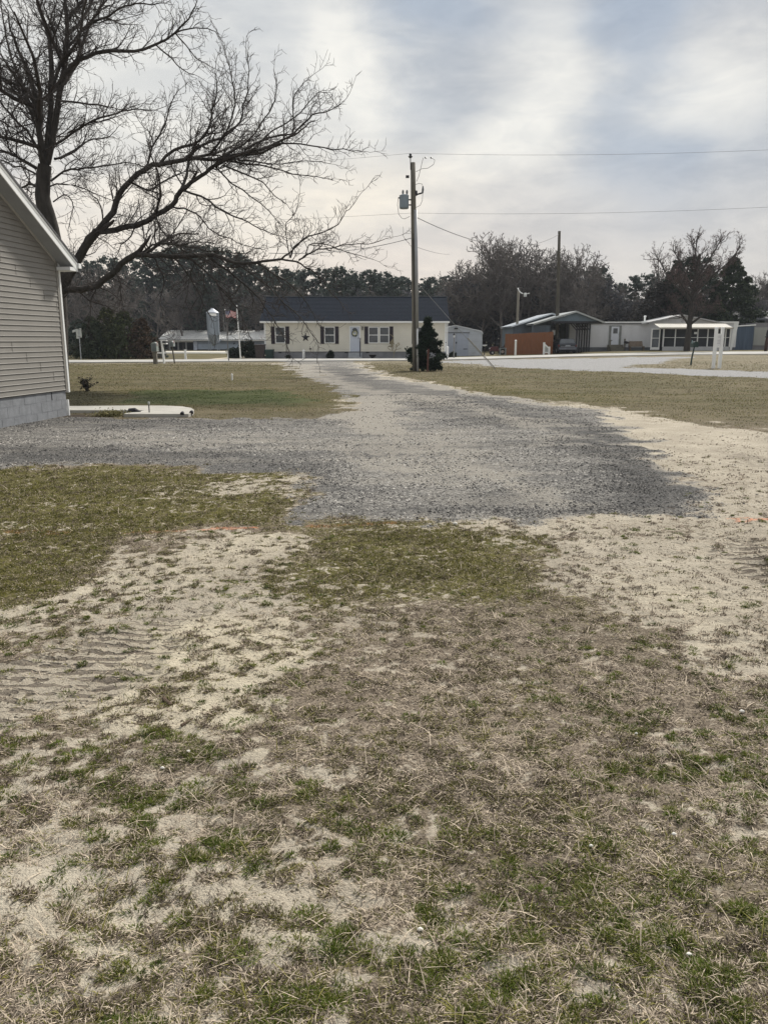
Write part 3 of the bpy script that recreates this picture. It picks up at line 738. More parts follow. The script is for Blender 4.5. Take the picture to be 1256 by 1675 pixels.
# sandy lane beyond the road on the left
sand_m = mat('lane_sand', (0.46, 0.41, 0.32), 0.95, 0.12, 0.8, 0.3, 20)
ln_b = [G(u, v) for u, v in ((330, 589.8), (350, 587), (385, 584), (430, 581.6), (520, 580))]
ln_f = [G(u, v) for u, v in ((345, 592.5), (390, 591.3), (425, 588.5), (450, 585), (530, 583))]
tag(ribbon('farm_lane', ln_b, ln_f, 0.03, sand_m), kind='structure')
ln_b = [G(u, v) for u, v in ((-200, 574.6), (150, 574.6), (430, 574.6))]; ln_f = [G(u, v) for u, v in ((-200, 576.8), (150, 576.8), (430, 576.8))]
tag(ribbon('farm_yard', ln_b, ln_f, 0.03, mat('yard_pale', (0.55, 0.52, 0.46), 0.95, 0.12, 0.4)), kind='structure')

# ------------------------------------------------------------------ shared paints
white = mat('white_trim', (0.78, 0.79, 0.78), 0.45, 0.04, 1.0, dirt=((0.55, 0.55, 0.52), 0.25))
dark_open = mat('dark_interior', (0.02, 0.022, 0.026), 0.9, 0.2)
black = mat('black_paint', (0.02, 0.02, 0.025), 0.45, 0.2)
def glass_m(name, col=(0.05, 0.06, 0.07)):
    return mat(name, col, 0.12, 0.3, 1.5, spec=0.7)
glass = glass_m('window_glass')

# ------------------------------------------------------------------ the near house at the left edge
def near_house():
    Yc = 17.08
    fx0, fy0 = XZ(112, 680, Yc)[0], Yc
    th = math.atan((775 - UC) / FPX)
    back = Vector((-math.sin(th), -math.cos(th), 0))        # along the gable wall towards the camera
    inn = Vector((-math.cos(th), math.sin(th), 0))          # into the house
    out_ = -inn
    c0 = Vector((fx0, fy0, 0))
    root = thing('house', 'near grey beige sided house with block foundation, cut by the left edge', 'house', c0)
    L, D = 8.2, 11.0
    zf, ze = 0.56, 3.2
    pitch = math.tan(R(30)); ridge = ze + pitch * L / 2
    def W(s, h, d=0.0, i=0.0): return c0 + back * s + out_ * d + inn * i + Vector((0, 0, h))
    def rake_z(s): return ze + pitch * min(s, L - s)
    siding = mat('vinyl_siding', (0.225, 0.213, 0.192), 0.5, 0.05, 2.0, 0.15, 30, dirt=((0.20, 0.187, 0.165), 0.35), stretch=(1, 1, 0.4))
    # lapped siding: every course leans out at its foot
    mb = MB(); z = zf; rn = random.Random(4); course = 0.1016; k = 0; off = 0
    while z < ridge - 0.02:
        z1 = min(z + course, ridge - 0.01)
        s0 = 0.0 if z1 <= ze else (z1 - ze) / pitch
        s1 = L - s0
        if k % 2 == 0: off = (k // 2 * 0.47) % 3.66
        cuts = [s0] + [c for c in (off, off + 3.66, off + 7.32) if s0 + 0.05 < c < s1 - 0.05] + [s1]
        for j in range(len(cuts) - 1):
            a, b = cuts[j], cuts[j + 1]
            e = 0.0004 * ((k // 2 + j) % 2)
            prof = [(0.001, z1), (0.013 + e, z + 0.006), (0.019 + e, z), (0.0, z - 0.0)]
            p = [[W(s, h, d) for d, h in prof] for s in (a, b)]
            for q in range(3):
                mb.poly([p[0][q], p[1][q], p[1][q + 1], p[0][q + 1]])
            mb.poly([p[0][0], p[0][1], p[0][2], p[0][3]]); mb.poly([p[1][3], p[1][2], p[1][1], p[1][0]])
        z = z1; k += 1
    sdm = mb.build('siding', siding, root)
    mb = MB()
    for q_ in range(18):   # dark butt joints
        zz = zf + q_ * 2 * course; off_ = (q_ * 0.47) % 3.66
        if zz < ze + pitch * off_ - 0.25: MB().obox(W(off_, zz + course, 0.0145), back * 0.0022, out_ * 0.002, Vector((0, 0, course * 0.9))).build('siding_joint', mat('joint_dark', (0.13, 0.12, 0.108), 0.9), root)
    # the body behind
    mb = MB()
    pts = [(0, zf), (0, ze), (L / 2, ridge), (L, ze), (L, zf)]
    A = [W(s, h, 0, 0.004) for s, h in pts]; Bp = [W(s, h, 0, D) for s, h in pts]
    mb.poly(A); mb.poly(Bp[::-1])
    for i in range(5):
        j = (i + 1) % 5; mb.poly([A[i], Bp[i], Bp[j], A[j]])
    mb.build('wall', siding, root)
    # block foundation: real courses with raked joints
    blk = mat('concrete_block', (0.235, 0.245, 0.26), 0.9, 0.12, 6.0, 0.5, 90, dirt=((0.17, 0.18, 0.195), 0.4))
    mort = mat('mortar', (0.36, 0.37, 0.39), 0.9, 0.1, 8)
    mb = MB(); mm = MB(); rn = random.Random(9)
    for r_ in range(4):
        z0 = zf - 0.203 * (r_ + 1) + 0.004; z1 = zf - 0.203 * r_ - 0.006
        s = -0.0 if r_ % 2 == 0 else -0.2
        while s < L:
            a, b = max(s, 0.0) + 0.004, min(s + 0.4, L) - 0.004
            if b - a > 0.03 and not (r_ == 0 and abs(a - 0.404) < 0.02 and False):
                d = -0.012 + rn.random() * 0.002
                mb.obox(W((a + b) / 2, (z0 + z1) / 2, d - 0.05), back * (b - a) / 2, out_ * 0.05, Vector((0, 0, (z1 - z0) / 2)))
            s += 0.4
    mb.build('foundation', blk, root)
    mm.obox(W(L / 2, zf / 2 - 0.15, -0.10 - 0.016), back * (L / 2 - 0.002), out_ * 0.1, Vector((0, 0, zf / 2 + 0.145)))
    mm.build('mortar_joint', mort, root)
    mb = MB(); mb.obox(W(L / 2, zf - 0.35, 0, D / 2 + 0.2), back * (L / 2 - 0.02), inn * (D / 2 - 0.1), Vector((0, 0, 0.34))).build('foundation', blk, root)
    mb = MB(); mb.obox(W(0.58, zf - 0.1, -0.01), back * 0.012, out_ * 0.004, Vector((0, 0, 0.085))).build('foundation_vent', dark_open, root)
    # starter and corner trim
    mb = MB(); mb.obox(W(L / 2, zf - 0.012, 0.004), back * L / 2, out_ * 0.006, Vector((0, 0, 0.01))).build('starter_strip', mat('starter_dark', (0.09, 0.088, 0.08), 0.8), root)
    mb = MB(); mb.obox(W(-0.012, (zf + ze) / 2 - 0.02, -0.02), back * 0.035, out_ * 0.042, Vector((0, 0, (ze - zf) / 2 + 0.01))).build('corner_post', siding, root)
    # downspout just round the corner
    mb = MB()
    ds = [W(-0.10, ze + 0.02, -0.02), W(-0.10, 0.50, -0.02)]
    mb.obox((ds[0] + ds[1]) / 2, back * 0.03, out_ * 0.045, (ds[0] - ds[1]) / 2)
    mb.build('downspout', white, root)
    mb = MB(); mb.obox(W(-0.075, 0.17, -0.02), back * 0.018, out_ * 0.02, Vector((0, 0, 0.17))).build('drain_pipe', white, root)
    # roof planes, soffit, fascia
    oh, eo = 0.32, 0.30                     # rake and eave overhang
    th_ = 0.10
    shingle = mat('grey_shingle', (0.10, 0.10, 0.105), 0.95, 0.25, 8, 0.5, 60)
    fas = white; sof = mat('soffit_white', (0.33, 0.34, 0.345), 0.6, 0.05)
    mb = MB()
    for sg in (0, 1):
        sE = -eo if sg == 0 else L + eo; zE = ze - pitch * eo; sR = L / 2
        lo = [W(sE, zE + 0.16, oh + 0.02), W(sR, ridge + 0.16, oh + 0.02), W(sR, ridge + 0.16, 0, D), W(sE, zE + 0.16, 0, D)]
        up = [p + Vector((0, 0, 0.05)) for p in lo]
        if sg: lo, up = lo[::-1], up[::-1]
        mb.poly(up); mb.poly(lo[::-1])
        for i in range(4):
            j = (i + 1) % 4; mb.poly([lo[i], lo[j], up[j], up[i]])
    mb.build('roof', shingle, root)
    mb = MB(); ms = MB()
    for sg in (0, 1):
        f_ = (lambda s: s) if sg == 0 else (lambda s: L - s)
        for a, b in ((-eo, L / 2),):
            za, zb = ze + pitch * a, ze + pitch * b
            mb.poly([W(f_(a), za - 0.015, oh), W(f_(b), zb - 0.015, oh), W(f_(b), zb + 0.16, oh), W(f_(a), za + 0.16, oh)])
            mb.poly([W(f_(b), zb - 0.015, oh - 0.02), W(f_(a), za - 0.015, oh - 0.02), W(f_(a), za + 0.16, oh - 0.02), W(f_(b), zb + 0.16, oh - 0.02)])
            mb.poly([W(f_(a), za - 0.015, oh), W(f_(a), za - 0.015, oh - 0.02), W(f_(b), zb - 0.015, oh - 0.02), W(f_(b), zb - 0.015, oh)])
            ms.poly([W(f_(a), za, 0.01), W(f_(b), zb, 0.01), W(f_(b), zb, oh - 0.02), W(f_(a), za, oh - 0.02)])
    # step in the rake board
    for a, b in ((-eo, L / 2),):
        za, zb = ze + pitch * a, ze + pitch * b
        mb.poly([W(a, za + 0.11, oh + 0.008), W(b, zb + 0.11, oh + 0.008), W(b, zb + 0.165, oh + 0.008), W(a, za + 0.165, oh + 0.008)])
        mb.poly([W(a, za + 0.11, oh + 0.008), W(a, za + 0.11, oh), W(b, zb + 0.11, oh), W(b, zb + 0.11, oh + 0.008)])
        mf = MB()
        mf.poly([W(0.0, ze - 0.055, 0.018), W(b, ridge - 0.055, 0.018), W(b, ridge + 0.0, 0.018), W(0, ze, 0.018)])
        mf.poly([W(0.0, ze - 0.055, 0.018), W(0.0, ze - 0.055, 0.0), W(b, ridge - 0.055, 0.0), W(b, ridge - 0.055, 0.018)])
        mf.build('frieze_trim', mat('trim_beige', (0.40, 0.385, 0.35), 0.5, 0.05), root)
    mb.build('fascia', fas, root); ms.build('soffit', sof, root)
    # boxed return at the eave, running along the eave side
    mb = MB(); zE = ze - pitch * eo
    mb.obox(W(-eo / 2 + 0.0, zE + 0.02, oh / 2), back * (eo / 2 - 0.002), out_ * (oh / 2 - 0.004), Vector((0, 0, 0.036)))
    mb.obox(W(-eo / 2, zE + 0.0, 0, D / 2 - 0.0), back * (eo / 2 - 0.004), inn * (D / 2 - 0.01), Vector((0, 0, 0.02)))
    mb.obox(W(-eo - 0.008, zE + 0.065, 0, D / 2 - oh / 2), back * 0.008, inn * (D / 2 + oh / 2), Vector((0, 0, 0.085)))
    mb.build('eave_box', fas, root)
    mb = MB()
    g0, g1 = W(-eo - 0.075, zE + 0.10, oh + 0.03), W(-eo - 0.075, zE + 0.10, 0, D)
    mb.beam(g0, g1, 0.11, 0.10).build('gutter', white, root)
    return root
near_house()

# ------------------------------------------------------------------ generic pieces for far buildings (front walls face -y)
def window(parent, x0, x1, z0, z1, y, frame_m=white, name='window', sash=True, fw=0.07):
    """frame proud of the wall, panes set back inside it"""
    f = MB()
    f.box(x0, x0 + fw, y - 0.05, y + 0.02, z0, z1).box(x1 - fw, x1, y - 0.05, y + 0.02, z0, z1)
    f.box(x0 + fw, x1 - fw, y - 0.05, y + 0.02, z1 - fw, z1).box(x0 + fw, x1 - fw, y - 0.05, y + 0.02, z0, z0 + fw)
    if sash: f.box(x0 + fw, x1 - fw, y - 0.045, y + 0.015, (z0 + z1) / 2 - 0.03, (z0 + z1) / 2 + 0.03)
    w_ = f.build(name, frame_m, parent)
    MB().box(x0 + fw, x1 - fw, y - 0.02, y + 0.01, z0 + fw, z1 - fw).build('pane', glass, w_)
    return w_
def shutter(parent, x0, x1, z0, z1, y):
    m = MB(); m.box(x0, x1, y - 0.03, y - 0.002, z0, z1)
    k = 12; h = (z1 - z0 - 0.16) / k
    for i in range(k):
        z = z0 + 0.08 + i * h
        m.poly([(x0 + 0.06, y - 0.032, z + h * 0.8), (x0 + 0.06, y - 0.045, z + h * 0.1), (x1 - 0.06, y - 0.045, z + h * 0.1), (x1 - 0.06, y - 0.032, z + h * 0.8)])
    return m.build('shutter', mat('shutter_black', (0.022, 0.016, 0.024), 0.5), parent)
def lap_wall(mb, x0, x1, y, z0, z1, step=0.2, facing=-1):
    z = z0
    while z < z1 - 0.01:
        zt = min(z + step, z1)
        mb.poly([(x0, y, zt), (x0, y + facing * 0.02, z), (x1, y + facing * 0.02, z), (x1, y, zt)])
        mb.poly([(x0, y + facing * 0.02, z), (x0, y, z), (x1, y, z), (x1, y + facing * 0.02, z)])
        z = zt

# ------------------------------------------------------------------ cream house across the road
def cream_house():
    Y = 71.0
    def X(u): return XZ(u, 556, Y)[0]
    def Z(v): return XZ(628, v, Y)[1]
    x0, x1 = X(433), X(729.5); z0 = -0.1; zf, ze = Z(575), Z(527.5)
    root = thing('house', 'long cream bungalow with dark roof and black shutters across the road', 'house', ((x0 + x1) / 2, Y, 0))
    cream = mat('cream_siding', (0.67, 0.645, 0.56), 0.6, 0.05, 0.7, dirt=((0.57, 0.545, 0.47), 0.3))
    mb = MB(); lap_wall(mb, x0, x1, Y - 0.002, zf, ze, 0.2)
    mb.box(x0, x1, Y, Y + 8.2, zf, ze)
    mb.prism([(Y, ze), (Y + 8.2, ze), (Y + 4.1, Z(486) + 0.15)], x0 + 0.01, x1 - 0.01, 'x')
    mb.build('wall', cream, root)
    MB().box(x0 + 0.06, x1 - 0.06, Y + 0.06, Y + 8.14, z0, zf - 0.002).build('foundation', mat('foundation_grey', (0.23, 0.235, 0.25), 0.9, 0.15, 1.5, 0.3), root)
    zr = XZ(600, 485.5, Y + 4.1)[1]
    e0 = Y - 0.38; ez = Z(525.5)
    xa, xb = X(427), X(734.5)
    rm = mat('dark_shingle', (0.015, 0.020, 0.030), 0.95, 0.22, 5, 0.5, 30, spec=0.05, stretch=(1, 1, 1))
    mb = MB(); k = 18
    for i in range(k):     # shingle courses as small steps
        t0, t1 = i / k, (i + 1) / k
        for (ys, yr, sg) in ((e0, Y + 4.1, 1), (Y + 8.2 + 0.38, Y + 4.1, -1)):
            ya, yb = ys + (yr - ys) * t0, ys + (yr - ys) * t1; za, zb = ez + (zr - ez) * t0, ez + (zr - ez) * t1
            q = [(xa, ya, za + 0.02), (xb, ya, za + 0.02), (xb, yb, zb), (xa, yb, zb)]
            r_ = [(xa, ya, za), (xb, ya, za), (xb, ya, za + 0.02), (xa, ya, za + 0.02)]
            mb.poly(q if sg > 0 else q[::-1]); mb.poly(r_ if sg > 0 else r_[::-1])
    for xx in (xa, xb):
        mb.poly([(xx, e0, ez - 0.10), (xx, Y + 4.1, zr - 0.10), (xx, Y + 4.1, zr), (xx, e0, ez)])
        mb.poly([(xx, Y + 8.58, ez - 0.10), (xx, Y + 4.1, zr - 0.10), (xx, Y + 4.1, zr), (xx, Y + 8.58, ez)])
    mb.build('roof', rm, root)
    MB().box(xa, xb, Y + 4.0, Y + 4.2, zr - 0.02, zr + 0.05).build('ridge_cap', mat('ridge_grey', (0.09, 0.10, 0.11), 0.8), root)
    tr = MB(); tr.box(xa + 0.02, xb - 0.02, e0 - 0.12, e0 - 0.002, ez - 0.13, ez - 0.005)
    tr.build('gutter', white, root)
    MB().box(xa + 0.02, xb - 0.02, e0, Y - 0.022, ez - 0.16, ez - 0.13).build('soffit', white, root)
    for u in (433, 729.5):
        x = X(u); s_ = 1 if u < 500 else -1
        MB().box(min(x, x + 0.12 * s_) - 0.012, max(x, x + 0.12 * s_), Y - 0.045, Y - 0.0235, zf, ez - 0.165).build('corner_trim', white, root)
    MB().cyl((X(731), Y - 0.12, ez - 0.14), (X(731), Y - 0.12, 0.15), 0.045).build('downspout', white, root)
    zt, zb = Z(534.5), Z(561.5)
    for a, b in ((450.5, 467), (531, 548), (602.5, 619), (620.5, 636.5)):
        window(root, X(a), X(b), zb, zt, Y - 0.024)
    window(root, X(680), X(693.5), zb, zt, Y - 0.024)
    for a in (444, 467.6, 524.4, 548.2, 596.2, 637, 673.5, 694.2):
        shutter(root, X(a), X(a) + (X(6) - X(0)), zb - 0.05, zt + 0.02, Y - 0.024)
    # door with frame, half-round light and knob
    d = MB().box(X(573), X(588), Y - 0.03, Y - 0.023, zf, Z(535)).build('door', mat('door_blue_white', (0.52, 0.56, 0.64), 0.5, 0.03), root)
    fr_ = MB(); fr_.box(X(571.3), X(573), Y - 0.06, Y - 0.022, zf, Z(535)).box(X(588), X(589.7), Y - 0.06, Y - 0.022, zf, Z(535)).box(X(571.3), X(589.7), Y - 0.06, Y - 0.022, Z(535), Z(533)).build('door_frame', white, d)
    cx = X(580.4); pts = [(cx + 0.23 * math.cos(a), Z(540.4) + 0.22 * math.sin(a)) for a in np.linspace(0, math.pi, 13)]
    MB().prism(pts, Y - 0.036, Y - 0.031, 'y').build('door_window', glass, d)
    MB().cyl((X(586.6), Y - 0.09, Z(553)), (X(586.6), Y - 0.03, Z(553)), 0.035).build('knob', black, d)
    wl = MB(); wl.box(X(592.3), X(593.8), Y - 0.14, Y - 0.024, Z(540), Z(535.5)).prism([(X(591.8), Z(535.5)), (X(594.4), Z(535.5)), (X(593.1), Z(533.5))], Y - 0.16, Y - 0.02, 'y')
    wl.build('wall_light', black, root)
    # steps and hand rail
    st = MB(); s0, s1 = X(570), X(592)
    for i in range(3):
        st.box(s0, s1, Y - 0.35 * (3 - i) - 0.02, Y - 0.35 * (2 - i) - 0.023, -0.05, 0.17 * (i + 1) - 0.001 * i)
    st.build('steps', mat('step_grey', (0.36, 0.38, 0.40), 0.85, 0.12, 3), root)
    hr = MB(); hr.box(X(588.5), X(590.2), Y - 1.0, Y - 0.9, 0.17, Z(558.5)); hr.beam((X(589.3), Y - 0.95, Z(558.5)), (X(589.3), Y - 0.05, Z(553)), 0.06, 0.05)
    hr.build('hand_rail', mat('rail_dark', (0.06, 0.06, 0.08), 0.6), root)
    for a, b in ((563.5, 569.5), (598.5, 604), (455, 460)):
        MB().box(X(a), X(b), Y + 0.04, Y + 0.058, Z(577.4), Z(575.6)).build('foundation_vent', black, root)
    v = MB(); p = P(500, 521, Y + 0.7); v.cyl((p.x, p.y, p.z - 0.2), (p.x, p.y, p.z + 0.12), 0.09).build('roof_vent', white, root)
    MB().box(X(508) - 0.08, X(508) + 0.08, Y - 0.08, Y - 0.024, Z(571.5), Z(569.5)).build('hose_bib', black, root)
    # wreath and star hang on the house
    wz = Z(545); th_ = thing('wreath', 'green wreath with pale centre hanging on the white front door', 'wreath', (cx, Y - 0.09, wz))
    mb = MB(); rn = random.Random(3)
    for i in range(160):
        a = rn.random() * 6.283; r_ = 0.22 + rn.gauss(0, 0.035); c = Vector((cx + r_ * math.cos(a), Y - 0.09 + rn.uniform(-.03, .03), wz + r_ * math.sin(a)))
        e1 = Vector((rn.gauss(0, 1), rn.gauss(0, .4), rn.gauss(0, 1))).normalized() * 0.06; e2 = e1.cross(Vector((0, 1, 0))).normalized() * 0.025
        mb.poly([c - e1, c + e2, c + e1, c - e2])
    mb.build('leaves', mat('wreath_green', (0.06, 0.075, 0.05), 0.9, 0.4, 20), th_)
    MB().tube([(cx + 0.16 * math.cos(a), Y - 0.075, wz + 0.16 * math.sin(a)) for a in np.linspace(0, 6.283, 17)], 0.05, 6).build('ribbon', mat('wreath_cream', (0.6, 0.58, 0.42), 0.8), th_)
    sx, sz = X(500), Z(552); pts = []
    for i in range(10):
        r_ = 0.40 if i % 2 == 0 else 0.155; a = math.pi / 2 + i * math.pi / 5; pts.append((sx + r_ * math.cos(a), sz + r_ * math.sin(a)))
    mb = MB(); cfr = (sx, Y - 0.14, sz); b = [(p[0], Y - 0.03, p[1]) for p in pts]
    for i in range(10): mb.poly([cfr, b[i], b[(i + 1) % 10]])
    mb.poly(b[::-1])
    st_ = mb.build('wall_star', mat('star_black', (0.012, 0.014, 0.022), 0.5), loc=(sx, Y, sz))
    tag(st_, 'black five pointed barn star on the cream wall between two windows', 'star')
cream_house()

# ------------------------------------------------------------------ grey metal shed
def metal_shed():
    Y = 80.0
    X = lambda u: XZ(u, 556, Y)[0]
    Z = lambda v: XZ(628, v, Y)[1]
    g = 0.0
    cx = X(745)
    root = thing('metal_shed', 'light grey corrugated metal shed with round shouldered roof beside the cream house', 'shed', (cx, Y, 0))
    xl, xr = X(702), X(788.5); zt, ze = Z(532.5), Z(541)
    prof = [(xl, -0.1), (xl, ze - 0.35)]
    for a in np.linspace(180, 115, 6): prof.append((xl + 0.4 + 0.4 * math.cos(R(a)), ze - 0.35 + 0.35 * math.sin(R(a))))
    prof += [(cx, zt)]
    for a in np.linspace(65, 0, 6): prof.append((xr - 0.4 + 0.4 * math.cos(R(a)), ze - 0.35 + 0.35 * math.sin(R(a))))
    prof += [(xr, ze - 0.35), (xr, -0.1)]
    pale = mat('shed_metal', (0.42, 0.455, 0.51), 0.45, 0.06, 1.5, metal=0.1, dirt=((0.34, 0.36, 0.4), 0.4))
    MB().prism(prof, Y, Y + 9, 'y').build('wall', pale, root)
    # horizontal ribs on the front
    mb = MB(); z = 0.1
    while z < zt - 0.3:
        hx = min(xr - 0.05, cx + (xr - cx) * min(1.0, (zt - z - 0.1) / (zt - ze + 0.05))); hl = 2 * cx - hx
        mb.box(max(hl, xl + 0.05), hx, Y - 0.025, Y - 0.002, z, z + 0.1); z += 0.23
    mb.build('wall_rib', pale, root)
    rf_ = MB(); o = [(p[0] + (0.05 if p[0] > cx else -0.05 if p[0] < cx else 0), p[1] + 0.05) for p in prof[1:-1]]
    for i in range(len(o) - 1):
        rf_.poly([(o[i][0], Y - 0.1, o[i][1]), (o[i + 1][0], Y - 0.1, o[i + 1][1]), (o[i + 1][0], Y + 9, o[i + 1][1]), (o[i][0], Y + 9, o[i][1])][::-1])
        q0, q1 = prof[i + 1], prof[i + 2]
        rf_.poly([(o[i][0], Y - 0.1, o[i][1]), (q0[0], Y - 0.1, q0[1] - 0.03), (q1[0], Y - 0.1, q1[1] - 0.03), (o[i + 1][0], Y - 0.1, o[i + 1][1])])
    rf_.build('roof', mat('shed_trim', (0.55, 0.58, 0.62), 0.4, 0.05), root)
    dx0, dx1 = X(711), X(766); dt = Z(545)
    d = MB().box(dx0, (dx0 + dx1) / 2 + 0.4, Y - 0.05, Y - 0.027, 0.02, dt).build('door', mat('shed_door', (0.34, 0.38, 0.47), 0.5, 0.05), root)
    MB().box(X(746) - 0.05, X(746) + 0.05, Y - 0.09, Y - 0.051, Z(562), Z(559)).build('handle', black, d)
    d2 = MB().box((dx0 + dx1) / 2 + 0.45, dx1, Y - 0.05, Y - 0.027, 0.02, dt).build('door', mat('shed_door', (0, 0, 0)), root)
    MB().box(X(761) - 0.2, X(761) + 0.2, Y - 0.08, Y - 0.051, Z(571.3), Z(570.3)).build('hinge', black, d2)
    MB().box(dx0 - 0.1, dx1 + 0.1, Y - 0.09, Y - 0.027, dt + 0.003, dt + 0.09).build('door_track', mat('track_grey', (0.14, 0.15, 0.17), 0.6), root)
    MB().prism([(cx - 0.2, Z(538.5)), (cx + 0.2, Z(538.5)), (cx + 0.12, Z(536)), (cx - 0.12, Z(536))], Y - 0.3, Y - 0.028, 'y').build('lamp', black, root)
metal_shed()

# ------------------------------------------------------------------ poultry barn and feed bin, far left
def barn():
    Y = 128.0
    X = lambda u: XZ(u, 556, Y)[0]
    Z = lambda v: XZ(628, v, Y)[1]
    x0, x1 = X(262), X(470)
    root = thing('barn', 'long low farm barn with rusty white metal roof behind the feed bin', 'barn', ((x0 + x1) / 2, Y, 0))
    ze, zr = Z(556), Z(541.5) + 0.15
    wall = mat('barn_wall', (0.27, 0.31, 0.38), 0.7, 0.15, 0.5, dirt=((0.16, 0.18, 0.22), 0.5))
    xs = X(316)
    mb = MB(); mb.box(xs, x1, Y, Y + 12, -0.2, ze).prism([(Y, ze), (Y + 12, ze), (Y + 6, zr - 0.1)], x0, x1, 'x'); mb.build('wall', wall, root)
    MB().box(x0, xs - 0.02, Y + 5, Y + 12, -0.2, ze - 0.01).build('back_wall', dark_open, root)
    MB().box(x0 + 0.1, xs, Y - 0.02, Y + 0.1, ze - 0.35, ze - 0.01).build('open_bay_beam', white, root)
    for u in (262.5, 276, 290, 303): MB().box(X(u), X(u) + 0.22, Y - 0.01, Y + 0.2, -0.2, ze - 0.352).build('post', mat('post_grey', (0.3, 0.3, 0.3), 0.8), root)
    mb = MB(); mb.box(X(317), X(322), Y - 0.08, Y - 0.004, 0.0, ze - 0.2); mb.build('door', mat('barn_door_white', (0.55, 0.6, 0.7), 0.6), root)
    mb = MB(); mb.box(X(324), x1 - 0.1, Y - 0.03, Y - 0.003, Z(571), Z(563)); mb.build('curtain', mat('curtain_pale', (0.36, 0.42, 0.50), 0.6, 0.15, 0.7), root)
    mb = MB(); mb.box(xs + 0.1, x1 - 0.1, Y - 0.05, Y - 0.003, -0.1, Z(571.3)); mb.build('kick_board', mat('board_dark', (0.10, 0.11, 0.12), 0.8, 0.3, 1.0), root)
    roof = mat('rusty_roof', (0.62, 0.62, 0.60), 0.55, 0.12, 0.25, dirt=((0.36, 0.22, 0.14), 0.55), stretch=(1, 0.35, 1))
    mb = MB(); e0 = Y - 0.6; ez = ze - 0.05
    x = x0 - 0.3
    while x < x1 + 0.3:    # corrugated sheets
        w_ = 0.38
        for (ys, yr) in ((e0, Y + 6), (Y + 12.6, Y + 6)):
            q = [(x, ys, ez + 0.1), (x + w_ * 0.5, ys, ez + 0.17), (x + w_ * 0.5, yr, zr + 0.07), (x, yr, zr)]
            q2 = [(x + w_ * 0.5, ys, ez + 0.17), (x + w_, ys, ez + 0.1), (x + w_, yr, zr), (x + w_ * 0.5, yr, zr + 0.07)]
            mb.poly(q); mb.poly(q2)
        x += w_
    mb.box(x0 - 0.3, x1 + 0.3, e0 + 0.02, e0 + 0.1, ez - 0.1, ez + 0.09)
    mb.build('roof', roof, root)
    Yb = 122.0; X = lambda u: XZ(u, 556, Yb)[0]; Z = lambda v: XZ(628, v, Yb)[1]
    cx = X(350); r_ = (X(360) - X(340)) / 2
    t = thing('feed_bin', 'tall galvanised feed bin with cone bottom standing in front of the barn', 'feed bin', (cx, Yb, 0))
    galv = mat('galvanised', (0.26, 0.30, 0.35), 0.5, 0.12, 0.8, metal=0.3, dirt=((0.2, 0.23, 0.27), 0.5), stretch=(1, 1, 0.3))
    mb = MB(); zc, zb = Z(511.5), Z(548); ring = []
    z = zb
    while z < zc - 0.05: ring += [(z, r_), (z + 0.06, r_ + 0.03), (z + 0.12, r_)]; z += 0.25
    mb.tube([(cx, Yb, z) for z, _ in ring] + [(cx, Yb, zc)], [q for _, q in ring] + [r_], 24)
    mb.build('bin_wall', galv, t, smooth=True)
    MB().tube([(cx, Yb, zc + 0.005), (cx, Yb, Z(505.5)), (cx, Yb, Z(504))], [r_ + 0.06, 0.25, 0.2], 24).build('bin_roof', mat('galv_light', (0.55, 0.58, 0.62), 0.35, 0.08, metal=0.4), t)
    MB().tube([(cx, Yb, zb - 0.005), (cx, Yb, Z(566))], [r_ - 0.01, 0.2], 24).build('hopper', galv, t)
    MB().box(cx - 0.25, cx + 0.75, Yb - r_ - 0.08, Yb - r_ - 0.035, Z(517), Z(513)).build('label_plate', white, t)
    for a in (45, 135, 225, 315):
        px, py = cx + r_ * math.cos(R(a)), Yb + r_ * math.sin(R(a))
        MB().beam((px, py, -0.1), (px, py, zb + 0.3), 0.1, 0.1).build('leg', galv, t)
    MB().beam((cx, Yb, 0.9), (cx, Yb + 5.7, 1.6), 0.16, 0.16).build('auger', galv, t)
barn()

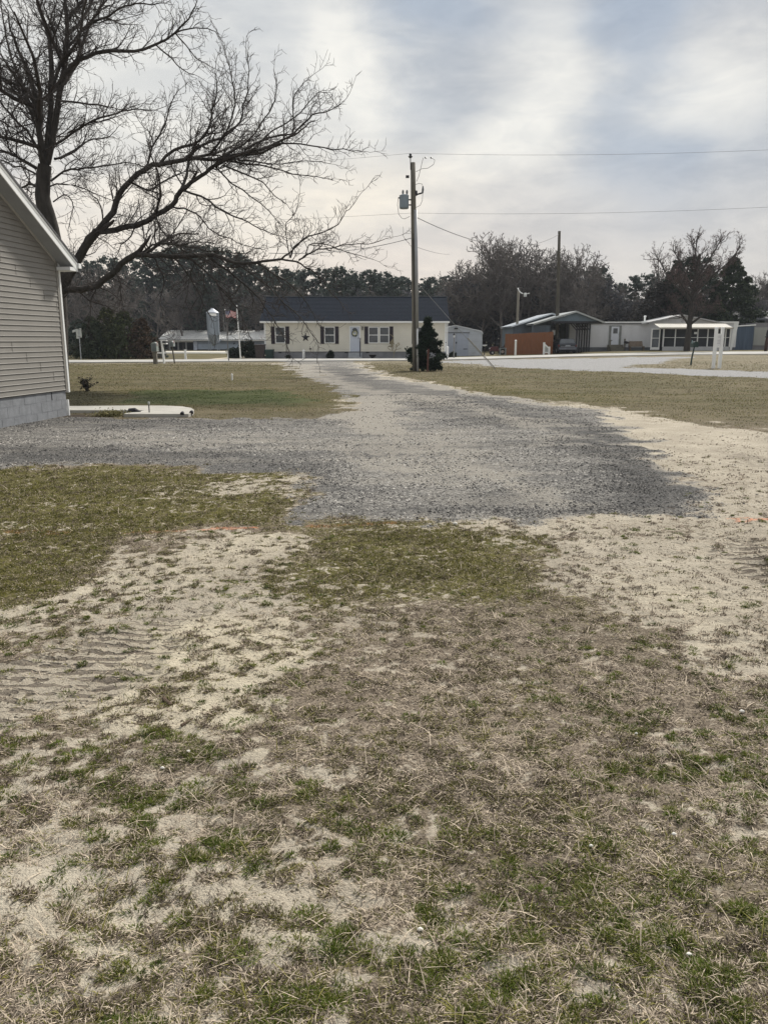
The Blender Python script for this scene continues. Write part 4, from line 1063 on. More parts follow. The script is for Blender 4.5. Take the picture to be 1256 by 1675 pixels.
# ------------------------------------------------------------------ grey garage with open carport, right of centre
def garage():
    Y = 86.0
    X = lambda u, Yq=Y: XZ(u, 556, Yq)[0]
    Z = lambda v, Yq=Y: XZ(628, v, Yq)[1]
    g = TZ(X(900), Y)
    root = thing('garage', 'blue grey gabled carport building with row of black posts beside white mobile home', 'garage', (X(910), Y, g))
    wall = mat('garage_wall', (0.115, 0.14, 0.165), 0.75, 0.15, 1.0, dirt=((0.08, 0.09, 0.1), 0.4), stretch=(3, 3, 0.3))
    rfm = mat('garage_roof', (0.34, 0.36, 0.36), 0.5, 0.12, 0.8, metal=0.2, dirt=((0.22, 0.22, 0.18), 0.5))
    # rear shed part
    xl, xr = X(842), X(908); Yb = Y + 1.5
    MB().box(xl, xr, Yb, Yb + 8, g - 0.2, Z(533.5, Yb)).prism([(xl, Z(533.5, Yb)), (xr, Z(533.5, Yb)), (X(906), Z(513, Yb))], Yb, Yb + 8, 'y').build('wall', wall, root)
    mb = MB()
    a, b, c_ = (X(838), Z(533.5, Yb)), (X(905), Z(512, Yb)), (X(960), Z(531, Yb))
    for p, q in ((a, b), (b, c_)):
        mb.poly([(p[0], Yb - 0.4, p[1]), (q[0], Yb - 0.4, q[1]), (q[0], Yb + 8.3, q[1]), (p[0], Yb + 8.3, p[1])]); mb.poly([(p[0], Yb - 0.4, p[1] - 0.14), (q[0], Yb - 0.4, q[1] - 0.14), (q[0], Yb - 0.4, q[1]), (p[0], Yb - 0.4, p[1])])
        mb.poly([(p[0], Yb - 0.4, p[1] - 0.14), (q[0], Yb - 0.4, q[1] - 0.14), (q[0], Yb + 8.3, q[1] - 0.14), (p[0], Yb + 8.3, p[1] - 0.14)][::-1])
    mb.build('roof', mat('garage_roof_pale', (0.50, 0.54, 0.58), 0.4, 0.08, metal=0.1), root)
    # front gabled part over the car
    Yf = Y - 3.5
    XF = lambda u: X(u, Yf); ZF = lambda v: Z(v, Yf)
    pl, pk, pr = (XF(870), ZF(529.5)), (XF(939), ZF(508.5)), (XF(986), ZF(526.5))
    mb = MB()
    for p, q in ((pl, pk), (pk, pr)):
        mb.poly([(p[0], Yf - 0.35, p[1]), (q[0], Yf - 0.35, q[1]), (q[0], Y + 4, q[1]), (p[0], Y + 4, p[1])]); mb.poly([(p[0], Yf - 0.35, p[1] - 0.16), (q[0], Yf - 0.35, q[1] - 0.16), (q[0], Yf - 0.35, q[1]), (p[0], Yf - 0.35, p[1])])
        mb.poly([(p[0], Yf - 0.35, p[1] - 0.16), (q[0], Yf - 0.35, q[1] - 0.16), (q[0], Y + 4, q[1] - 0.16), (p[0], Y + 4, p[1] - 0.16)][::-1])
    mb.build('roof', rfm, root)
    zb = ZF(525.3)
    MB().prism([(XF(898), zb), (XF(982), zb), (pk[0], pk[1] - 0.18)], Yf, Yf + 0.12, 'y').build('gable', mat('gable_blue', (0.13, 0.17, 0.205), 0.7, 0.1, 1.5), root)
    MB().box(XF(897), XF(982), Yf - 0.03, Yf + 0.13, zb - 0.22, zb - 0.004).build('header_beam', black, root)
    MB().box(XF(870), XF(900), Yf + 0.4, Yf + 0.5, g - 0.1, ZF(532)).build('side_wall', wall, root)
    MB().box(XF(882), XF(904), Y + 2, Y + 2.1, g - 0.1, Z(524, Y + 2)).build('back_wall', wall, root)
    MB().box(X(915, Y + 3.8), X(930, Y + 3.8), Y + 3.8, Y + 3.9, g - 0.1, Z(526, Y + 3.8)).build('back_wall', mat('olive_grey_wall', (0.16, 0.17, 0.13), 0.8, 0.1), root)
    # row of posts with knee braces, running into depth
    for i in range(8):
        yy = Yf + 0.3 + i * 0.95; u = 942.5 + i * 4.15
        x = XF(u) if False else XZ(u, 556, yy)[0]
        zt = XZ(u, 528, yy)[1]
        MB().box(x - 0.07, x + 0.07, yy - 0.07, yy + 0.07, g - 0.1, zt).build('post', black, root)
        MB().beam((x - 0.05, yy, zt - 0.75), (x - 0.75, yy, zt - 0.02), 0.08, 0.1).build('knee_brace', black, root)
    window(root, X(929.2, Y + 3.2), X(936.5, Y + 3.2), Z(556, Y + 3.2), Z(532, Y + 3.2), Y + 3.2)
garage()

# ------------------------------------------------------------------ white mobile home with porch
def mobile_home():
    Y = 88.0
    X = lambda u, Yq=Y: XZ(u, 556, Yq)[0]
    Z = lambda v, Yq=Y: XZ(628, v, Yq)[1]
    g = TZ(X(1080), Y)
    root = thing('mobile_home', 'long white mobile home with grey framed white door and screened front porch', 'mobile home', (X(1080), Y, g))
    wall = mat('trailer_white', (0.66, 0.665, 0.68), 0.55, 0.05, 0.5, dirt=((0.42, 0.42, 0.42), 0.3), stretch=(2, 2, 0.4))
    skirt = mat('skirting_dark', (0.13, 0.14, 0.155), 0.8, 0.2, 1.0)
    zt, zs = Z(528.5), Z(568)
    x0, x1 = X(930), X(1203)
    MB().box(x0, x1, Y, Y + 4.3, zs, zt).build('wall', wall, root)
    MB().box(x0 + 0.05, x1 - 0.05, Y + 0.04, Y + 4.2, g - 0.2, zs - 0.003).build('skirting', skirt, root)
    # thin vertical seams of the siding
    mb = MB(); x = x0 + 0.4
    while x < X(1062): mb.box(x, x + 0.03, Y - 0.012, Y - 0.001, zs, zt - 0.01); x += 0.41
    mb.build('siding_batten', wall, root)
    MB().box(x0 - 0.1, X(1062), Y - 0.15, Y + 4.4, zt + 0.003, zt + 0.16).build('flat_roof', white, root)
    MB().box(x0 - 0.1, X(1058), Y - 0.10, Y - 0.015, zt - 0.1, zt + 0.0).build('painted_eave_shade', mat('eave_shade_grey', (0.12, 0.12, 0.13), 0.7), root)  # dark grey strip stands in for the shade under the eave
    # low gable over the middle
    mb = MB(); pl, pk, pr = (X(1046), Z(529)), (X(1112), Z(514.5)), (X(1180), Z(528))
    mb.prism([(pl[0] + 0.8, zt + 0.005), (pr[0] - 0.5, zt + 0.005), (pk[0], pk[1] - 0.1)], Y + 0.02, Y + 4.3, 'y').build('gable', wall, root)
    mb = MB()
    for p, q in ((pl, pk), (pk, pr)):
        u_ = [(p[0], Y - 0.4, p[1]), (q[0], Y - 0.4, q[1]), (q[0], Y + 4.6, q[1]), (p[0], Y + 4.6, p[1])]
        l_ = [(a, b, c - 0.14) for a, b, c in u_]
        mb.poly(u_); mb.poly(l_[::-1])
        for i in range(4): mb.poly([l_[i], l_[(i + 1) % 4], u_[(i + 1) % 4], u_[i]])
    mb.build('gable_roof', mat('gable_roof_grey', (0.40, 0.40, 0.40), 0.6, 0.1), root)
    MB().box(X(1168), x1 + 0.1, Y - 0.12, Y + 4.4, zt + 0.005, zt + 0.17).build('flat_roof', white, root)
    # end wall trim leaning post at the right corner
    MB().prism([(X(1193), zs - 0.6), (X(1196), zs - 0.6), (X(1204.5), zt), (X(1197), zt)], Y - 0.10, Y - 0.005, 'y').build('end_trim', white, root)
    # door
    d = MB().box(X(998.3), X(1011), Y - 0.05, Y - 0.016, Z(565.5), Z(534)).build('door', mat('door_white', (0.66, 0.69, 0.75), 0.45, 0.03), root)
    f = MB(); fm = mat('door_surround_grey', (0.22, 0.23, 0.22), 0.7)
    f.box(X(994.6), X(998.2), Y - 0.07, Y - 0.014, Z(567), Z(534)).box(X(1011.1), X(1014.7), Y - 0.07, Y - 0.014, Z(567), Z(534)).box(X(994.6), X(1014.7), Y - 0.07, Y - 0.014, Z(533.9), Z(532.5))
    f.build('door_frame', fm, d)
    MB().box(X(1001.3), X(1008.5), Y - 0.06, Y - 0.051, Z(545.5), Z(537)).build('door_window', glass, d)
    MB().cyl((X(999.7), Y - 0.1, Z(557)), (X(999.7), Y - 0.05, Z(557)), 0.05).build('knob', black, d)
    st = MB()
    for i in range(3): st.box(X(993), X(1018), Y - 0.3 * (3 - i) - 0.05, Y - 0.3 * (2 - i) - 0.053, g - 0.1, g + 0.2 * (i + 1))
    st.build('steps', mat('wood_step', (0.16, 0.15, 0.12), 0.85, 0.2, 3), root)
    for q_ in ((1016.5, 1018.5, 554), (993.5, 995, 556)): MB().box(X(q_[0]), X(q_[1]), Y - 0.95, Y - 0.8, g - 0.1, Z(q_[2])).build('rail_post', mat('wood_step', (0, 0, 0)), root)
    # vent pipe
    MB().cyl((X(1059), Y + 1.5, zt), (X(1059), Y + 1.5, Z(518)), 0.09).cyl((X(1059), Y + 1.5, Z(518)), (X(1059), Y + 1.5, Z(515.3)), 0.17, 0.1).build('roof_vent', white, root)
    # porch
    Yp = Y - 3.2
    XP = lambda u: XZ(u, 556, Yp)[0]; ZP = lambda v: XZ(628, v, Yp)[1]
    zw, zk, zf_ = ZP(537), ZP(567), g
    pm = MB(); pm.box(XP(1084), XP(1193), Yp, Yp + 0.12, zf_ - 0.1, zk); pm.build('porch_knee_wall', mat('porch_wall', (0.48, 0.49, 0.50), 0.6, 0.06), root)
    for u in (1084.5, 1103.5, 1140, 1156.5, 1171, 1185.5, 1193):
        MB().box(XP(u) - 0.05, XP(u) + 0.05, Yp - 0.02, Yp + 0.1, zk + 0.003, zw).build('porch_post', white, root)
    MB().box(XP(1085), XP(1193), Yp - 0.005, Yp + 0.06, ZP(552.6), ZP(551.7)).build('porch_rail', white, root)
    scr = mat('insect_screen', (0.035, 0.04, 0.046), 0.6, 0.3, 0.6, spec=0.2)
    MB().box(XP(1085), XP(1193), Yp + 0.07, Yp + 0.09, zk + 0.004, zw - 0.004).build('screen', scr, root)
    MB().box(XP(1084), XP(1193), Yp + 0.2, Y - 0.02, g - 0.05, g + 0.12).build('porch_floor', mat('wood_step', (0, 0, 0)), root)
    # open screen door at the left, darker doorway beside it
    dr = MB(); dr.box(XP(1064), XP(1065.8), Yp, Yp + 0.06, ZP(572), ZP(537.5)).box(XP(1077), XP(1078.6), Yp, Yp + 0.06, ZP(572), ZP(537.5)).box(XP(1065.8), XP(1077), Yp, Yp + 0.06, ZP(539), ZP(537.5)).box(XP(1065.8), XP(1077), Yp, Yp + 0.06, ZP(553.6), ZP(552.6)).box(XP(1065.8), XP(1077), Yp, Yp + 0.06, ZP(572), ZP(568))
    dd = dr.build('screen_door', white, root)
    MB().box(XP(1065.8), XP(1077), Yp + 0.02, Yp + 0.04, ZP(568), ZP(539)).build('screen_panel', mat('screen_grey', (0.12, 0.135, 0.15), 0.6, 0.2), dd)
    MB().box(XP(1079), XP(1084), Yp + 0.25, Yp + 0.3, g, zw).build('doorway', dark_open, root)
    # bright sloping awning
    a0, a1 = XP(1075), XP(1194)
    aw = MB(); yt, zt_ = Yp + 1.5, ZP(529.3); yb_, zb_ = Yp - 0.5, ZP(536.4)
    x = a0 + 0.8
    aw.poly([(a0, yb_, zb_), (a0 + 0.0, yb_, zb_), (a0 + 0.4, yt, zt_)])
    k = 30
    for i in range(k):
        p, q = a0 + (a1 - a0) * i / k, a0 + (a1 - a0) * (i + 0.5) / k; r_ = a0 + (a1 - a0) * (i + 1) / k
        aw.poly([(p, yb_, zb_), (q, yb_, zb_ + 0.04), (q, yt, zt_ + 0.04), (p, yt, zt_)]); aw.poly([(q, yb_, zb_ + 0.04), (r_, yb_, zb_), (r_, yt, zt_), (q, yt, zt_ + 0.04)])
    aw.box(a0, a1, yb_ - 0.05, yb_ - 0.002, zb_ - 0.12, zb_ + 0.05)
    aw.box(a0, a1, yt + 0.002, yt + 0.06, zt_ - 0.1, zt_ + 0.1)
    aw.build('awning', mat('awning_metal', (0.46, 0.44, 0.39), 0.5, 0.12, 0.8, dirt=((0.42, 0.36, 0.28), 0.5)), root)
    MB().box(XP(1133.5), XP(1138), Yp - 0.1, Yp - 0.03, ZP(546.5), ZP(543)).build('porch_light', white, root)
mobile_home()

# outbuildings at the right edge
def outbuildings():
    Y = 90.0
    X = lambda u, Yq=Y: XZ(u, 556, Yq)[0]
    Z = lambda v, Yq=Y: XZ(628, v, Yq)[1]
    g = TZ(X(1220), Y)
    t = thing('tool_shed', 'dark blue grey board shed with white roof edge right of the mobile home', 'shed', (X(1214), Y, g))
    bl = mat('blue_boards', (0.075, 0.105, 0.15), 0.75, 0.15, 1.5, stretch=(4, 4, 0.2))
    mb = MB(); x = X(1197); k = 0
    while x < X(1231):
        w_ = min(0.24, X(1231) - x); mb.box(x, x + w_ - 0.015, Y - (0.02 if k % 2 else 0.0), Y + 3, g - 0.2, Z(534)); x += w_; k += 1
        if w_ < 0.03: break
    mb.build('wall', bl, t)
    MB().beam((X(1200), Y - 0.05, Z(533.6)), (X(1232.5), Y - 0.05, Z(531.5)), 0.2, 0.12).build('roof_edge', white, t)
    MB().box(X(1197), X(1232), Y + 0.1, Y + 3.2, Z(533.8), Z(532.6)).build('roof', mat('tin_grey', (0.12, 0.125, 0.13), 0.8), t)
    Y2 = 96.0
    t = thing('house', 'dull beige house with grey roof at the right edge', 'house', (X(1280, Y2), Y2, g))
    MB().box(X(1205, Y2), X(1420, Y2), Y2, Y2 + 8, g - 0.2, Z(522.5, Y2)).build('wall', mat('dull_mauve_wall', (0.20, 0.195, 0.20), 0.75, 0.08, 1.0), t)
    mb = MB(); a, b = X(1196, Y2), X(1425, Y2); z0, z1 = Z(522, Y2), Z(509, Y2 + 4)
    mb.poly([(a, Y2 - 0.5, z0), (b, Y2 - 0.5, z0), (b, Y2 + 4, z1), (a, Y2 + 4, z1)]); mb.poly([(b, Y2 + 8.5, z0), (a, Y2 + 8.5, z0), (a, Y2 + 4, z1), (b, Y2 + 4, z1)])
    mb.poly([(a, Y2 - 0.5, z0 - 0.12), (b, Y2 - 0.5, z0 - 0.12), (b, Y2 - 0.5, z0), (a, Y2 - 0.5, z0)])
    mb.poly([(a, Y2 - 0.5, z0 - 0.12), (a, Y2 - 0.5, z0), (a, Y2 + 4, z1), (a, Y2 + 8.5, z0), (a, Y2 + 8.5, z0 - 0.12)])
    mb.build('roof', mat('grey_blue_roof', (0.075, 0.08, 0.09), 0.85, 0.15, 3), t)
    Y3 = 91.0
    d = MB().box(X(1231.5, Y3), X(1252, Y3), Y3, Y3 + 0.1, Z(565, Y3), Z(535.5, Y3)).build('garage_door', mat('pale_grey_door', (0.33, 0.335, 0.31), 0.6, 0.05, 1.0, stretch=(5, 5, .3)), t)
    MB().box(X(1231.5, Y3), X(1420, Y3), Y3 + 0.11, Y2 - 0.02, g - 0.2, Z(528, Y3)).build('front_wing', mat('dull_mauve_wall', (0, 0, 0)), t)
    MB().box(X(1252.3, Y3), X(1255, Y3), Y3 - 0.02, Y3 + 0.1, Z(567, Y3), Z(535, Y3)).build('door_trim', mat('mauve_trim', (0.3, 0.29, 0.31), 0.6), t)
outbuildings()

# ------------------------------------------------------------------ poles and wires
wood = mat('weathered_wood', (0.15, 0.14, 0.115), 0.9, 0.25, 3.0, 0.6, 30, stretch=(3, 3, 0.25), dirt=((0.08, 0.08, 0.06), 0.4))
wood2 = mat('dark_wood', (0.085, 0.078, 0.062), 0.9, 0.3, 3.0, 0.4, 30, stretch=(3, 3, 0.3))
wire_m = mat('wire_dark', (0.16, 0.16, 0.16), 0.6)
WIRES = []
def utility_pole():
    b = G(680, 607); Y = b.y
    top = P(675.2, 266, Y); b.z = -0.3
    root = thing('utility_pole', 'tall leaning utility pole with grey transformer and metal conduit, before the cream house', 'utility pole', (b.x, Y, 0))
    ax = top - b
    def at(z, dx=0, dy=0): return b + ax * ((z - b.z) / ax.z) + Vector((dx, dy, 0))
    H = top.z
    MB().tube([at(b.z + (H - b.z) * t) for t in np.linspace(0, 1, 9)], [0.175 - 0.055 * t for t in np.linspace(0, 1, 9)], 14).build('pole', wood, root, smooth=True)
    # insulator pin on top
    m = MB(); m.cyl(at(H - 0.35, -0.12, -0.05), at(H + 0.28, -0.12, -0.05), 0.022, n=6); m.build('pin', black, root)
    MB().tube([at(H + 0.20, -0.12, -0.05), at(H + 0.27, -0.12, -0.05), at(H + 0.30, -0.12, -0.05), at(H + 0.38, -0.12, -0.05), at(H + 0.42, -0.12, -0.05)], [0.05, 0.12, 0.06, 0.07, 0.02], 10).build('insulator', mat('insulator_dark', (0.05, 0.055, 0.06), 0.3), root)
    MB().box(at(H).x - 0.35, at(H).x - 0.18, Y - 0.06, Y + 0.06, P(0, 291, Y).z, P(0, 287, Y).z).build('bracket', black, root)
    # conduit in two lengths on the right face
    zc = P(0, 344, Y).z
    gal = mat('conduit_grey', (0.33, 0.34, 0.35), 0.5, 0.08, 2.0, metal=0.2)
    MB().tube([at(0.0, 0.10, -0.17), at(2.2, 0.10, -0.165)], 0.05, 10).build('conduit', mat('conduit_light', (0.55, 0.56, 0.56), 0.55), root, smooth=True)
    MB().tube([at(2.2, 0.10, -0.165), at(zc, 0.10, -0.14)], 0.085, 10).build('conduit', gal, root, smooth=True)
    MB().tube([at(-0.1, -0.03, -0.20), at(6.6, -0.05, -0.165)], 0.016, 5).build('ground_wire', black, root)
    # transformer can on the left
    tg = mat('transformer_grey', (0.22, 0.27, 0.31), 0.45, 0.08, 2.0)
    c = P(660.8, 331, Y); r_ = 0.235; z0, z1 = P(0, 341.5, Y).z, P(0, 319.8, Y).z
    tr = MB().tube([(c.x, Y, z0), (c.x, Y, z0 + 0.05), (c.x, Y, z1 - 0.08), (c.x, Y, z1), (c.x, Y, z1 + 0.04)], [r_ * 0.9, r_, r_, r_ * 1.03, r_ * 0.6], 18).build('transformer', tg, root, smooth=False)
    for dx in (-0.06, 0.14): MB().tube([(c.x + dx, Y, z1 + 0.03), (c.x + dx, Y, z1 + 0.12), (c.x + dx, Y, z1 + 0.16), (c.x + dx, Y, z1 + 0.26)], [0.05, 0.045, 0.065, 0.03], 8).build('bushing', mat('bushing_grey', (0.18, 0.19, 0.2), 0.3), tr)
    MB().cyl((c.x - r_ - 0.06, Y - 0.05, z1 - 0.12), (c.x - r_ + 0.01, Y - 0.05, z1 - 0.12), 0.035).build('terminal', black, tr)
    for z in (z1 - 0.2, z0 + 0.18): MB().beam((c.x + r_ - 0.03, Y, z), (at(z).x - 0.08, Y, z), 0.05, 0.06).build('mount', black, root)
    # cut-out fuse on its arm at the right
    p = P(691.5, 312, Y); a0 = P(680, 318.5, Y)
    MB().beam(a0, P(690, 315.8, Y), 0.05, 0.07).build('fuse_arm', black, root)
    MB().tube([P(690.8, 316, Y), P(691.5, 310, Y), P(691.5, 304.5, Y)], [0.05, 0.055, 0.03], 8).build('fuse', mat('fuse_grey', (0.13, 0.14, 0.15), 0.4), root)
    MB().tube([P(679.5, 320, Y), P(680, 312, Y)], [0.09, 0.09], 8).build('arrester', black, root)
    # loose jumper wires
    for nm, pts in (('jumper_wire', [(651.5, 323), (650, 335), (652, 350), (657, 357), (662, 358), (670, 354)]),
                    ('jumper_wire', [(691, 305), (690.5, 301), (684, 300), (678, 303)]),
                    ('jumper_wire', [(691.3, 316), (690.5, 328), (687, 336), (680, 339.5), (677, 339)]),
                    ('jumper_wire', [(692, 258), (688, 275), (685, 288), (681, 297)]),
                    ('jumper_wire', [(705, 257.5), (711, 262), (709, 269), (700, 275), (690, 276), (680, 281)])):
        q = [P(u, v, Y - 0.02 * i) for i, (u, v) in enumerate(pts)]
        MB().tube(q, 0.012, 5).build(nm, wire_m, root)
    for u in (696, 705): MB().tube([P(u, 259.4, Y), P(u, 258, Y), P(u, 256.6, Y)], [0.02, 0.06, 0.02], 8).build('wire_clamp', black, root)
    return at, Y, H
at_pole, YP, HP = utility_pole()
def wire(name, label, a, b, sag, r=0.011, n=24):
    a, b = Vector(a), Vector(b); pts = []
    for i in range(n + 1):
        t = i / n; p = a.lerp(b, t); p.z -= sag * 4 * t * (1 - t); pts.append(p)
    o = MB().tube(pts, r, 5).build(name, wire_m, loc=tuple(a))
    return tag(o, label, 'wire', 'overhead wires')
def pole2():
    Y = 84.0; b = P(910, 574, Y); g = TZ(b.x, Y); top = P(914.5, 378, Y)
    root = thing('utility_pole', 'dark wooden pole standing at the grey garage, farther off', 'utility pole', (b.x, Y, g))
    b.z = g - 0.3
    MB().tube([b.lerp(top, t) for t in np.linspace(0, 1, 6)], [0.20, 0.19, 0.18, 0.165, 0.15, 0.14], 12).build('pole', wood2, root, smooth=True)
    MB().box(b.x - 0.55, b.x - 0.28, Y - 0.2, Y + 0.1, P(0, 548, Y).z, P(0, 540, Y).z).build('meter_box', mat('meter_pale', (0.5, 0.5, 0.47), 0.6), root)
    MB().tube([(b.x - 0.4, Y, g), (b.x - 0.4, Y, P(0, 541, Y).z)], 0.04, 6).build('conduit', mat('conduit_dk', (0.12, 0.12, 0.11), .7), root)
    return top
top2 = pole2()
def yard_light():
    Y = 88.0; b = P(844, 573, Y); g = TZ(b.x, Y); top = P(847.5, 476, Y)
    root = thing('yard_light', 'wooden yard light pole with curved white lamp arm beside the brown board fence', 'yard light', (b.x, Y, g))
    b.z = g - 0.3
    MB().tube([b, top], [0.16, 0.12], 10).build('pole', mat('grey_brown_wood', (0.17, 0.155, 0.125), 0.9, 0.2, 3, stretch=(3, 3, .3)), root, smooth=True)
    q = [P(u, v, Y - 0.3) for u, v in ((846.5, 471), (848, 475), (851, 478.5), (855, 480.5))]
    ar = MB().tube(q, 0.055, 8).build('lamp_arm', white, root, smooth=True)
    a, c = P(858.5, 479, Y - 0.3), P(858.5, 485, Y - 0.3)
    MB().tube([a, a.lerp(c, 0.35), c], [0.10, 0.14, 0.17], 12).build('lamp', mat('lamp_pale', (0.6, 0.62, 0.6), 0.4), ar, smooth=True)
    MB().tube([P(860, 481, Y - 0.3), P(866, 479.5, Y - 0.3)], 0.03, 6).build('bracket', white, ar)
yard_light()
# primary line, neutral, drops and guy
pt = at_pole(HP + 0.42, -0.12, -0.05)
pR, pL = P(1500, 232, 36.0), P(60, 284, 62.0)
wire('power_line', 'thin topmost power line running from the pole top out to the right', pt, pR, 0.25, 0.006)
wire('power_line', 'thin topmost power line running from the pole top to the left behind the bare tree', pt, pL, 0.25, 0.006)
nz = P(0, 348.5, YP).z
wire('neutral_wire', 'lower overhead wire running from the transformer height out to the right', at_pole(nz, 0.13), P(1500, 324, 36.0), 0.25, 0.006)
wire('neutral_wire', 'lower overhead wire running from the transformer height to the left', at_pole(nz, -0.13), P(60, 366, 62.0), 0.2, 0.006)
wire('service_wire', 'sagging service wire from the tall pole to the far pole by the garage', P(678, 354, YP), top2 - Vector((0, 0, 0.3)), 1.3, 0.02)
wire('service_wire', 'service wire running from the tall pole into the bare tree branches', P(674, 389, YP), P(440, 414, 33.0), 0.25, 0.016)
wire('service_wire', 'lowest service wire from the tall pole towards the cream house', P(681, 404, YP), P(735, 416, 78.0) , 0.1, 0.012)
ga = G(812, 605)
gy_ = thing('guy_wire', 'slanting guy wire with pale marker anchored in the grass right of the bushy pole', 'guy wire', (ga.x, ga.y, 0))
gp = P(683, 463, YP + 0.0); gt = Vector((ga.x, ga.y, 0)) - gp
MB().tube([gp, Vector((ga.x, ga.y, -0.1))], 0.013, 5).build('wire', mat('guy_steel', (0.3, 0.3, 0.3), 0.5), gy_)
MB().tube([gp + gt * 0.62, gp + gt * 0.985], 0.024, 8).build('guard', mat('guard_grey', (0.30, 0.28, 0.24), 0.6), gy_)

# ------------------------------------------------------------------ right: sign, posts, mailbox
def estate_sign():
    a, b = G(1160.8, 602), G(1182.5, 603); Y = (a.y + b.y) / 2; a.y = b.y = Y; g = TZ(a.x, Y)
    X = lambda u: XZ(u, 560, Y)[0]; Z = lambda v: XZ(628, v, Y)[1]
    root = thing('yard_sign', 'white two post wooden sign frame standing in the grass near the gravel lane', 'sign', ((a.x + b.x) / 2, Y, g))
    xl, xr = a.x - 0.03, b.x - 0.03; w_ = 0.085
    zt = Z(535)
    for x in (xl, xr): MB().box(x - w_, x + w_, Y - 0.07, Y + 0.07, g - 0.1, zt).build('post', white, root, bevel=0.01)
    MB().box(xl + w_ + 0.002, xr - w_ - 0.002, Y - 0.05, Y + 0.05, Z(549), Z(545.8)).build('crossbar', white, root)
    MB().box(xl + w_ + 0.002, xr - w_ - 0.002, Y - 0.05, Y + 0.05, Z(568.5), Z(565.5)).build('crossbar', white, root)
    bd = MB().box(xl + w_ + 0.002, xr - w_ - 0.002, Y - 0.02, Y + 0.02, Z(565.4), Z(549.1)).build('board', mat('sign_board', (0.76, 0.76, 0.77), 0.5, 0.04, 2.0), root)
    xm = (xl + xr) / 2
    for v, hw in ((551.2, 0.26), (556.5, 0.10), (559.3, 0.14), (562, 0.09)):
        MB().box(xm - hw, xm + hw, Y - 0.028, Y - 0.021, Z(v + 0.5), Z(v - 0.35)).build('faded_line', mat('sign_ink', (0.45, 0.46, 0.48), 0.6), bd)
estate_sign()
def green_box():
    g0 = G(1132, 597); Y = g0.y; g = g0.z
    X = lambda u: XZ(u, 560, Y)[0]; Z = lambda v: XZ(628, v, Y)[1]
    root = thing('mailbox', 'dark green mailbox on a slightly bent dark post, left of the white sign frame', 'mailbox', (g0.x, Y, g))
    gm = mat('dark_green_paint', (0.018, 0.04, 0.036), 0.5, 0.2)
    MB().tube([(X(1132), Y, g - 0.1), (X(1133.2), Y, Z(583)), (X(1135.5), Y, Z(568))], [0.055, 0.05, 0.045], 8).build('post', gm, root)
    xa, xb = X(1135.2) - 0.16, X(1135.2) + 0.16; z0, z1 = Z(568), Z(562)
    prof = [(xa, z0), (xb, z0), (xb, z1)] + [(X(1135.2) + 0.16 * math.cos(a), z1 + 0.13 * math.sin(a)) for a in np.linspace(0.2, math.pi - 0.2, 7)] + [(xa, z1)]
    bx = MB().prism(prof, Y - 0.30, Y + 0.25, 'y').build('box', gm, root)
    MB().box(xa - 0.03, xa - 0.005, Y - 0.1, Y - 0.05, z1, z1 + 0.22).build('flag', mat('pale_teal', (0.25, 0.36, 0.36), 0.5), bx)
green_box()
def edge_post():
    Y = 80.0; b = P(1252.5, 573, Y); g = TZ(b.x, Y)
    X = lambda u: XZ(u, 560, Y)[0]; Z = lambda v: XZ(628, v, Y)[1]
    root = thing('lamp_post', 'dark rusty post with black lantern shaped top at the far right edge', 'lamp post', (X(1253), Y, g))
    MB().tube([(X(1252.8), Y, g - 0.1), (X(1253), Y, Z(562)), (X(1253), Y, Z(552))], [0.14, 0.17, 0.1], 8).build('post', mat('rusty_dark', (0.06, 0.035, 0.03), 0.85, 0.3, 6), root)
    MB().tube([(X(1255), Y, Z(552)), (X(1255), Y, Z(548)), (X(1255.5), Y, Z(541)), (X(1256.5), Y, Z(538))], [0.15, 0.24, 0.22, 0.05], 10).build('lantern', black, root)
    MB().beam((X(1249.5), Y, Z(551)), (X(1254), Y, Z(551.5)), 0.08, 0.1).build('arm', black, root)
edge_post()
def simple_post(name, label, cat, u, vb, vt, hw=0.06, m=None, Y=None, cap=True, group=None):
    if Y is None: p = G(u, vb); Y = p.y
    x = XZ(u, vb, Y)[0]; g = TZ(x, Y); z = XZ(u, vt, Y)[1]
    mb = MB().box(x - hw, x + hw, Y - hw, Y + hw, g - 0.1, z - hw)
    b = len(mb.v); 
    mb.poly([(x - hw * 1.3, Y - hw * 1.3, z - hw + 0.002), (x + hw * 1.3, Y - hw * 1.3, z - hw + 0.002), (x, Y, z)]); mb.poly([(x + hw * 1.3, Y - hw * 1.3, z - hw + 0.002), (x + hw * 1.3, Y + hw * 1.3, z - hw + 0.002), (x, Y, z)])
    mb.poly([(x + hw * 1.3, Y + hw * 1.3, z - hw + 0.002), (x - hw * 1.3, Y + hw * 1.3, z - hw + 0.002), (x, Y, z)]); mb.poly([(x - hw * 1.3, Y + hw * 1.3, z - hw + 0.002), (x - hw * 1.3, Y - hw * 1.3, z - hw + 0.002), (x, Y, z)])
    mb.poly([(x - hw * 1.3, Y - hw * 1.3, z - hw + 0.002), (x - hw * 1.3, Y + hw * 1.3, z - hw + 0.002), (x + hw * 1.3, Y + hw * 1.3, z - hw + 0.002), (x + hw * 1.3, Y - hw * 1.3, z - hw + 0.002)])
    return tag(mb.build(name, m or white, loc=(x, Y, g)), label, cat, group)
simple_post('marker_post', 'white square post standing before the brown board fence', 'post', 842.5, 579, 555.5, 0.09, Y=79)
simple_post('marker_post', 'short white post by the road in front of the cream house, under the star', 'post', 497, 588, 571.5, 0.10, Y=69.2)
simple_post('marker_post', 'white post at the right corner of the cream house', 'post', 731.5, 586, 566, 0.10, Y=70.0)
simple_post('survey_stake', 'tiny white stake in the left lawn', 'stake', 380, 622, 611, 0.03)
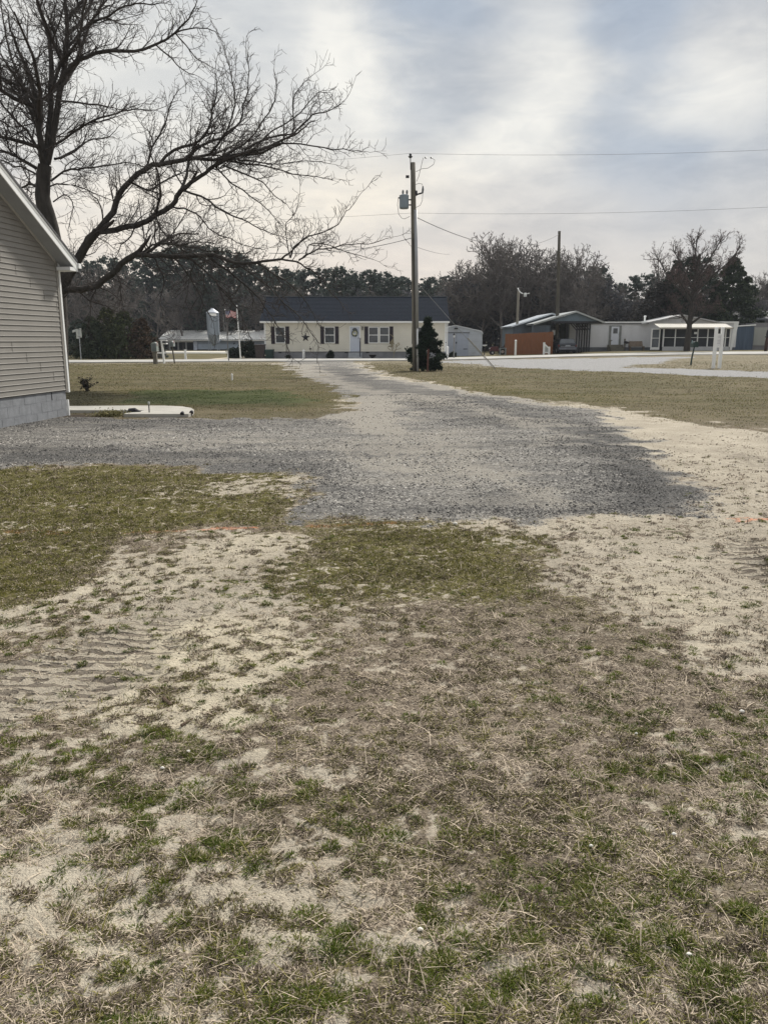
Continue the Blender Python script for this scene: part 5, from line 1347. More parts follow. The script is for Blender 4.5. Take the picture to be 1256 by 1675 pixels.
# white gate wing in front of the fence
def gate_wing():
    Y = 79.0
    X = lambda u: XZ(u, 560, Y)[0]; Z = lambda v: XZ(628, v, Y)[1]; g = TZ(X(893), Y)
    root = thing('garden_gate', 'white wooden gate wing with sloping top beside the brown board fence', 'gate', (X(893), Y, g))
    for u, v in ((889.7, 560), (898.2, 567)): MB().box(X(u) - 0.09, X(u) + 0.09, Y - 0.09, Y + 0.09, g - 0.1, Z(v)).build('post', white, root)
    MB().box(X(891.2), X(896.9), Y - 0.05, Y + 0.05, Z(577.5), Z(575.6)).build('rail', white, root)
    MB().beam((X(891), Y, Z(563.5)), (X(897), Y, Z(569)), 0.08, 0.12).build('top_rail', white, root)
    MB().prism([(X(891.2), Z(575.5)), (X(896.9), Z(575.5)), (X(896.9), Z(569.8)), (X(891.2), Z(564.6))], Y - 0.015, Y + 0.015, 'y').build('lattice', mat('lattice_grey', (0.36, 0.37, 0.36), 0.7), root)
gate_wing()
def board_fence():
    Y = 81.5
    X = lambda u: XZ(u, 560, Y)[0]; Z = lambda v: XZ(628, v, Y)[1]; x0, x1 = X(826), X(904); g = TZ(X(865), Y)
    root = thing('board_fence', 'tall orange brown board fence beside the grey garage', 'fence', ((x0 + x1) / 2, Y, g))
    mb = MB(); rn = random.Random(5); x = x0
    while x < x1:
        t = (x - x0) / (x1 - x0); zt = Z(546.5) * (1 - t) + Z(542.5) * t
        mb.box(x, min(x + 0.135, x1), Y - 0.01 - 0.012 * rn.random(), Y + 0.012, g - 0.15, zt + rn.uniform(-0.02, 0.02)); x += 0.145
    bm = mat('stained_board', (0.21, 0.088, 0.042), 0.8, 0.18, 4.0, 0.2, 20, stretch=(6, 1, 0.3), dirt=((0.11, 0.055, 0.035), 0.4))
    mb.build('board_panel', bm, root)
    for u in (826.5, 852, 878, 903): MB().box(X(u) - 0.06, X(u) + 0.06, Y + 0.015, Y + 0.13, g - 0.2, Z(545.5)).build('post', wood, root)
    MB().box(x1 + 0.002, x1 + 0.03, Y, Y + 6, g - 0.1, Z(544)).build('side_panel', mat('fence_side', (0.10, 0.06, 0.035), 0.85, 0.2, 4), root)
board_fence()
# car under the carport
def car():
    Y = 80.5; X = lambda u: XZ(u, 560, Y)[0]
    cx = X(928.5); g = TZ(cx, Y); W_ = 0.93
    root = thing('car', 'dark grey estate car parked under the carport, half hidden by a pole', 'car', (cx, Y, g))
    body = mat('car_paint', (0.03, 0.036, 0.046), 0.4, 0.05, 1.0, spec=0.4); 
    L = 4.6
    # lower body: stations along y (rear faces the camera)
    def ring(y, hw, z0, z1, tuck=0.06): return [(cx - hw + tuck, Y + y, g + z0), (cx + hw - tuck, Y + y, g + z0), (cx + hw, Y + y, g + z0 + 0.22), (cx + hw, Y + y, g + (z0 + z1) / 2 + 0.05), (cx + hw - 0.06, Y + y, g + z1), (cx - hw + 0.06, Y + y, g + z1), (cx - hw, Y + y, g + (z0 + z1) / 2 + 0.05), (cx - hw, Y + y, g + z0 + 0.22)]
    def loft(rings, m, name, parent):
        mb = MB(); n = len(rings[0]); mb.v = [p for r_ in rings for p in r_]
        for i in range(len(rings) - 1):
            for j in range(n):
                j2 = (j + 1) % n; mb.f.append([i * n + j, i * n + j2, (i + 1) * n + j2, (i + 1) * n + j]); mb.m.append(0)
        mb.f.append(list(range(n))[::-1]); mb.m.append(0); mb.f.append([(len(rings) - 1) * n + j for j in range(n)]); mb.m.append(0)
        return mb.build(name, m, parent)
    loft([ring(-0.02, 0.80, 0.36, 0.92), ring(0.08, 0.90, 0.24, 0.98), ring(0.9, W_, 0.22, 0.98), ring(3.2, W_, 0.22, 0.96), ring(4.3, 0.88, 0.24, 0.82), ring(4.6, 0.74, 0.34, 0.70)], body, 'body', root)
    def cab(y, hb, ht, z0, z1): return [(cx - hb, Y + y, g + z0), (cx + hb, Y + y, g + z0), (cx + ht, Y + y, g + z1), (cx - ht, Y + y, g + z1)]
    cb = MB()
    A = [(cx - 0.84, Y + 0.10, g + 0.97), (cx + 0.84, Y + 0.10, g + 0.97), (cx + 0.84, Y + 3.3, g + 0.95), (cx - 0.84, Y + 3.3, g + 0.95)]
    T = [(cx - 0.64, Y + 0.42, g + 1.45), (cx + 0.64, Y + 0.42, g + 1.45), (cx + 0.64, Y + 2.5, g + 1.47), (cx - 0.64, Y + 2.5, g + 1.47)]
    for i in range(4): cb.poly([A[i], A[(i + 1) % 4], T[(i + 1) % 4], T[i]])
    cb.poly(T); cb.build('cabin', body, root)
    rw = MB(); f_ = lambda i, t: Vector(A[i]).lerp(Vector(T[i]), t) + Vector((0, -0.012, 0.002))
    a, b, c, d = f_(0, 0.12), f_(1, 0.12), f_(1, 0.9), f_(0, 0.9)
    s_ = 0.06; rw.poly([a + Vector((s_, 0, 0)), b - Vector((s_, 0, 0)), c - Vector((s_, 0, 0)), d + Vector((s_, 0, 0))]); rw.build('rear_window', glass, root)
    for s_ in (-1, 1):
        sw = MB(); i0, i1 = (1, 2) if s_ > 0 else (0, 3)
        q = [Vector(A[i0]).lerp(Vector(T[i0]), .12), Vector(A[i1]).lerp(Vector(T[i1]), .12), Vector(A[i1]).lerp(Vector(T[i1]), .9), Vector(A[i0]).lerp(Vector(T[i0]), .9)]
        sw.poly([p + Vector((0.012 * s_, 0, 0)) for p in q]); sw.build('side_window', glass, root)
        MB().box(cx + s_ * 0.86 - 0.10, cx + s_ * 0.86 + 0.02, Y - 0.035, Y + 0.06, g + 0.70, g + 0.86).build('tail_light', mat('tail_red', (0.16, 0.02, 0.02), 0.3), root)
        for yy in (0.85, 3.6):
            w_ = MB().cyl((cx + s_ * 0.94, Y + yy, g + 0.31), (cx + s_ * 0.72, Y + yy, g + 0.31), 0.32, n=20).build('wheel', mat('tyre', (0.018, 0.018, 0.018), 0.9), root)
            MB().cyl((cx + s_ * 0.955, Y + yy, g + 0.31), (cx + s_ * 0.90, Y + yy, g + 0.31), 0.19, n=12).build('rim', mat('rim_grey', (0.35, 0.35, 0.36), 0.4, metal=0.6), w_)
    MB().box(cx - 0.88, cx + 0.88, Y - 0.10, Y - 0.022, g + 0.40, g + 0.60).build('bumper', mat('bumper_grey', (0.15, 0.16, 0.19), 0.45), root)
    MB().box(cx - 0.24, cx + 0.24, Y - 0.045, Y - 0.023, g + 0.72, g + 0.84).build('number_plate', mat('plate_pale', (0.30, 0.33, 0.36), 0.5), root)
    MB().box(cx - 0.70, cx + 0.70, Y - 0.035, Y - 0.021, g + 0.66, g + 0.70).build('trim_strip', mat('trim_light', (0.3, 0.3, 0.33), 0.4), root)
car()
# garden machinery in the shade left of the fence
def garden_tractor():
    Y = 83.0; X = lambda u: XZ(u, 560, Y)[0]; cx = X(813); g = TZ(cx, Y)
    root = thing('garden_tractor', 'dark red garden tractor parked in the shade between metal shed and brown fence', 'tractor', (cx, Y, g))
    red = mat('dull_red', (0.09, 0.028, 0.03), 0.5, 0.2)
    MB().prism([(cx - 0.75, g + 0.35), (cx + 0.1, g + 0.35), (cx + 0.1, g + 0.85), (cx - 0.6, g + 0.80), (cx - 0.78, g + 0.6)], Y - 0.25, Y + 0.25, 'y').build('bonnet', red, root)
    MB().prism([(cx + 0.1, g + 0.35), (cx + 0.8, g + 0.35), (cx + 0.85, g + 0.6), (cx + 0.55, g + 0.7), (cx + 0.1, g + 0.5)], Y - 0.38, Y + 0.38, 'y').build('fender', red, root)
    MB().prism([(cx + 0.3, g + 0.72), (cx + 0.7, g + 0.72), (cx + 0.85, g + 1.15), (cx + 0.76, g + 1.17), (cx + 0.62, g + 0.84), (cx + 0.3, g + 0.80)], Y - 0.22, Y + 0.22, 'y').build('seat', black, root)
    MB().cyl((cx - 0.05, Y, g + 0.8), (cx + 0.12, Y, g + 1.08), 0.02, n=6).build('steering_column', black, root)
    c = Vector((cx + 0.13, Y, g + 1.1)); MB().tube([c + Vector((0.1 * math.cos(a), 0.19 * math.sin(a), 0.06 * -math.cos(a))) for a in np.linspace(0, 6.283, 17)], 0.018, 6).build('steering_wheel', black, root)
    for x, r_ in ((cx - 0.52, 0.22), (cx + 0.5, 0.33)):
        for s_ in (-1, 1):
            w_ = MB().cyl((x, Y + s_ * 0.28, g + r_), (x, Y + s_ * 0.46, g + r_), r_, n=18).build('wheel', mat('tyre', (0, 0, 0)), root)
            MB().cyl((x, Y + s_ * 0.40, g + r_), (x, Y + s_ * 0.475, g + r_), r_ * 0.5, n=12).build('rim', mat('rim_grey', (0, 0, 0)), w_)
    MB().box(cx - 0.80, cx - 0.72, Y - 0.15, Y + 0.15, g + 0.62, g + 0.7).build('headlight', white, root)
    Y = 80.5; cx = XZ(823, 560, Y)[0]; g = TZ(cx, Y)
    t = thing('side_table', 'small grey table standing at the left end of the brown fence', 'table', (cx, Y, g))
    m = mat('table_grey', (0.2, 0.23, 0.24), 0.6)
    MB().box(cx - 0.36, cx + 0.3, Y - 0.3, Y + 0.3, g + 0.66, g + 0.71).build('tabletop', m, t)
    for i, j in ((-.3, -.25), (.24, -.25), (-.3, .25), (.24, .25)): MB().box(cx + i - 0.03, cx + i + 0.03, Y + j - 0.03, Y + j + 0.03, g - 0.02, g + 0.658).build('leg', m, t)
    Y = 82.0; cx = XZ(792.5, 560, Y)[0]; g = TZ(cx, Y)
    t = thing('birdbath', 'white bowl on a thin dark stand just right of the metal shed', 'birdbath', (cx, Y, g))
    MB().tube([(cx, Y, g), (cx, Y, g + 0.06), (cx, Y, g + 0.9)], [0.2, 0.05, 0.04], 8).build('stand', black, t)
    MB().tube([(cx, Y, g + 0.9), (cx, Y, g + 0.96), (cx, Y, g + 1.04), (cx, Y, g + 1.05)], [0.08, 0.2, 0.28, 0.26], 14).build('bowl', white, t, smooth=True)
garden_tractor()
def lamp_post():
    Y = 70.2; X = lambda u: XZ(u, 560, Y)[0]; Z = lambda v: XZ(628, v, Y)[1]; x = X(742.5)
    t = thing('lamp_post', 'black garden lantern on a thin grey post in front of the metal shed', 'lamp post', (x, Y, 0))
    MB().cyl((x, Y, -0.1), (x, Y, Z(552)), 0.055, n=10).build('post', mat('post_brown_grey', (0.2, 0.2, 0.2), 0.7), t)
    MB().tube([(x, Y, Z(552)), (x, Y, Z(548.5))], [0.06, 0.10], 6).build('lantern_glass', mat('lantern_pale', (0.55, 0.56, 0.55), 0.3), t)
    MB().tube([(x, Y, Z(548.4)), (x, Y, Z(547.8)), (x, Y, Z(545))], [0.15, 0.13, 0.01], 8).build('lantern_cap', black, t)
lamp_post()
def bench():
    Y = 86.6; X = lambda u: XZ(u, 560, Y)[0]; Z = lambda v: XZ(628, v, Y)[1]; g = TZ(X(1040), Y)
    t = thing('bench', 'brown wooden bench with slanted back between the white door and the porch', 'bench', (X(1040), Y, g))
    b = mat('brown_bench', (0.15, 0.115, 0.085), 0.8, 0.2, 3)
    MB().prism([(Y - 0.05, Z(566)), (Y + 0.25, Z(558)), (Y + 0.30, Z(558)), (Y + 0.02, Z(566.2))], X(1028), X(1051), 'x').build('backrest', b, t)
    MB().box(X(1027.5), X(1052), Y - 0.5, Y - 0.002, Z(567.2), Z(566.3)).build('seat', b, t)
    for u in (1029, 1051): MB().box(X(u) - 0.05, X(u) + 0.05, Y - 0.48, Y - 0.03, g - 0.05, Z(567.3)).build('leg', b, t)
    Y = 86.2; x = XZ(1020.5, 560, Y)[0]
    t = thing('grill', 'small dark barbecue grill beside the steps of the white mobile home', 'grill', (x + 0.2, Y, g))
    MB().tube([(x + 0.25, Y, g + 0.75), (x + 0.25, Y, g + 0.85), (x + 0.25, Y, g + 1.0), (x + 0.25, Y, g + 1.06)], [0.15, 0.3, 0.28, 0.1], 12).build('bowl', black, t)
    for a in (90, 210, 330): MB().beam((x + 0.25 + 0.12 * math.cos(R(a)), Y + 0.12 * math.sin(R(a)), g + 0.78), (x + 0.25 + 0.3 * math.cos(R(a)), Y + 0.3 * math.sin(R(a)), g), 0.03, 0.03).build('leg', black, t)
bench()

# ------------------------------------------------------------------ left: mailboxes, fence, flags, street sign
def boxmail(name, label, u, vb, vt, post_m, box_m, post_w, bw, bh, bl, tilt=0.0, top_m=None, group=None):
    p = G(u, vb); Y = p.y; g = p.z; z = XZ(u, vt, Y)[1]
    root = thing(name, label, 'mailbox', (p.x, Y, g))
    MB().beam((p.x - tilt, Y, g - 0.1), (p.x, Y, z - bh - 0.005), post_w, post_w).build('post', post_m, root)
    x = p.x; r_ = bw / 2
    prof = [(x - r_, z - bh), (x + r_, z - bh)] + [(x + r_ * math.cos(a), z - r_ * 0.9 + r_ * 0.9 * math.sin(a)) for a in np.linspace(0, math.pi, 9)]
    b = MB().prism(prof, Y - bl * 0.4, Y + bl * 0.6, 'y').build('box', box_m, root)
    MB().prism([(x - r_ + 0.02, z - bh + 0.02), (x + r_ - 0.02, z - bh + 0.02), (x + r_ - 0.03, z - r_ * 0.6), (x - r_ + 0.03, z - r_ * 0.6)], Y - bl * 0.4 - 0.012, Y - bl * 0.4 - 0.002, 'y').build('door', mat('mailbox_face', (0.12, 0.14, 0.14), 0.5), b)
    MB().box(x + r_ + 0.004, x + r_ + 0.02, Y - 0.05, Y + 0.03, z - bh * 0.4, z + 0.05).build('flag', mat('flag_dull', (0.3, 0.08, 0.06), 0.5), b)
    return root
metal_g = mat('mailbox_metal', (0.30, 0.33, 0.33), 0.45, 0.1, 3, metal=0.3)
boxmail('mailbox', 'big rounded grey mailbox on a thick square post, leftmost of the three at the road', 255, 595.5, 559.5, wood, mat('mailbox_greygreen', (0.26, 0.29, 0.27), 0.5, 0.1, 3), 0.24, 0.36, 0.62, 0.5)
boxmail('mailbox', 'small mailbox on a crooked thin dark post, rightmost of the three at the road', 283.5, 594.5, 558, wood2, metal_g, 0.08, 0.27, 0.36, 0.5, tilt=-0.12)
def newspaper_box():
    p = G(268.5, 594.5); Y = p.y; Z = lambda v: XZ(628, v, Y)[1]; x = p.x
    t = thing('mailbox', 'white post with short white arms, in the middle between the two grey mailboxes', 'mailbox', (x, Y, 0))
    MB().beam((x + 0.03, Y, -0.1), (x - 0.07, Y, Z(556.5)), 0.12, 0.12).build('post', white, t)
    MB().box(x + 0.03, x + 0.30, Y - 0.2, Y + 0.2, Z(563), Z(561)).build('arm', white, t)
    MB().box(x + 0.04, x + 0.26, Y - 0.25, Y + 0.15, Z(560.8), Z(558.0)).build('tray', dark_open, t)
    MB().box(x + 0.02, x + 0.32, Y - 0.25, Y + 0.15, Z(557.9), Z(556.9)).build('lid', white, t)
newspaper_box()
def paddock():
    Y = 68.0; X = lambda u: XZ(u, 560, Y)[0]; Z = lambda v: XZ(628, v, Y)[1]
    x0, x1 = X(250), X(372)
    t = thing('rail_fence', 'low white rail fence with wire mesh behind the mailboxes', 'fence', (X(303), Y, 0))
    MB().box(x0, x1, Y - 0.03, Y + 0.03, Z(578.2), Z(576.2)).build('rail', white, t)
    for u in (303,): MB().box(X(u) - 0.09, X(u) + 0.09, Y - 0.13, Y - 0.035, -0.1, Z(571.5)).build('post', white, t)
    for u in (252, 372): MB().box(X(u) - 0.05, X(u) + 0.05, Y + 0.035, Y + 0.12, -0.1, Z(575)).build('post', white, t)
    mb = MB(); gm = mat('mesh_wire', (0.25, 0.25, 0.24), 0.6); x = x0 + 0.1
    while x < X(302): mb.box(x, x + 0.012, Y - 0.01, Y + 0.002, 0.02, Z(578.3)); x += 0.12
    for i in range(6): z = 0.05 + i * 0.14; mb.box(x0, X(302), Y + 0.003, Y + 0.013, z, z + 0.012)
    mb.build('wire_mesh', gm, t)
paddock()
def flagpoles():
    Y = 60.0; X = lambda u: XZ(u, 560, Y)[0]; Z = lambda v: XZ(628, v, Y)[1]
    b = G(373.5, 591.5); Y = b.y; xb = X(373.5); xt = X(370.5)
    t = thing('flagpole', 'thin dark flagpole carrying the striped flag, left of the white one', 'flagpole', (xb, Y, 0))
    MB().tube([(xb, Y, -0.1), (X(372), Y, Z(541)), (xt, Y, Z(507.5))], [0.045, 0.035, 0.025], 8).build('pole', mat('pole_darkgrey', (0.12, 0.12, 0.12), 0.5), t)
    MB().tube([(X(367.5), Y + 0.2, Z(541)), (X(366.5), Y + 0.2, Z(514))], 0.02, 6).build('side_rod', mat('pole_lightgrey', (0.3, 0.3, 0.3), 0.5), t)
    MB().tube([(xt, Y, Z(507.4)), (xt, Y, Z(506.5)), (xt, Y, Z(505.6))], [0.02, 0.05, 0.01], 8).build('finial', white, t)
    # flag: waving cloth, canton and stripes
    fl = thing('flag', 'small waving red and white striped flag with blue canton on the dark pole', 'flag', (xt, Y, Z(512)))
    nU, nV = 26, 13; z1, z0 = Z(508.2), Z(518.5); Wd = 0.78
    V = []; F = []; M = []
    for j in range(nV + 1):
        for i in range(nU + 1):
            s_ = i / nU; dr = 0.10 * s_ + 0.05 * math.sin(s_ * 9)
            V.append((xt + 0.02 + s_ * Wd, Y + 0.10 * math.sin(s_ * 8 + j * 0.12) * s_, z1 + (z0 - z1) * j / nV - dr + 0.06 * s_))
    for j in range(nV):
        for i in range(nU):
            a = j * (nU + 1) + i; F.append([a, a + 1, a + nU + 2, a + nU + 1])
            M.append(2 if (i < nU * 0.4 and j < 7) else (0 if j % 2 == 0 else 1))
    mb = MB(); mb.v, mb.f, mb.m = V, F, M
    mb.build('cloth', [mat('flag_red', (0.45, 0.05, 0.06), 0.8), mat('flag_white', (0.7, 0.68, 0.68), 0.8), mat('flag_blue', (0.05, 0.06, 0.16), 0.8)], fl)
    ms = MB()
    for r_ in range(5):
        for c in range(6):
            s_ = (c + 0.5) / 6 * 0.38; jj = (r_ + 0.7) / 5 * 6.5
            z = z1 + (z0 - z1) * jj / nV - (0.10 * s_ + 0.05 * math.sin(s_ * 9)) + 0.06 * s_; y = Y + 0.10 * math.sin(s_ * 8 + jj * 0.12) * s_ - 0.006
            x = xt + 0.02 + s_ * Wd; ms.poly([(x + 0.014 * math.cos(a), y, z + 0.014 * math.sin(a)) for a in np.linspace(0.3, 5.33, 5)])
    ms.build('stars', MATS['flag_white'], fl)
    Y = 68.6; xb = XZ(394, 588, Y)[0]
    t = thing('flagpole', 'taller bare white flagpole beside the dark bushes', 'flagpole', (xb, Y, 0))
    MB().tube([(xb, Y, -0.1), (XZ(391.5, 560, Y)[0], Y, XZ(0, 545, Y)[1]), (XZ(387.5, 502, Y)[0], Y, XZ(0, 502, Y)[1])], [0.06, 0.05, 0.035], 8).build('pole', white, t)
    MB().tube([(XZ(387.5, 502, Y)[0], Y, XZ(0, 502, Y)[1]), (XZ(387.4, 500, Y)[0], Y, XZ(0, 500.7, Y)[1]), (XZ(387.3, 499, Y)[0], Y, XZ(0, 499.5, Y)[1])], [0.03, 0.08, 0.01], 8).build('finial', white, t)
flagpoles()
def street_sign():
    Y = 66.5; X = lambda u: XZ(u, 560, Y)[0]; Z = lambda v: XZ(628, v, Y)[1]; x = X(131)
    t = thing('street_sign', 'thin grey post with two small pale sign plates in front of the dark evergreen', 'street sign', (x, Y, 0))
    MB().cyl((x, Y, -0.1), (x, Y, Z(538)), 0.04, n=8).build('post', mat('post_galv', (0.3, 0.32, 0.34), 0.5), t)
    m = mat('sign_back', (0.42, 0.44, 0.42), 0.5)
    MB().obox((X(128.7), Y - 0.07, Z(546)), (0.09, 0.03, 0), (0.004, -0.012, 0), (0, 0, (Z(538) - Z(554)) / 2)).build('sign_plate', m, t)
    MB().obox((X(134), Y - 0.07, Z(544.5)), (0.09, -0.03, 0), (0.004, 0.012, 0), (0, 0, (Z(537) - Z(552)) / 2)).build('sign_plate', m, t)
    MB().obox((X(125), Y - 0.05, Z(541)), (0.2, 0.05, 0.06), (0.004, -0.012, 0), (0, 0, 0.09)).build('sign_plate', m, t)
street_sign()
def bins():
    Y = 69.8
    for u, cols, lab, h, w_ in ((426, (0.045, 0.036, 0.036), 'brown wheeled bin standing between dark bushes and cream house', 563, 0.42), (441, (0.02, 0.045, 0.04), 'dark green wheeled bin at the left corner of the cream house', 571.5, 0.36), ):
        x = XZ(u, 575, Y)[0]; z = XZ(0, h, Y)[1]
        t = thing('wheelie_bin', lab, 'bin', (x, Y, 0)); m = mat('bin_%s' % ('brown' if u == 426 else 'green'), cols, 0.5, 0.15)
        mb = MB(); a = w_ * 0.8; lo = [(x - a, Y - a, 0.05), (x + a, Y - a, 0.05), (x + a, Y + a, 0.05), (x - a, Y + a, 0.05)]; up = [(x - w_, Y - w_, z - 0.1), (x + w_, Y - w_, z - 0.1), (x + w_, Y + w_, z - 0.1), (x - w_, Y + w_, z - 0.1)]
        mb.poly(lo[::-1]); mb.poly(up)
        for i in range(4): mb.poly([lo[i], lo[(i + 1) % 4], up[(i + 1) % 4], up[i]])
        mb.build('body', m, t)
        MB().prism([(Y - w_ - 0.03, z - 0.098), (Y + w_ + 0.03, z - 0.098), (Y + w_ + 0.03, z - 0.02), (Y, z), (Y - w_ - 0.03, z - 0.05)], x - w_ - 0.02, x + w_ + 0.02, 'x').build('lid', m, t)
        for s_ in (-1, 1): MB().cyl((x + s_ * (a + 0.002), Y + a, 0.12), (x + s_ * (a + 0.06), Y + a, 0.12), 0.12).build('wheel', black, t)
bins()
def planter():
    Y = 69.9; X = lambda u: XZ(u, 580, Y)[0]; x = X(609.5); z = XZ(0, 580.5, Y)[1]
    t = thing('planter', 'wide black bowl planter in front of the double window', 'planter', (x, Y, 0))
    MB().tube([(x, Y, -0.02), (x, Y, 0.1), (x, Y, z - 0.03), (x, Y, z)], [0.15, 0.14, 0.34, 0.37], 16).build('bowl', black, t)
    MB().cyl((x, Y, z + 0.001), (x, Y, z + 0.02), 0.33, n=16).build('soil', mat('soil', (0.05, 0.035, 0.025), 0.95), t)
planter()
# garden light, stake and things by the near house
def near_bits():
    p = G(245, 680); z = XZ(0, 657, p.y)[1]
    t = thing('garden_light', 'thin black path light standing in the mulch beside the concrete walk', 'garden light', (p.x, p.y, 0))
    MB().cyl((p.x, p.y, -0.05), (p.x, p.y, z - 0.06), 0.012, n=8).build('stake', black, t)
    MB().tube([(p.x, p.y, z - 0.06), (p.x, p.y, z - 0.01), (p.x, p.y, z)], [0.02, 0.028, 0.015], 8).build('lamp', mat('lamp_clear', (0.4, 0.42, 0.4), 0.2), t)
    p = G(216, 679); m = MB().tube([(p.x - 0.06, p.y, 0.0), (p.x - 0.02, p.y, 0.09), (p.x + 0.08, p.y, 0.11), (p.x + 0.2, p.y, 0.06)], [0.05, 0.07, 0.05, 0.02], 8)
    tag(m.build('hose_nozzle', black, loc=(p.x, p.y, 0)), 'small black garden hose end lying on the edge of the walk', 'hose')
    for u, v, lab in ((300, 682, 'small dark spotlight at the rounded end of the concrete walk'), (315, 680, 'second small dark spotlight, at the tip of the concrete walk')):
        p = G(u, v); t = thing('spotlight', lab, 'garden light', (p.x, p.y, 0))
        MB().cyl((p.x, p.y - 0.05, -0.03), (p.x, p.y - 0.05, 0.06), 0.012, n=6).build('stake', black, t)
        MB().tube([(p.x, p.y - 0.08, 0.07), (p.x, p.y - 0.02, 0.10)], [0.045, 0.03], 8).build('lamp', black, t)
    # two bits of branch on the sand
    bark = mat('bark_bit', (0.12, 0.085, 0.06), 0.9, 0.3, 40, 0.8, 120, stretch=(1, 1, 1))
    for (u0, v0, u1, v1, r_, lab) in ((268, 1142, 280, 1153, 0.0095, 'short thick stub of branch lying on the pale sand'), (297, 1186, 319, 1174, 0.008, 'longer broken stick lying on the pale sand below the stub')):
        a, b = G(u0, v0), G(u1, v1); za = float(gz(a.x, a.y)) + r_ * 0.8; a.z = b.z = za
        mb = MB(); rn = random.Random(int(u0)); pts = [a.lerp(b, t) + Vector((0, 0, rn.uniform(-.002, .002))) for t in np.linspace(0, 1, 6)]
        mb.tube(pts, [r_ * rn.uniform(0.8, 1.1) for _ in pts], 10)
        tag(mb.build('stick', bark, loc=tuple(a)), lab, 'stick')
    peb = mat('white_pebble', (0.72, 0.70, 0.64), 0.6, 0.08, 30)
    rn = random.Random(12)
    for (u, v, r_) in ((966, 1388, 0.007), (1101, 1372, 0.008), (1126, 1563, 0.009), (1213, 1160, 0.011), (308, 1233, 0.008), (266, 1259, 0.008), (687, 1517, 0.008), (744, 859, 0.02), (1040, 1200, 0.007)):
        p = G(u, v); p.z = float(gz(p.x, p.y)); mb = MB()
        k = 8; mb.tube([p + Vector((-r_, 0, r_ * .5)), p + Vector((-r_ * .7, 0, r_ * .7)), p + Vector((0, 0.1 * r_, r_ * .8)), p + Vector((r_ * .8, 0, r_ * .6)), p + Vector((r_ * 1.2, 0, r_ * .4))], [r_ * .1, r_ * .5, r_ * .7, r_ * .5, r_ * .1], k)
        tag(mb.build('pebble', peb, loc=tuple(p), smooth=True), 'small white pebble lying in the thin grass', 'pebble', 'white pebbles in the grass')
near_bits()

# ------------------------------------------------------------------ trees
def tubes(name, lines, sides_of, m, parent=None, loc=None):
    """lines: list of (points (k,3), radii (k)). Batches lines of equal length and side count into one mesh"""
    groups = {}
    for p, r in lines: groups.setdefault((len(p), sides_of(r[0])), []).append((p, r))
    V = []; Fq = []; base = 0
    for (k, n), L in groups.items():
        Pp = np.array([a for a, _ in L], float); Rr = np.array([b for _, b in L], float)
        T = np.gradient(Pp, axis=1); T /= np.linalg.norm(T, axis=2, keepdims=True) + 1e-9
        ref = np.tile(np.array([0.31, 0.87, 0.12]), (len(L), k, 1)); ref[np.abs((T * ref).sum(2)) > 0.85] = (1, 0, 0)
        E1 = np.cross(T, ref); E1 /= np.linalg.norm(E1, axis=2, keepdims=True) + 1e-9; E2 = np.cross(T, E1)
        a = np.arange(n) * 2 * math.pi / n
        Q = Pp[:, :, None, :] + (E1[:, :, None, :] * np.cos(a)[None, None, :, None] + E2[:, :, None, :] * np.sin(a)[None, None, :, None]) * Rr[:, :, None, None]
        V.append(Q.reshape(-1, 3))
        li = np.arange(len(L))[:, None, None] * k * n; si = np.arange(k - 1)[None, :, None] * n; ji = np.arange(n)[None, None, :]; j2 = (ji + 1) % n
        f = np.stack([li + si + ji, li + si + j2, li + si + n + j2, li + si + n + ji], 3).reshape(-1, 4) + base
        Fq.append(f); base += len(L) * k * n
    return np_mesh(name, np.concatenate(V), np.concatenate(Fq), m, parent, smooth=True, loc=loc)
def unit(v): return v / (np.linalg.norm(v) + 1e-9)
class Grow:
    def __init__(s, seed, twig_r=0.005, up=0.25, spacing=(0.35, 0.20, 0.12), ratio=0.5, lens=None):
        s.r = np.random.default_rng(seed); s.lines = []; s.tr = twig_r; s.up = up; s.sp = spacing; s.ratio = ratio
    def branch(s, p, d, L, r0, lvl, wander=0.22, maxl=3):
        k = max(3, min(7, int(L / 0.22) + 2)) if lvl < maxl else 4
        pts = [p]; d = unit(d); step = L / (k - 1)
        for i in range(k - 1):
            d = unit(d + s.r.normal(0, wander, 3) + np.array([0, 0, s.up * (0.5 if lvl == 0 else 1) * 0.35]))
            pts.append(pts[-1] + d * step)
        rad = np.linspace(r0, max(s.tr * 0.7, r0 * 0.3), k)
        s.lines.append((np.array(pts), rad))
        if lvl < maxl: s.kids(np.array(pts), rad, L, lvl, maxl)
    def kids(s, pts, rad, L, lvl, maxl, dens=1.0, start=0.15):
        sp = s.sp[min(lvl, len(s.sp) - 1)] / dens
        n = max(1, int(L * (1 - start) / sp)); k = len(pts)
        for i in range(n):
            t = start + (1 - start) * (i + s.r.random()) / n
            q = t * (k - 1); a = min(int(q), k - 2); f = q - a
            p = pts[a] * (1 - f) + pts[a + 1] * f; tan = unit(pts[a + 1] - pts[a]); r = rad[a] * (1 - f) + rad[a + 1] * f
            side = unit(np.cross(tan, s.r.normal(0, 1, 3)))
            ang = s.r.uniform(0.5, 1.15)
            d = tan * math.cos(ang) + side * math.sin(ang)
            cl = L * s.ratio * s.r.uniform(0.55, 1.25) * (1.15 - 0.6 * t)
            if lvl >= 1: cl = max(cl, 0.22)
            s.branch(p, d, cl, max(s.tr, min(r * 0.55, cl * 0.016 + s.tr)), lvl + 1, maxl=maxl)
        # continuation at the tip
bark = mat('dark_bark', (0.05, 0.045, 0.04), 0.95, 0.3, 6.0, 0.8, 30, stretch=(1, 1, 0.3))
twig_m = mat('twig_bark', (0.052, 0.044, 0.040), 0.9, 0.2, 4.0)

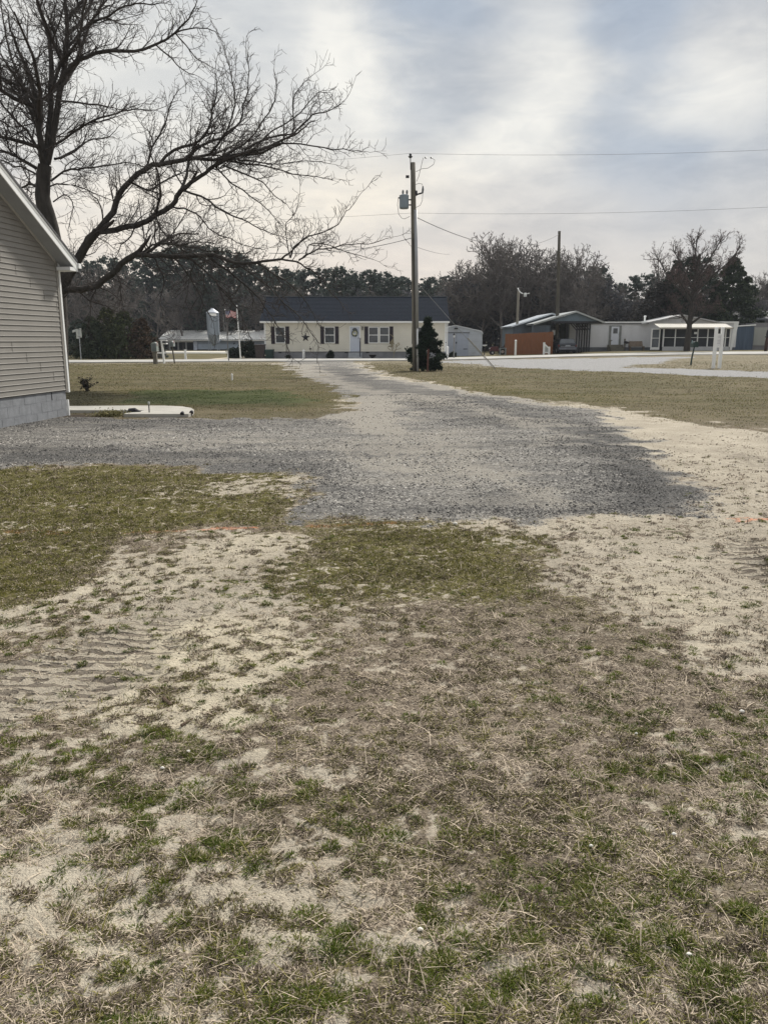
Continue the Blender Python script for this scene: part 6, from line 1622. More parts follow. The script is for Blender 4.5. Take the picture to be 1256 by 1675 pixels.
def big_tree():
    D0 = 29.0
    g = P(96, 640, D0)
    root = thing('bare_tree', 'huge leafless spreading tree rising behind the near grey beige house', 'tree', (g.x, D0, 0))
    B = [  # (points u,v) , radius px start/end, depth at the tip
        ([(97, 662), (95, 560), (93, 470), (88, 400), (77, 350), (70, 320), (74, 270)], 26, 15, 29.0),
        ([(73, 275), (66, 230), (62, 190), (55, 145), (41, 108), (30, 78), (18, 50)], 11, 3, 27.5),
        ([(76, 270), (80, 215), (84, 150), (83, 85), (76, 45), (62, 5), (55, -60), (60, -120)], 11, 3, 30.0),
        ([(78, 268), (92, 195), (101, 138), (110, 82), (111, 32), (106, -10), (100, -80), (110, -150)], 11, 3, 29.5),
        ([(84, 150), (100, 100), (128, 70), (135, 20), (150, -30), (170, -80)], 6, 2, 27.0),
        ([(95, 140), (118, 108), (143, 92), (178, 83), (220, 84), (255, 73), (287, 54), (308, 30), (320, 10)], 8, 1.6, 26.5),
        ([(287, 54), (310, 47), (330, 45), (348, 50)], 2.6, 1, 26.0),
        ([(287, 54), (305, 75), (322, 95), (338, 104)], 2.4, 1, 27.5),
        ([(255, 73), (280, 95), (300, 115), (318, 122)], 2.4, 1, 27.0),
        ([(110, 78), (137, 48), (155, 35), (178, 25), (205, 10), (223, 6), (250, 8), (272, 5)], 5, 1.3, 28.0),
        ([(108, 40), (125, 15), (150, -15), (180, -50), (220, -80)], 5, 1.5, 31.0),
        ([(66, 200), (48, 148), (20, 136), (0, 127), (-50, 118), (-90, 90)], 6, 2, 28.0),
        ([(58, 190), (35, 160), (15, 146), (-10, 130), (-60, 90)], 5, 2, 31.5),
        ([(64, 215), (50, 180), (38, 140), (20, 95), (8, 40), (0, -20)], 6, 1.6, 30.5),
        ([(70, 255), (45, 215), (20, 190), (0, 165), (-30, 120)], 5, 1.6, 28.0),
        ([(66, 290), (44, 275), (24, 272), (4, 262), (-30, 270)], 3.5, 1.2, 29.5),
        ([(66, 240), (40, 233), (15, 226), (-15, 222), (-80, 205), (-140, 170)], 7, 2.5, 29.0),
        ([(60, 275), (35, 260), (15, 250), (-10, 245), (-70, 255), (-130, 240)], 6, 2.2, 27.0),
        ([(68, 310), (50, 300), (30, 310), (5, 290), (-40, 280)], 5, 1.6, 31.0),
        ([(92, 236), (120, 216), (153, 197), (178, 190), (200, 183), (222, 179), (255, 180)], 4.5, 1.3, 27.0),
        ([(90, 260), (112, 252), (130, 240), (146, 230), (162, 226), (180, 223)], 5, 1.8, 31.0),
        ([(84, 296), (105, 281), (128, 276), (153, 274), (180, 270), (206, 267), (240, 275)], 4.0, 1.2, 28.0),
        ([(82, 305), (110, 300), (140, 308), (170, 322), (200, 332)], 3, 1, 31.0),
        ([(98, 165), (130, 168), (160, 172), (185, 176), (207, 178), (230, 170)], 3.6, 1.2, 31.0),
        ([(88, 330), (105, 318), (120, 330), (118, 350), (112, 375)], 2.6, 1, 27.5),
        # main right hand limb, upper fork
        ([(92, 500), (104, 468), (125, 430), (142, 400), (160, 378)], 17, 13, 28.6),
        ([(160, 378), (185, 345), (196, 318), (212, 297), (240, 276), (262, 268), (300, 262)], 11, 7, 28.0),
        ([(300, 262), (322, 258), (351, 262), (380, 255), (409, 250), (440, 240), (478, 222)], 6, 3.4, 27.0),
        ([(478, 222), (495, 205), (512, 187), (530, 183), (545, 178), (560, 168)], 3.2, 1.0, 26.5),
        ([(440, 240), (470, 234), (510, 238), (546, 245), (575, 246), (592, 248)], 2.8, 0.9, 26.0),
        ([(262, 268), (285, 245), (315, 235), (337, 220), (345, 190), (349, 172), (356, 147), (352, 120)], 5.5, 1.2, 27.0),
        ([(300, 262), (330, 238), (365, 225), (392, 200), (398, 175), (406, 150), (406, 115), (405, 87)], 5, 1.0, 29.0),
        ([(400, 245), (440, 225), (478, 218), (480, 190), (481, 165), (487, 147), (505, 128)], 3.6, 0.9, 28.5),
        ([(345, 250), (370, 215), (385, 170), (378, 130), (372, 95)], 4, 1.0, 26.0),
        ([(240, 276), (250, 240), (268, 210), (275, 180), (290, 150)], 4, 1.0, 29.5),
        ([(360, 262), (400, 235), (430, 200), (450, 165), (452, 135)], 3.6, 1.0, 27.0),
        ([(409, 250), (445, 215), (490, 185), (520, 150), (541, 158)], 3.0, 0.8, 28.5),
        ([(212, 297), (240, 310), (262, 300), (290, 285), (318, 280)], 4.5, 2.0, 30.5),
        # lower fork
        ([(142, 395), (150, 384), (178, 377), (200, 373), (223, 368), (240, 362), (255, 352), (280, 336), (290, 322), (296, 312)], 10, 8, 28.2),
        ([(296, 312), (312, 298), (329, 289), (345, 276), (357, 268), (380, 258), (400, 253), (430, 250), (460, 236)], 7.5, 3.0, 27.2),
        ([(296, 312), (303, 295), (306, 270), (315, 245), (330, 225)], 5.5, 2.5, 29.5),
        ([(300, 311), (329, 322), (352, 338), (375, 351), (395, 360), (415, 368), (435, 378), (455, 385)], 3.8, 1.0, 26.5),
        ([(282, 338), (300, 341), (320, 348), (332, 360), (343, 374), (360, 384), (377, 391), (400, 402), (430, 408)], 3.0, 1.0, 28.0),
        ([(366, 270), (400, 285), (430, 298), (450, 320), (470, 335)], 3.0, 0.9, 26.5),
        ([(366, 262), (405, 268), (445, 275), (480, 285), (515, 290), (540, 293)], 3.0, 0.8, 27.5),
        ([(350, 270), (380, 300), (410, 322), (440, 345), (462, 370)], 3.0, 0.9, 29.0),
        ([(390, 262), (430, 265), (460, 268), (500, 262), (540, 268)], 2.6, 0.9, 29.0),
        ([(255, 352), (262, 375), (280, 395), (300, 410), (330, 420)], 3.5, 1.2, 27.0),
        ([(223, 368), (215, 385), (200, 400), (190, 420)], 3.0, 1.2, 29.5),
        # low sweeping limb
        ([(94, 482), (108, 474), (135, 473), (159, 467), (175, 455), (191, 441), (206, 425), (223, 416)], 12, 10, 28.4),
        ([(223, 416), (240, 416), (261, 419), (303, 419), (335, 418), (360, 420), (386, 430), (410, 431), (429, 428), (460, 424)], 9, 3.6, 27.0),
        ([(460, 424), (483, 428), (500, 438), (518, 448), (530, 460), (545, 480), (560, 500)], 3.2, 1.0, 26.0),
        ([(475, 422), (482, 405), (498, 391), (512, 384), (529, 380), (552, 368), (562, 352), (572, 342), (586, 322)], 2.8, 0.8, 26.5),
        ([(489, 425), (500, 418), (512, 411), (528, 407), (544, 405), (560, 401), (575, 400), (592, 398), (612, 398), (632, 390)], 2.6, 0.8, 26.0),
        ([(500, 420), (505, 400), (525, 398), (555, 408), (590, 418), (612, 425)], 2.0, 0.7, 26.5),
        ([(475, 422), (470, 395), (468, 365), (485, 345), (490, 320)], 2.2, 0.8, 27.5),
        ([(303, 419), (325, 435), (345, 452), (365, 475), (385, 500), (400, 525), (408, 548)], 4.5, 1.2, 26.5),
        ([(345, 422), (375, 445), (400, 465), (425, 490), (445, 520), (462, 548), (472, 572)], 4.0, 1.0, 27.0),
        ([(386, 430), (415, 450), (440, 470), (465, 495), (490, 520), (510, 545), (520, 560)], 3.5, 0.9, 26.0),
        ([(420, 430), (450, 450), (480, 470), (505, 500), (520, 530)], 3.0, 0.9, 28.0),
        ([(250, 418), (262, 440), (268, 465), (262, 495), (268, 520)], 3.0, 0.9, 27.5),
        ([(320, 425), (312, 450), (306, 480), (300, 505)], 2.6, 0.9, 27.0),
        ([(280, 419), (300, 440), (320, 470), (335, 500), (350, 530)], 3.0, 0.9, 29.0),
        ([(191, 441), (196, 465), (200, 490), (205, 515)], 2.6, 0.9, 28.0),
        ([(223, 416), (250, 402), (280, 398), (305, 404), (340, 410), (380, 415), (410, 412)], 4, 1.4, 29.5),
        ([(240, 414), (262, 398), (290, 402), (320, 395), (350, 398)], 3.4, 1.2, 26.5),
        ([(159, 467), (150, 490), (148, 520), (140, 548)], 2.6, 0.9, 28.0),
    ]
    G_ = Grow(11, twig_r=0.0064, up=0.20, spacing=(0.24, 0.155, 0.12), ratio=0.52)
    done = []; main = []
    for bi, (pp, r0, r1, dt) in enumerate(B):
        if not done: ds = D0
        else:
            best = min(done, key=lambda q: (q[0] - pp[0][0]) ** 2 + (q[1] - pp[0][1]) ** 2); ds = best[2]
        pts = []
        # subdivide with a little crookedness
        k = len(pp)
        sub = []
        for i in range(k - 1):
            p0 = pp[max(i - 1, 0)]; p1 = pp[i]; p2 = pp[i + 1]; p3 = pp[min(i + 2, k - 1)]
            for t in (0, 0.5):
                f = lambda a, b, c, d: 0.5 * (2 * b + (c - a) * t + (2 * a - 5 * b + 4 * c - d) * t * t + (3 * b - a - 3 * c + d) * t ** 3)
                sub.append((f(p0[0], p1[0], p2[0], p3[0]), f(p0[1], p1[1], p2[1], p3[1])))
        sub.append(pp[-1]); n = len(sub)
        dts = D0 if bi == 0 else dt
        for i, (u, v) in enumerate(sub):
            t = i / (n - 1); Y = ds + (dts - ds) * t
            jit = 0 if i in (0, n - 1) or r0 > 12 else min(r0, 3) * 0.3
            u += G_.r.normal(0, jit); v += G_.r.normal(0, jit)
            done.append((u, v, Y)); pts.append(np.array(P(u, v, Y)))
        pts = np.array(pts); t = np.linspace(0, 1, n)
        rad = (r0 * (1 - t) + r1 * t) * D0 / FPX * (0.66 if bi == 0 else 0.45)
        if bi == 0: rad[0] *= 1.3
        main.append((pts, rad))
        L = np.linalg.norm(np.diff(pts, axis=0), axis=1).sum()
        if bi == 0: continue
        # side shoots, a good length of their own whatever the limb's length
        cap = min(L, 3.6) if r0 < 9 else 2.6
        k0 = G_.ratio; nn = int(L / 0.18)
        for i in range(nn):
            tt = (0.10 if r0 < 9 else 0.05) + 0.9 * (i + G_.r.random()) / nn
            q = min(tt, 0.999) * (n - 1); a = int(q); f = q - a
            p = pts[a] * (1 - f) + pts[min(a + 1, n - 1)] * f; tan = unit(pts[min(a + 1, n - 1)] - pts[a]); rr = rad[a]
            side = unit(np.cross(tan, G_.r.normal(0, 1, 3)))
            ang = G_.r.uniform(0.45, 1.1); d = tan * math.cos(ang) + side * math.sin(ang)
            droop = -0.15 if (pp[-1][1] > 440 and bi > 40) else 0.12
            d = d + np.array([0, 0, droop])
            cl = G_.r.uniform(0.45, 1.1) * (1.95 - 1.45 * tt) * (0.62 if r0 < 4 else 0.95)
            G_.branch(p, d, cl, min(rr * 0.6, 0.009 + cl * 0.011), 1)
        G_.branch(pts[-1], pts[-1] - pts[-2], 0.9, rad[-1], 1)
    # limbs towards and away from the camera that the outline only hints at
    for (u, v, dep, dx, L, r_) in ((78, 200, -1, 0.5, 4.2, 0.09), (85, 160, 1, 0.4, 4.5, 0.09), (74, 250, 1, -0.5, 4.0, 0.09), (100, 110, -1, 0.1, 3.5, 0.07), (110, 60, 1, 0.5, 3.5, 0.06), (60, 180, -1, -0.6, 4.0, 0.08), (300, 262, 1, 0.6, 3.6, 0.06), (260, 350, -1, 0.5, 3.0, 0.05), (230, 416, 1, 0.4, 3.6, 0.07), (340, 270, -1, 0.4, 2.6, 0.04)):
        near_ = min(done, key=lambda q: (q[0] - u) ** 2 + (q[1] - v) ** 2)
        p = np.array(P(near_[0], near_[1], near_[2])); d = np.array([dx, dep * 0.9, 0.45])
        G_.branch(p, d, L, r_, 0, wander=0.16)
    tubes('trunk', main, lambda r: 14 if r > 0.15 else 8 if r > 0.05 else 6, bark, root)
    tubes('twigs', G_.lines, lambda r: 5 if r > 0.02 else 3, twig_m, root)
    return len(G_.lines)
print('big tree lines', big_tree())

# ---- bare broadleaf trees beyond the road (three shapes, copied)
def bare_shape(seed, H, spread, trunk_r, forks=5, twig_r=0.034, root=None, clear=0.25, budc=None, up=0.5, dens=1.0):
    G_ = Grow(seed, twig_r=twig_r, up=up, spacing=(0.85 / dens, 0.55 / dens, 0.40 / dens), ratio=0.52)
    r = G_.r; base = np.array(root.location) if root is not None else np.zeros(3)
    pts = [base + np.array([0, 0, -0.2])]; d = np.array([0, 0, 1.0]); k = 6
    for i in range(k):
        d = unit(d + r.normal(0, 0.07, 3)); d[2] = abs(d[2]); pts.append(pts[-1] + d * H * 0.62 / k)
    pts = np.array(pts); rad = np.linspace(trunk_r, trunk_r * 0.35, k + 1); main = [(pts, rad)]
    for i in range(forks * 3):
        t = clear + (1 - clear) * (i + r.random()) / (forks * 3)
        q = min(t, 0.99) * k; a = int(q); p = pts[a] + (pts[a + 1] - pts[a]) * (q - a)
        az_ = r.uniform(0, 6.283) if i > 0 else 0.4; el_ = r.uniform(0.45, 0.95) + t * 0.25
        L = spread * (1.15 - 0.45 * t) * r.uniform(0.75, 1.1)
        d = np.array([math.cos(az_) * math.cos(el_), math.sin(az_) * math.cos(el_), math.sin(el_)])
        G_.branch(p, d, L, rad[a] * 0.55, 0, wander=0.15, maxl=3)
    G_.branch(pts[-1], pts[-1] - pts[-2], H * 0.27, rad[-1], 0, wander=0.12)
    return main, G_.lines
def leafquads(centers, size, r2, cols, flat=0.0):
    n = len(centers)
    a = r2.normal(0, 1, (n, 3)); a[:, 2] *= (1 - flat); a /= np.linalg.norm(a, axis=1, keepdims=True)
    b = np.cross(a, r2.normal(0, 1, (n, 3))); b /= np.linalg.norm(b, axis=1, keepdims=True) + 1e-9
    s_ = size * (0.6 + 0.8 * r2.random(n)); a = a * s_[:, None]; b = b * (s_ * 0.55)[:, None]
    V = np.stack([centers - a, centers + b * 0.9, centers + a, centers - b], 1).reshape(-1, 3)
    i = np.arange(n) * 4; F = np.stack([i, i + 1, i + 2, i + 3], 1)
    lo, hi = cols; t = r2.random(n); tint = lerp(lo, hi, t)
    return V, F, np.repeat(tint, 4, 0)
leaf_m = mat_attr('leaf', 0.85, 0.15)
BT = [16.0, 13.0, 11.0]
def bare_tree(x, y, H, shape_seed, label, group=None, spread=None, trunk_r=None, name='bare_tree', dens=1.0, clear=0.25, up=0.28, cat='tree', bcol=None):
    g = TZ(x, y); t = thing(name, label, cat, (x, y, g), group)
    main, lines = bare_shape(shape_seed, H, spread or H * 0.40, trunk_r or H * 0.014, root=t, dens=dens, clear=clear, up=up)
    bcol = bcol or mat('far_bark', (0.125, 0.112, 0.104), 0.9, 0.25, 1.0)
    tubes('trunk', main, lambda r: 8, bcol, t); tubes('branches', lines, lambda r: 4 if r > 0.04 else 3, bcol, t)
    return t
def put(src, x, y, s_, rz, label=None):
    c = copy_tree(src); c.location = (x, y, TZ(x, y)); c.rotation_euler = (0, 0, rz); c.scale = (s_, s_, s_)
    if label: c['label'] = label
    return c
grp = 'bare trees in the wood beyond the garages'; lab = 'tall leafless tree in the dark wood beyond the road'
def UX(u, Y): return XZ(u, 556, Y)[0]
w1 = bare_tree(UX(745, 108), 108, 13.5, 201, lab, grp, dens=1.6)
w2 = bare_tree(UX(800, 112), 112, 15.5, 202, lab, grp, dens=1.6)
w3 = bare_tree(UX(845, 106), 106, 15.0, 203, lab, grp, dens=1.6)
rq = random.Random(77)
for u, Y, hh, src, h0 in ((725, 118, 11, w1, 13.5), (765, 116, 14, w3, 15), (820, 104, 15.8, w1, 13.5), (868, 115, 15.5, w2, 15.5), (885, 105, 13.5, w1, 13.5), (905, 112, 14.5, w3, 15), (930, 108, 13.5, w2, 15.5), (955, 114, 13.5, w1, 13.5), (975, 110, 10.5, w3, 15),
                         (1000, 112, 9.5, w1, 13.5), (1022, 115, 10, w2, 15.5), (715, 128, 9, w2, 15.5), (783, 106, 13, w2, 15.5), (1045, 108, 9, w3, 15), (940, 100, 9.5, w3, 15), (1225, 120, 13, w1, 13.5), (1250, 116, 12, w3, 15), (1285, 122, 13, w2, 15.5), (1215, 108, 9, w2, 15.5), (755, 110, 12.5, w2, 15.5), (790, 114, 15, w3, 15), (812, 117, 16, w1, 13.5), (833, 109, 16, w2, 15.5), (858, 110, 15.5, w1, 13.5), (893, 118, 15.5, w3, 15), (918, 106, 13.5, w2, 15.5), (940, 116, 14.5, w1, 13.5), (965, 104, 11, w1, 13.5)):
    put(src, UX(u, Y), Y, hh / h0 * (1.08 if u < 1000 else 1.0), rq.uniform(0, 6.28))
# the left wood has leafless trees in front of the pines
for u, Y, hh, src, h0 in ((120, 118, 14.5, w1, 13.5), (165, 122, 15.0, w3, 15), (60, 120, 17, w2, 15.5), (215, 126, 14, w2, 15.5), (255, 122, 11, w1, 13.5), (300, 130, 13.5, w3, 15), (470, 126, 11.5, w1, 13.5), (0, 115, 17, w3, 15), (660, 135, 11, w3, 15), (140, 126, 15.5, w1, 13.5), (190, 118, 13, w2, 15.5), (90, 128, 18, w3, 15), (330, 134, 15.5, w2, 15.5), (370, 130, 13, w1, 13.5), (420, 133, 12.5, w3, 15), (560, 134, 10.5, w2, 15.5), (610, 133, 11, w1, 13.5)):
    o = put(src, UX(u, Y), Y, hh / h0, rq.uniform(0, 6.28), 'leafless tree mixed among the pines behind the barn and cream house'); o['group'] = 'bare trees among the pines'

# ---- evergreens
def ever_shape(seed, H, rad, kind, n):
    r2 = np.random.default_rng(seed)
    cl = []
    if kind == 'pine':          # irregular clumped crown on upper two thirds
        k = 120
        for i in range(k):
            h = H * (0.18 + 0.8 * (i + r2.random()) / k); rr = rad * (1.0 - 0.62 * max(0, (h / H - 0.45) / 0.55)) * r2.uniform(0.2, 1.0); a = r2.uniform(0, 6.283)
            cl.append((rr * math.cos(a), rr * math.sin(a), h, r2.uniform(0.35, 0.85)))
    elif kind == 'cedar':       # dense pointed cone to the ground
        k = 130
        for i in range(k):
            h = H * (0.03 + 0.95 * (i + r2.random()) / k); rr = rad * (1.02 - h / H) ** 0.75 * r2.uniform(0.55, 1.0); a = r2.uniform(0, 6.283)
            cl.append((rr * math.cos(a), rr * math.sin(a), h, max(0.10, rad * 0.22 * (1.15 - h / H)) * r2.uniform(0.7, 1.3)))
    elif kind == 'leader':      # wide foot, thin leader
        k = 120
        for i in range(k):
            f_ = (i + r2.random()) / k; h = H * (0.04 + 0.94 * f_); pr = 1.0 if f_ < 0.38 else 1.0 - (f_ - 0.38) * 1.75 if f_ < 0.7 else 0.44 * (1.02 - f_) / 0.32
            pr *= 0.75 + 0.25 * math.sin(min(1, f_ / 0.3) * 1.57); rr = rad * pr * r2.uniform(0.35, 1.0); a = r2.uniform(0, 6.283)
            cl.append((rr * math.cos(a), rr * math.sin(a), h, rad * 0.19 * r2.uniform(0.5, 1.4) * (0.55 + 0.5 * pr)))
    else:                       # round bush
        k = 40
        for i in range(k):
            el_ = math.asin(r2.random()); a = r2.uniform(0, 6.283); rr = rad * r2.uniform(0.5, 0.85)
            cl.append((rr * math.cos(a) * math.cos(el_), rr * math.sin(a) * math.cos(el_), H * (0.12 + 0.78 * math.sin(el_)), rad * 0.32 * r2.uniform(0.8, 1.2)))
    cl = np.array(cl); idx = r2.integers(0, len(cl), n)
    v = r2.normal(0, 1, (n, 3)); v /= np.linalg.norm(v, axis=1, keepdims=True); rr = np.abs(r2.normal(0, 0.62, n))
    sc_ = np.array([1, 1, 0.55 if kind == 'pine' else 0.8])
    return cl[idx, :3] + v * (rr * cl[idx, 3])[:, None] * sc_, cl, r2
def evergreen(x, y, H, rad, kind, seed, n, leaf, cols, label, name, group=None, trunk_r=None, cat='tree'):
    g = TZ(x, y); t = thing(name, label, cat, (x, y, g), group)
    c, cl, r2 = ever_shape(seed, H, rad, kind, n); c = c + np.array([x, y, g])
    V, F, T = leafquads(c, leaf, r2, cols)
    np_mesh('crown', V, F, leaf_m, t, attrs=dict(tint=T))
    main = [(np.array([[x, y, g - 0.2], [x + 0.1, y, g + H * 0.35], [x, y, g + H * 0.7], [x, y, g + H * 0.93]]), np.array([1, 0.8, 0.5, 0.12]) * (trunk_r or H * 0.012))]
    for q in cl[::2]:
        z0 = max(0.1, q[2] - 0.35 * math.hypot(q[0], q[1])); main.append((np.array([[x, y, g + z0 * 0.92], [x + q[0] * 0.35, y + q[1] * 0.35, g + z0], [x + q[0] * 0.7, y + q[1] * 0.7, g + (z0 + q[2]) / 2], [x + q[0], y + q[1], g + q[2]]]), np.array([1, .7, .5, .2]) * H * 0.004))
    tubes('trunk', main, lambda r: 6, twig_m, t)
    return t
PC = ((0.034, 0.047, 0.045), (0.11, 0.135, 0.11))  # cool lifted tint puts distant haze into the needle colour
pg_ = 'pines of the wood behind the barn and cream house'; pl_ = 'dark green pine in the wood behind the barn and cream house'
p1 = evergreen(UX(420, 150), 150, 15.5, 3.6, 'pine', 301, 9000, 0.20, PC, pl_, 'pine_tree', pg_)
p2 = evergreen(UX(500, 146), 146, 14.0, 3.8, 'pine', 302, 9000, 0.20, PC, pl_, 'pine_tree', pg_)
p3 = evergreen(UX(585, 150), 150, 13.5, 3.9, 'pine', 303, 9000, 0.20, PC, pl_, 'pine_tree', pg_)
P3 = ((p1, 15.5), (p2, 14.0), (p3, 13.5))
# silhouette of the wood: u, top v
sil = [(-40, 395), (-5, 400), (30, 395), (65, 400), (100, 398), (130, 415), (160, 428), (190, 422), (215, 426), (245, 418), (270, 412), (300, 405), (325, 402), (350, 404), (378, 412), (400, 420), (440, 436), (465, 440), (530, 440), (552, 438), (570, 445), (606, 442), (625, 447), (645, 455), (668, 458), (700, 455), (716, 470)]
for i, (u, v) in enumerate(sil):
    Y = 140 + rq.uniform(-6, 10); H = XZ(u, v, Y)[1]
    src, h0 = P3[i % 3]; put(src, UX(u, Y), Y, H / h0 * 1.02, rq.uniform(0, 6.28))
for i in range(34):      # second, lower row keeps the wood closed near the ground
    u = -60 + i * 24 + rq.uniform(-6, 6); Y = 156 + rq.uniform(-4, 8); H = XZ(u, 462 + rq.uniform(-18, 12), Y)[1]
    src, h0 = P3[(i * 7) % 3]; put(src, UX(u, Y), Y, H / h0, rq.uniform(0, 6.28))
# evergreens in the right hand wood
eg = 'evergreens in the wood beyond the garages'; el2 = 'dark evergreen in the wood beyond the garages and mobile home'
for i, (u, v, Y) in enumerate(((735, 470, 122), (752, 448, 120), (800, 432, 122), (835, 435, 120), (868, 440, 122), (900, 425, 118), (925, 432, 121), (955, 430, 119), (970, 425, 122), (985, 442, 118), (1010, 452, 122), (1035, 455, 118), (1060, 452, 120), (1218, 470, 118), (1245, 468, 121), (1280, 465, 119), (1090, 455, 121), (1150, 450, 123), (775, 440, 124), (850, 425, 125))):
    H = XZ(u, v + (16 if u < 1030 else 0), Y)[1]; src, h0 = P3[i % 3]; o = put(src, UX(u, Y), Y, H / h0, rq.uniform(0, 6.28), el2); o['group'] = eg
# brush: a dense band of thickets filling the wood's foot
def brush(name, label, x0, x1, y0, y1, hfun, n, seed, cols, leaf):
    r2 = np.random.default_rng(seed); x = r2.uniform(x0, x1, n); y = r2.uniform(y0, y1, n)
    h = hfun(x) * (0.75 + 0.5 * fbm(x, y, 0.12, 3, seed)); z = r2.random(n) ** 0.8 * h + terrain(x, y)
    V, F, T = leafquads(np.stack([x, y, z], 1), leaf, r2, cols)
    o = np_mesh(name, V, F, leaf_m, attrs=dict(tint=T)); return tag(o, label, 'undergrowth', kind='stuff')
BC = ((0.045, 0.050, 0.058), (0.125, 0.12, 0.125))  # bluish tint paints distant haze into the brush
brush('undergrowth', 'dark tangled undergrowth filling the foot of the left wood', UX(-120, 150), UX(735, 150), 138, 162, lambda x: np.full(x.shape, 9.5), 90000, 401, BC, 0.28)
brush('undergrowth', 'dark brown thicket filling the foot of the right wood', UX(690, 118), UX(1400, 118), 107, 128, lambda x: 6.3 + 3.2 * (1 - ss(UX(960, 118), UX(1000, 118), x)) * ss(UX(700, 118), UX(760, 118), x), 90000, 402, BC, 0.24)

# ---- right group: budding maple before the porch, evergreens behind
def maple():
    Y = 80.5; x = UX(1125, Y); g = TZ(x, Y)
    t = thing('budding_tree', 'maple with reddish budding crown and dark trunk in front of the screened porch', 'tree', (x, Y, g))
    Z = lambda v: XZ(628, v, Y)[1]
    X = lambda u: UX(u, Y)
    def px(pts, yo=0): return np.array([[X(u), Y + yo * i / (len(pts) - 1), Z(v)] for i, (u, v) in enumerate(pts)])
    specs = [([(1124, 577), (1124, 560), (1125, 540), (1125, 520), (1126, 495), (1127, 470), (1128, 445), (1132, 415)], 0.34, 0.06, 0),
             ([(1125, 533), (1118, 526), (1110, 518), (1104, 514), (1098, 505), (1090, 492)], 0.13, 0.04, -1.5), ([(1127, 530), (1134, 523), (1141, 516), (1146, 508), (1154, 496)], 0.13, 0.04, -1.2),
             ([(1126, 532), (1131, 520), (1136, 510), (1142, 495), (1150, 475)], 0.11, 0.04, 1.5),
             ([(1126, 500), (1112, 480), (1098, 465), (1084, 455)], 0.12, 0.04, -2), ([(1127, 490), (1142, 470), (1158, 455), (1172, 440)], 0.12, 0.04, 2),
             ([(1127, 475), (1116, 450), (1106, 425), (1098, 405)], 0.11, 0.03, 1.5), ([(1128, 460), (1140, 435), (1150, 410), (1156, 392)], 0.10, 0.03, -1.5),
             ([(1128, 450), (1126, 425), (1128, 400), (1130, 385)], 0.09, 0.03, 0.5), ([(1125, 485), (1105, 470), (1085, 440), (1075, 415)], 0.10, 0.03, 2), ([(1127, 480), (1150, 455), (1175, 430), (1190, 405)], 0.10, 0.03, -1)]
    G_ = Grow(55, twig_r=0.015, up=0.4, spacing=(0.5, 0.27, 0.20), ratio=0.5); main = []
    for p, a, b, yo in specs:
        q = px(p, yo); q[0][2] = min(q[0][2], g - 0.1) if p[0][1] > 570 else q[0][2]
        rad = np.linspace(a, b, len(q)); main.append((q, rad)); L = np.linalg.norm(np.diff(q, axis=0), axis=1).sum()
        st = 0.5 if p[0][1] > 570 else 0.3
        n = int(L / 0.28)
        for i in range(n):
            tt = st + (1 - st) * i / n; k = tt * (len(q) - 1); aa = int(k); pp = q[aa] + (q[min(aa + 1, len(q) - 1)] - q[aa]) * (k - aa)
            tan = unit(q[min(aa + 1, len(q) - 1)] - q[aa]); side = unit(np.cross(tan, G_.r.normal(0, 1, 3))); an = G_.r.uniform(0.5, 1.0)
            G_.branch(pp, tan * math.cos(an) + side * math.sin(an), G_.r.uniform(1.1, 2.3) * (1.2 - 0.5 * tt), 0.035, 1)
    tubes('trunk', main, lambda r: 10 if r > 0.1 else 6, bark, t)
    tubes('branches', G_.lines, lambda r: 4 if r > 0.03 else 3, twig_m, t)
    tips = np.concatenate([l[0][1:] for l in G_.lines if len(l[0]) == 4]); r2 = np.random.default_rng(5)
    c = tips[r2.integers(0, len(tips), 16000)] + r2.normal(0, 0.08, (16000, 3))
    V, F, T = leafquads(c, 0.038, r2, ((0.07, 0.05, 0.048), (0.19, 0.13, 0.12)))
    np_mesh('buds', V, F, leaf_m, t, attrs=dict(tint=T))
maple()
evergreen(UX(1098, 97), 97, XZ(0, 432, 97)[1], 3.6, 'cedar', 311, 30000, 0.18, ((0.012, 0.02, 0.016), (0.04, 0.06, 0.04)), 'dark pointed evergreen behind the gabled part of the mobile home', 'cedar_tree')
evergreen(UX(1130, 99), 99, XZ(0, 425, 99)[1], 3.6, 'pine', 312, 12000, 0.18, ((0.012, 0.02, 0.016), (0.04, 0.06, 0.04)), 'dark broad evergreen directly behind the budding maple', 'pine_tree')
evergreen(UX(1190, 98), 98, XZ(0, 428, 98)[1], 4.9, 'cedar', 313, 42000, 0.19, ((0.014, 0.024, 0.014), (0.05, 0.065, 0.035)), 'large dense evergreen behind the right end of the mobile home', 'cedar_tree')
evergreen(UX(1072, 96), 96, XZ(0, 468, 96)[1], 3.0, 'pine', 314, 9000, 0.17, ((0.02, 0.02, 0.018), (0.055, 0.05, 0.045)), 'lower dark evergreen left of the gable roof', 'pine_tree')
bare_tree(UX(1068, 99), 99, XZ(0, 384, 99)[1], 221, 'leafless wide crowned tree left of the budding maple, behind the gable', spread=4.6, dens=1.2, clear=0.4)
bare_tree(UX(1178, 102), 102, XZ(0, 386, 102)[1], 222, 'leafless tree reaching above the dense evergreen at right', spread=4.4, dens=1.1, clear=0.45)
bare_tree(UX(1105, 100), 100, XZ(0, 388, 100)[1], 223, 'leafless tree rising behind the budding maple', spread=4.0, dens=1.2, clear=0.4)

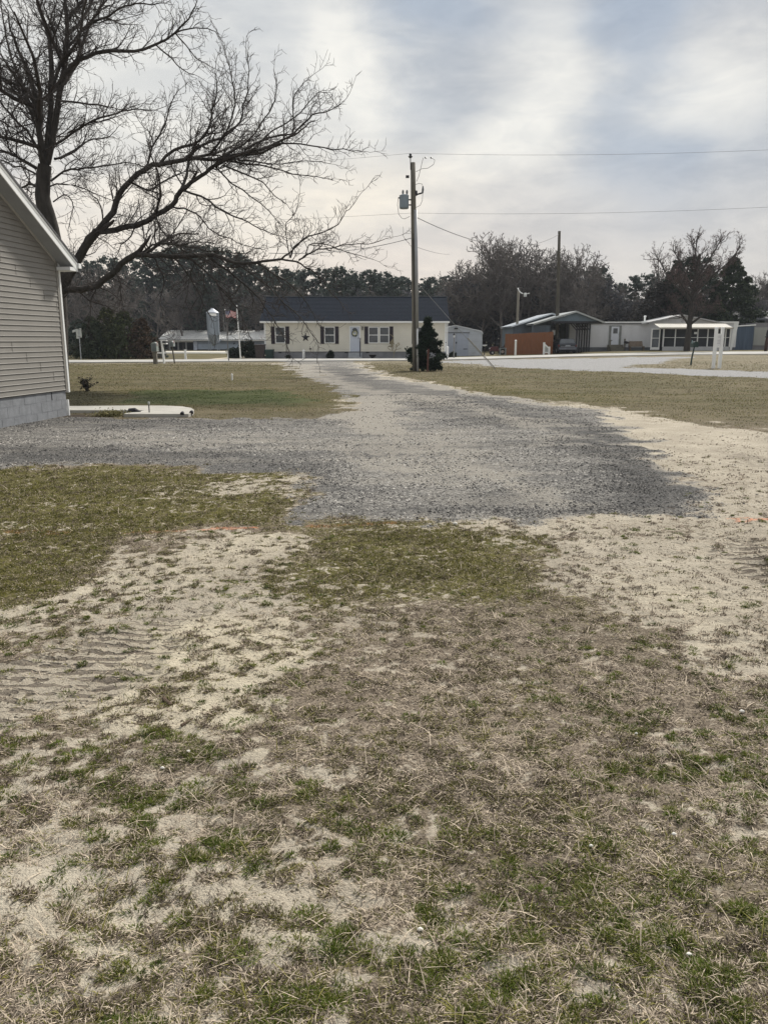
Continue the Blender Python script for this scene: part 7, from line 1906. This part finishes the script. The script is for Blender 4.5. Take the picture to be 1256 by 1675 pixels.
# ---- evergreen bush round the pole, and its red brown stake
pb_ = G(686, 607)
evergreen(pb_.x + 0.42, pb_.y + 0.45, XZ(0, 519, pb_.y)[1], 0.90, 'leader', 321, 75000, 0.06, ((0.008, 0.017, 0.012), (0.035, 0.055, 0.035)), 'dark shaggy evergreen bush growing against the tall utility pole', 'evergreen_bush', cat='bush')
c_ = G(698, 607); tag(MB().beam((c_.x, c_.y - 0.62, -0.1), (c_.x + 0.03, c_.y - 0.62, XZ(0, 571, c_.y - 0.6)[1]), 0.09, 0.05).build('stake', mat('stake_redbrown', (0.12, 0.06, 0.05), 0.85, 0.2), loc=(c_.x, c_.y - 0.62, 0)), 'reddish brown upright stake in front of the pole bush', 'stake')
# ---- the big dark evergreen thicket left, bushes at the cream house
sh = [(150, 70.5, 517, 2.1), (178, 72, 503, 2.6), (205, 71, 508, 2.6), (232, 70.5, 520, 2.0), (128, 74, 522, 2.2), (248, 72, 545, 1.3)]
for i, (u, Y, v, rad) in enumerate(sh):
    labs = ['shortest-but-one dark evergreen behind the street sign', 'tallest dark evergreen in the thicket across the road', 'olive tinged evergreen right of the tallest in the thicket', 'reddish brown tinged evergreen near the mailboxes', 'dark evergreen partly hidden by the near house edge', 'low dark shrub at the barn end of the thicket']
    cols = [((0.018, 0.028, 0.018), (0.07, 0.085, 0.05)), ((0.022, 0.03, 0.016), (0.095, 0.10, 0.045)), ((0.022, 0.032, 0.018), (0.09, 0.105, 0.05)), ((0.03, 0.024, 0.018), (0.11, 0.075, 0.05)), PC, PC][i]
    evergreen(UX(u, Y), Y, XZ(0, v, Y)[1], rad, 'cedar', 330 + i, 9000, 0.11, cols, labs[i], 'evergreen_tree')
BB = ((0.008, 0.014, 0.01), (0.03, 0.045, 0.028))
for i, (u, Y, v, rad, lab_) in enumerate(((383, 70.5, 570, 0.75, 'low rounded dark bush at the foot of the dark flagpole'), (405, 71.5, 558, 1.15, 'large rounded dark bush behind the white flagpole'), (417, 71, 565, 0.7, 'smaller dark bush beside the brown bin'),
                                         (540, 70.0, 573.5, 0.36, 'round clipped dark bush under the middle window'), (471, 70.0, 581, 0.22, 'tiny dark plant at the foundation near the left window'), (740, 75.5, 576, 0.4, 'dark low plant at the foot of the metal shed'))):
    evergreen(UX(u, Y), Y, XZ(0, v, Y)[1], rad, 'bush', 350 + i, int(1500 + 3500 * rad), 0.06 + 0.03 * rad, BB, lab_, 'round_bush', cat='bush')
sap = bare_tree(UX(644, 69.6), 69.6, XZ(0, 540, 69.6)[1], 231, 'small pale leafless sapling against the cream wall', name='sapling', spread=0.75, trunk_r=0.025, dens=2.6, clear=0.35, bcol=mat('sapling_twig', (0.30, 0.26, 0.17), 0.9))
# near house planting: little dead shrub and pale flowers by the walk
def near_plants():
    p = G(143, 640); G_ = Grow(61, 0.006, 0.3, (0.12, 0.08, 0.06), 0.5)
    t = thing('small_shrub', 'small dark leafy shrub near the corner of the near house', 'shrub', (p.x, p.y, 0))
    for i in range(9): a = i * 0.7; G_.branch(np.array([p.x, p.y, 0.0]), np.array([math.cos(a) * 0.5, math.sin(a) * 0.5, 1]), 0.34, 0.008, 1, maxl=2)
    tubes('stems', G_.lines, lambda r: 3, twig_m, t)
    tips = np.concatenate([l[0] for l in G_.lines]); r2 = np.random.default_rng(3); c = tips[r2.integers(0, len(tips), 500)] + r2.normal(0, 0.03, (500, 3))
    V, F, T = leafquads(c, 0.03, r2, ((0.012, 0.012, 0.01), (0.035, 0.03, 0.025))); np_mesh('leaves', V, F, leaf_m, t, attrs=dict(tint=T))
    p = G(180, 681); t = thing('garden_plant', 'straggly yellow green plant in the mulch between house and walk', 'plant', (p.x, p.y, 0)); r2 = np.random.default_rng(9)
    c = np.stack([r2.normal(p.x, 0.17, 900), r2.normal(p.y, 0.08, 900), np.abs(r2.normal(0.04, 0.045, 900))], 1)
    V, F, T = leafquads(c, 0.022, r2, ((0.07, 0.065, 0.03), (0.36, 0.33, 0.16))); np_mesh('leaves', V, F, leaf_m, t, attrs=dict(tint=T))
    G_ = Grow(62, 0.004, 0.3, (0.1, 0.1, 0.1), 0.4)
    for i in range(6): G_.branch(np.array([p.x + (i - 3) * 0.07, p.y, 0.0]), np.array([0.2 * (i - 3), 0, 1]), 0.16, 0.005, 2, maxl=2)
    tubes('stems', G_.lines, lambda r: 3, twig_m, t)
near_plants()

# ------------------------------------------------------------------ the air
hz = MB().box(-420, 420, -70, 330, -1.5, 45)
hm = bpy.data.materials.new('haze_air'); hm.use_nodes = True; n_ = NT(hm.node_tree)
pv = n_.node('ShaderNodeVolumePrincipled'); pv.inputs['Color'].default_value = (0.80, 0.86, 0.95, 1); pv.inputs['Density'].default_value = 0.00028
ou = n_.node('ShaderNodeOutputMaterial'); n_.l.new(pv.outputs[0], ou.inputs['Volume'])
tag(hz.build('haze', hm), kind='stuff')
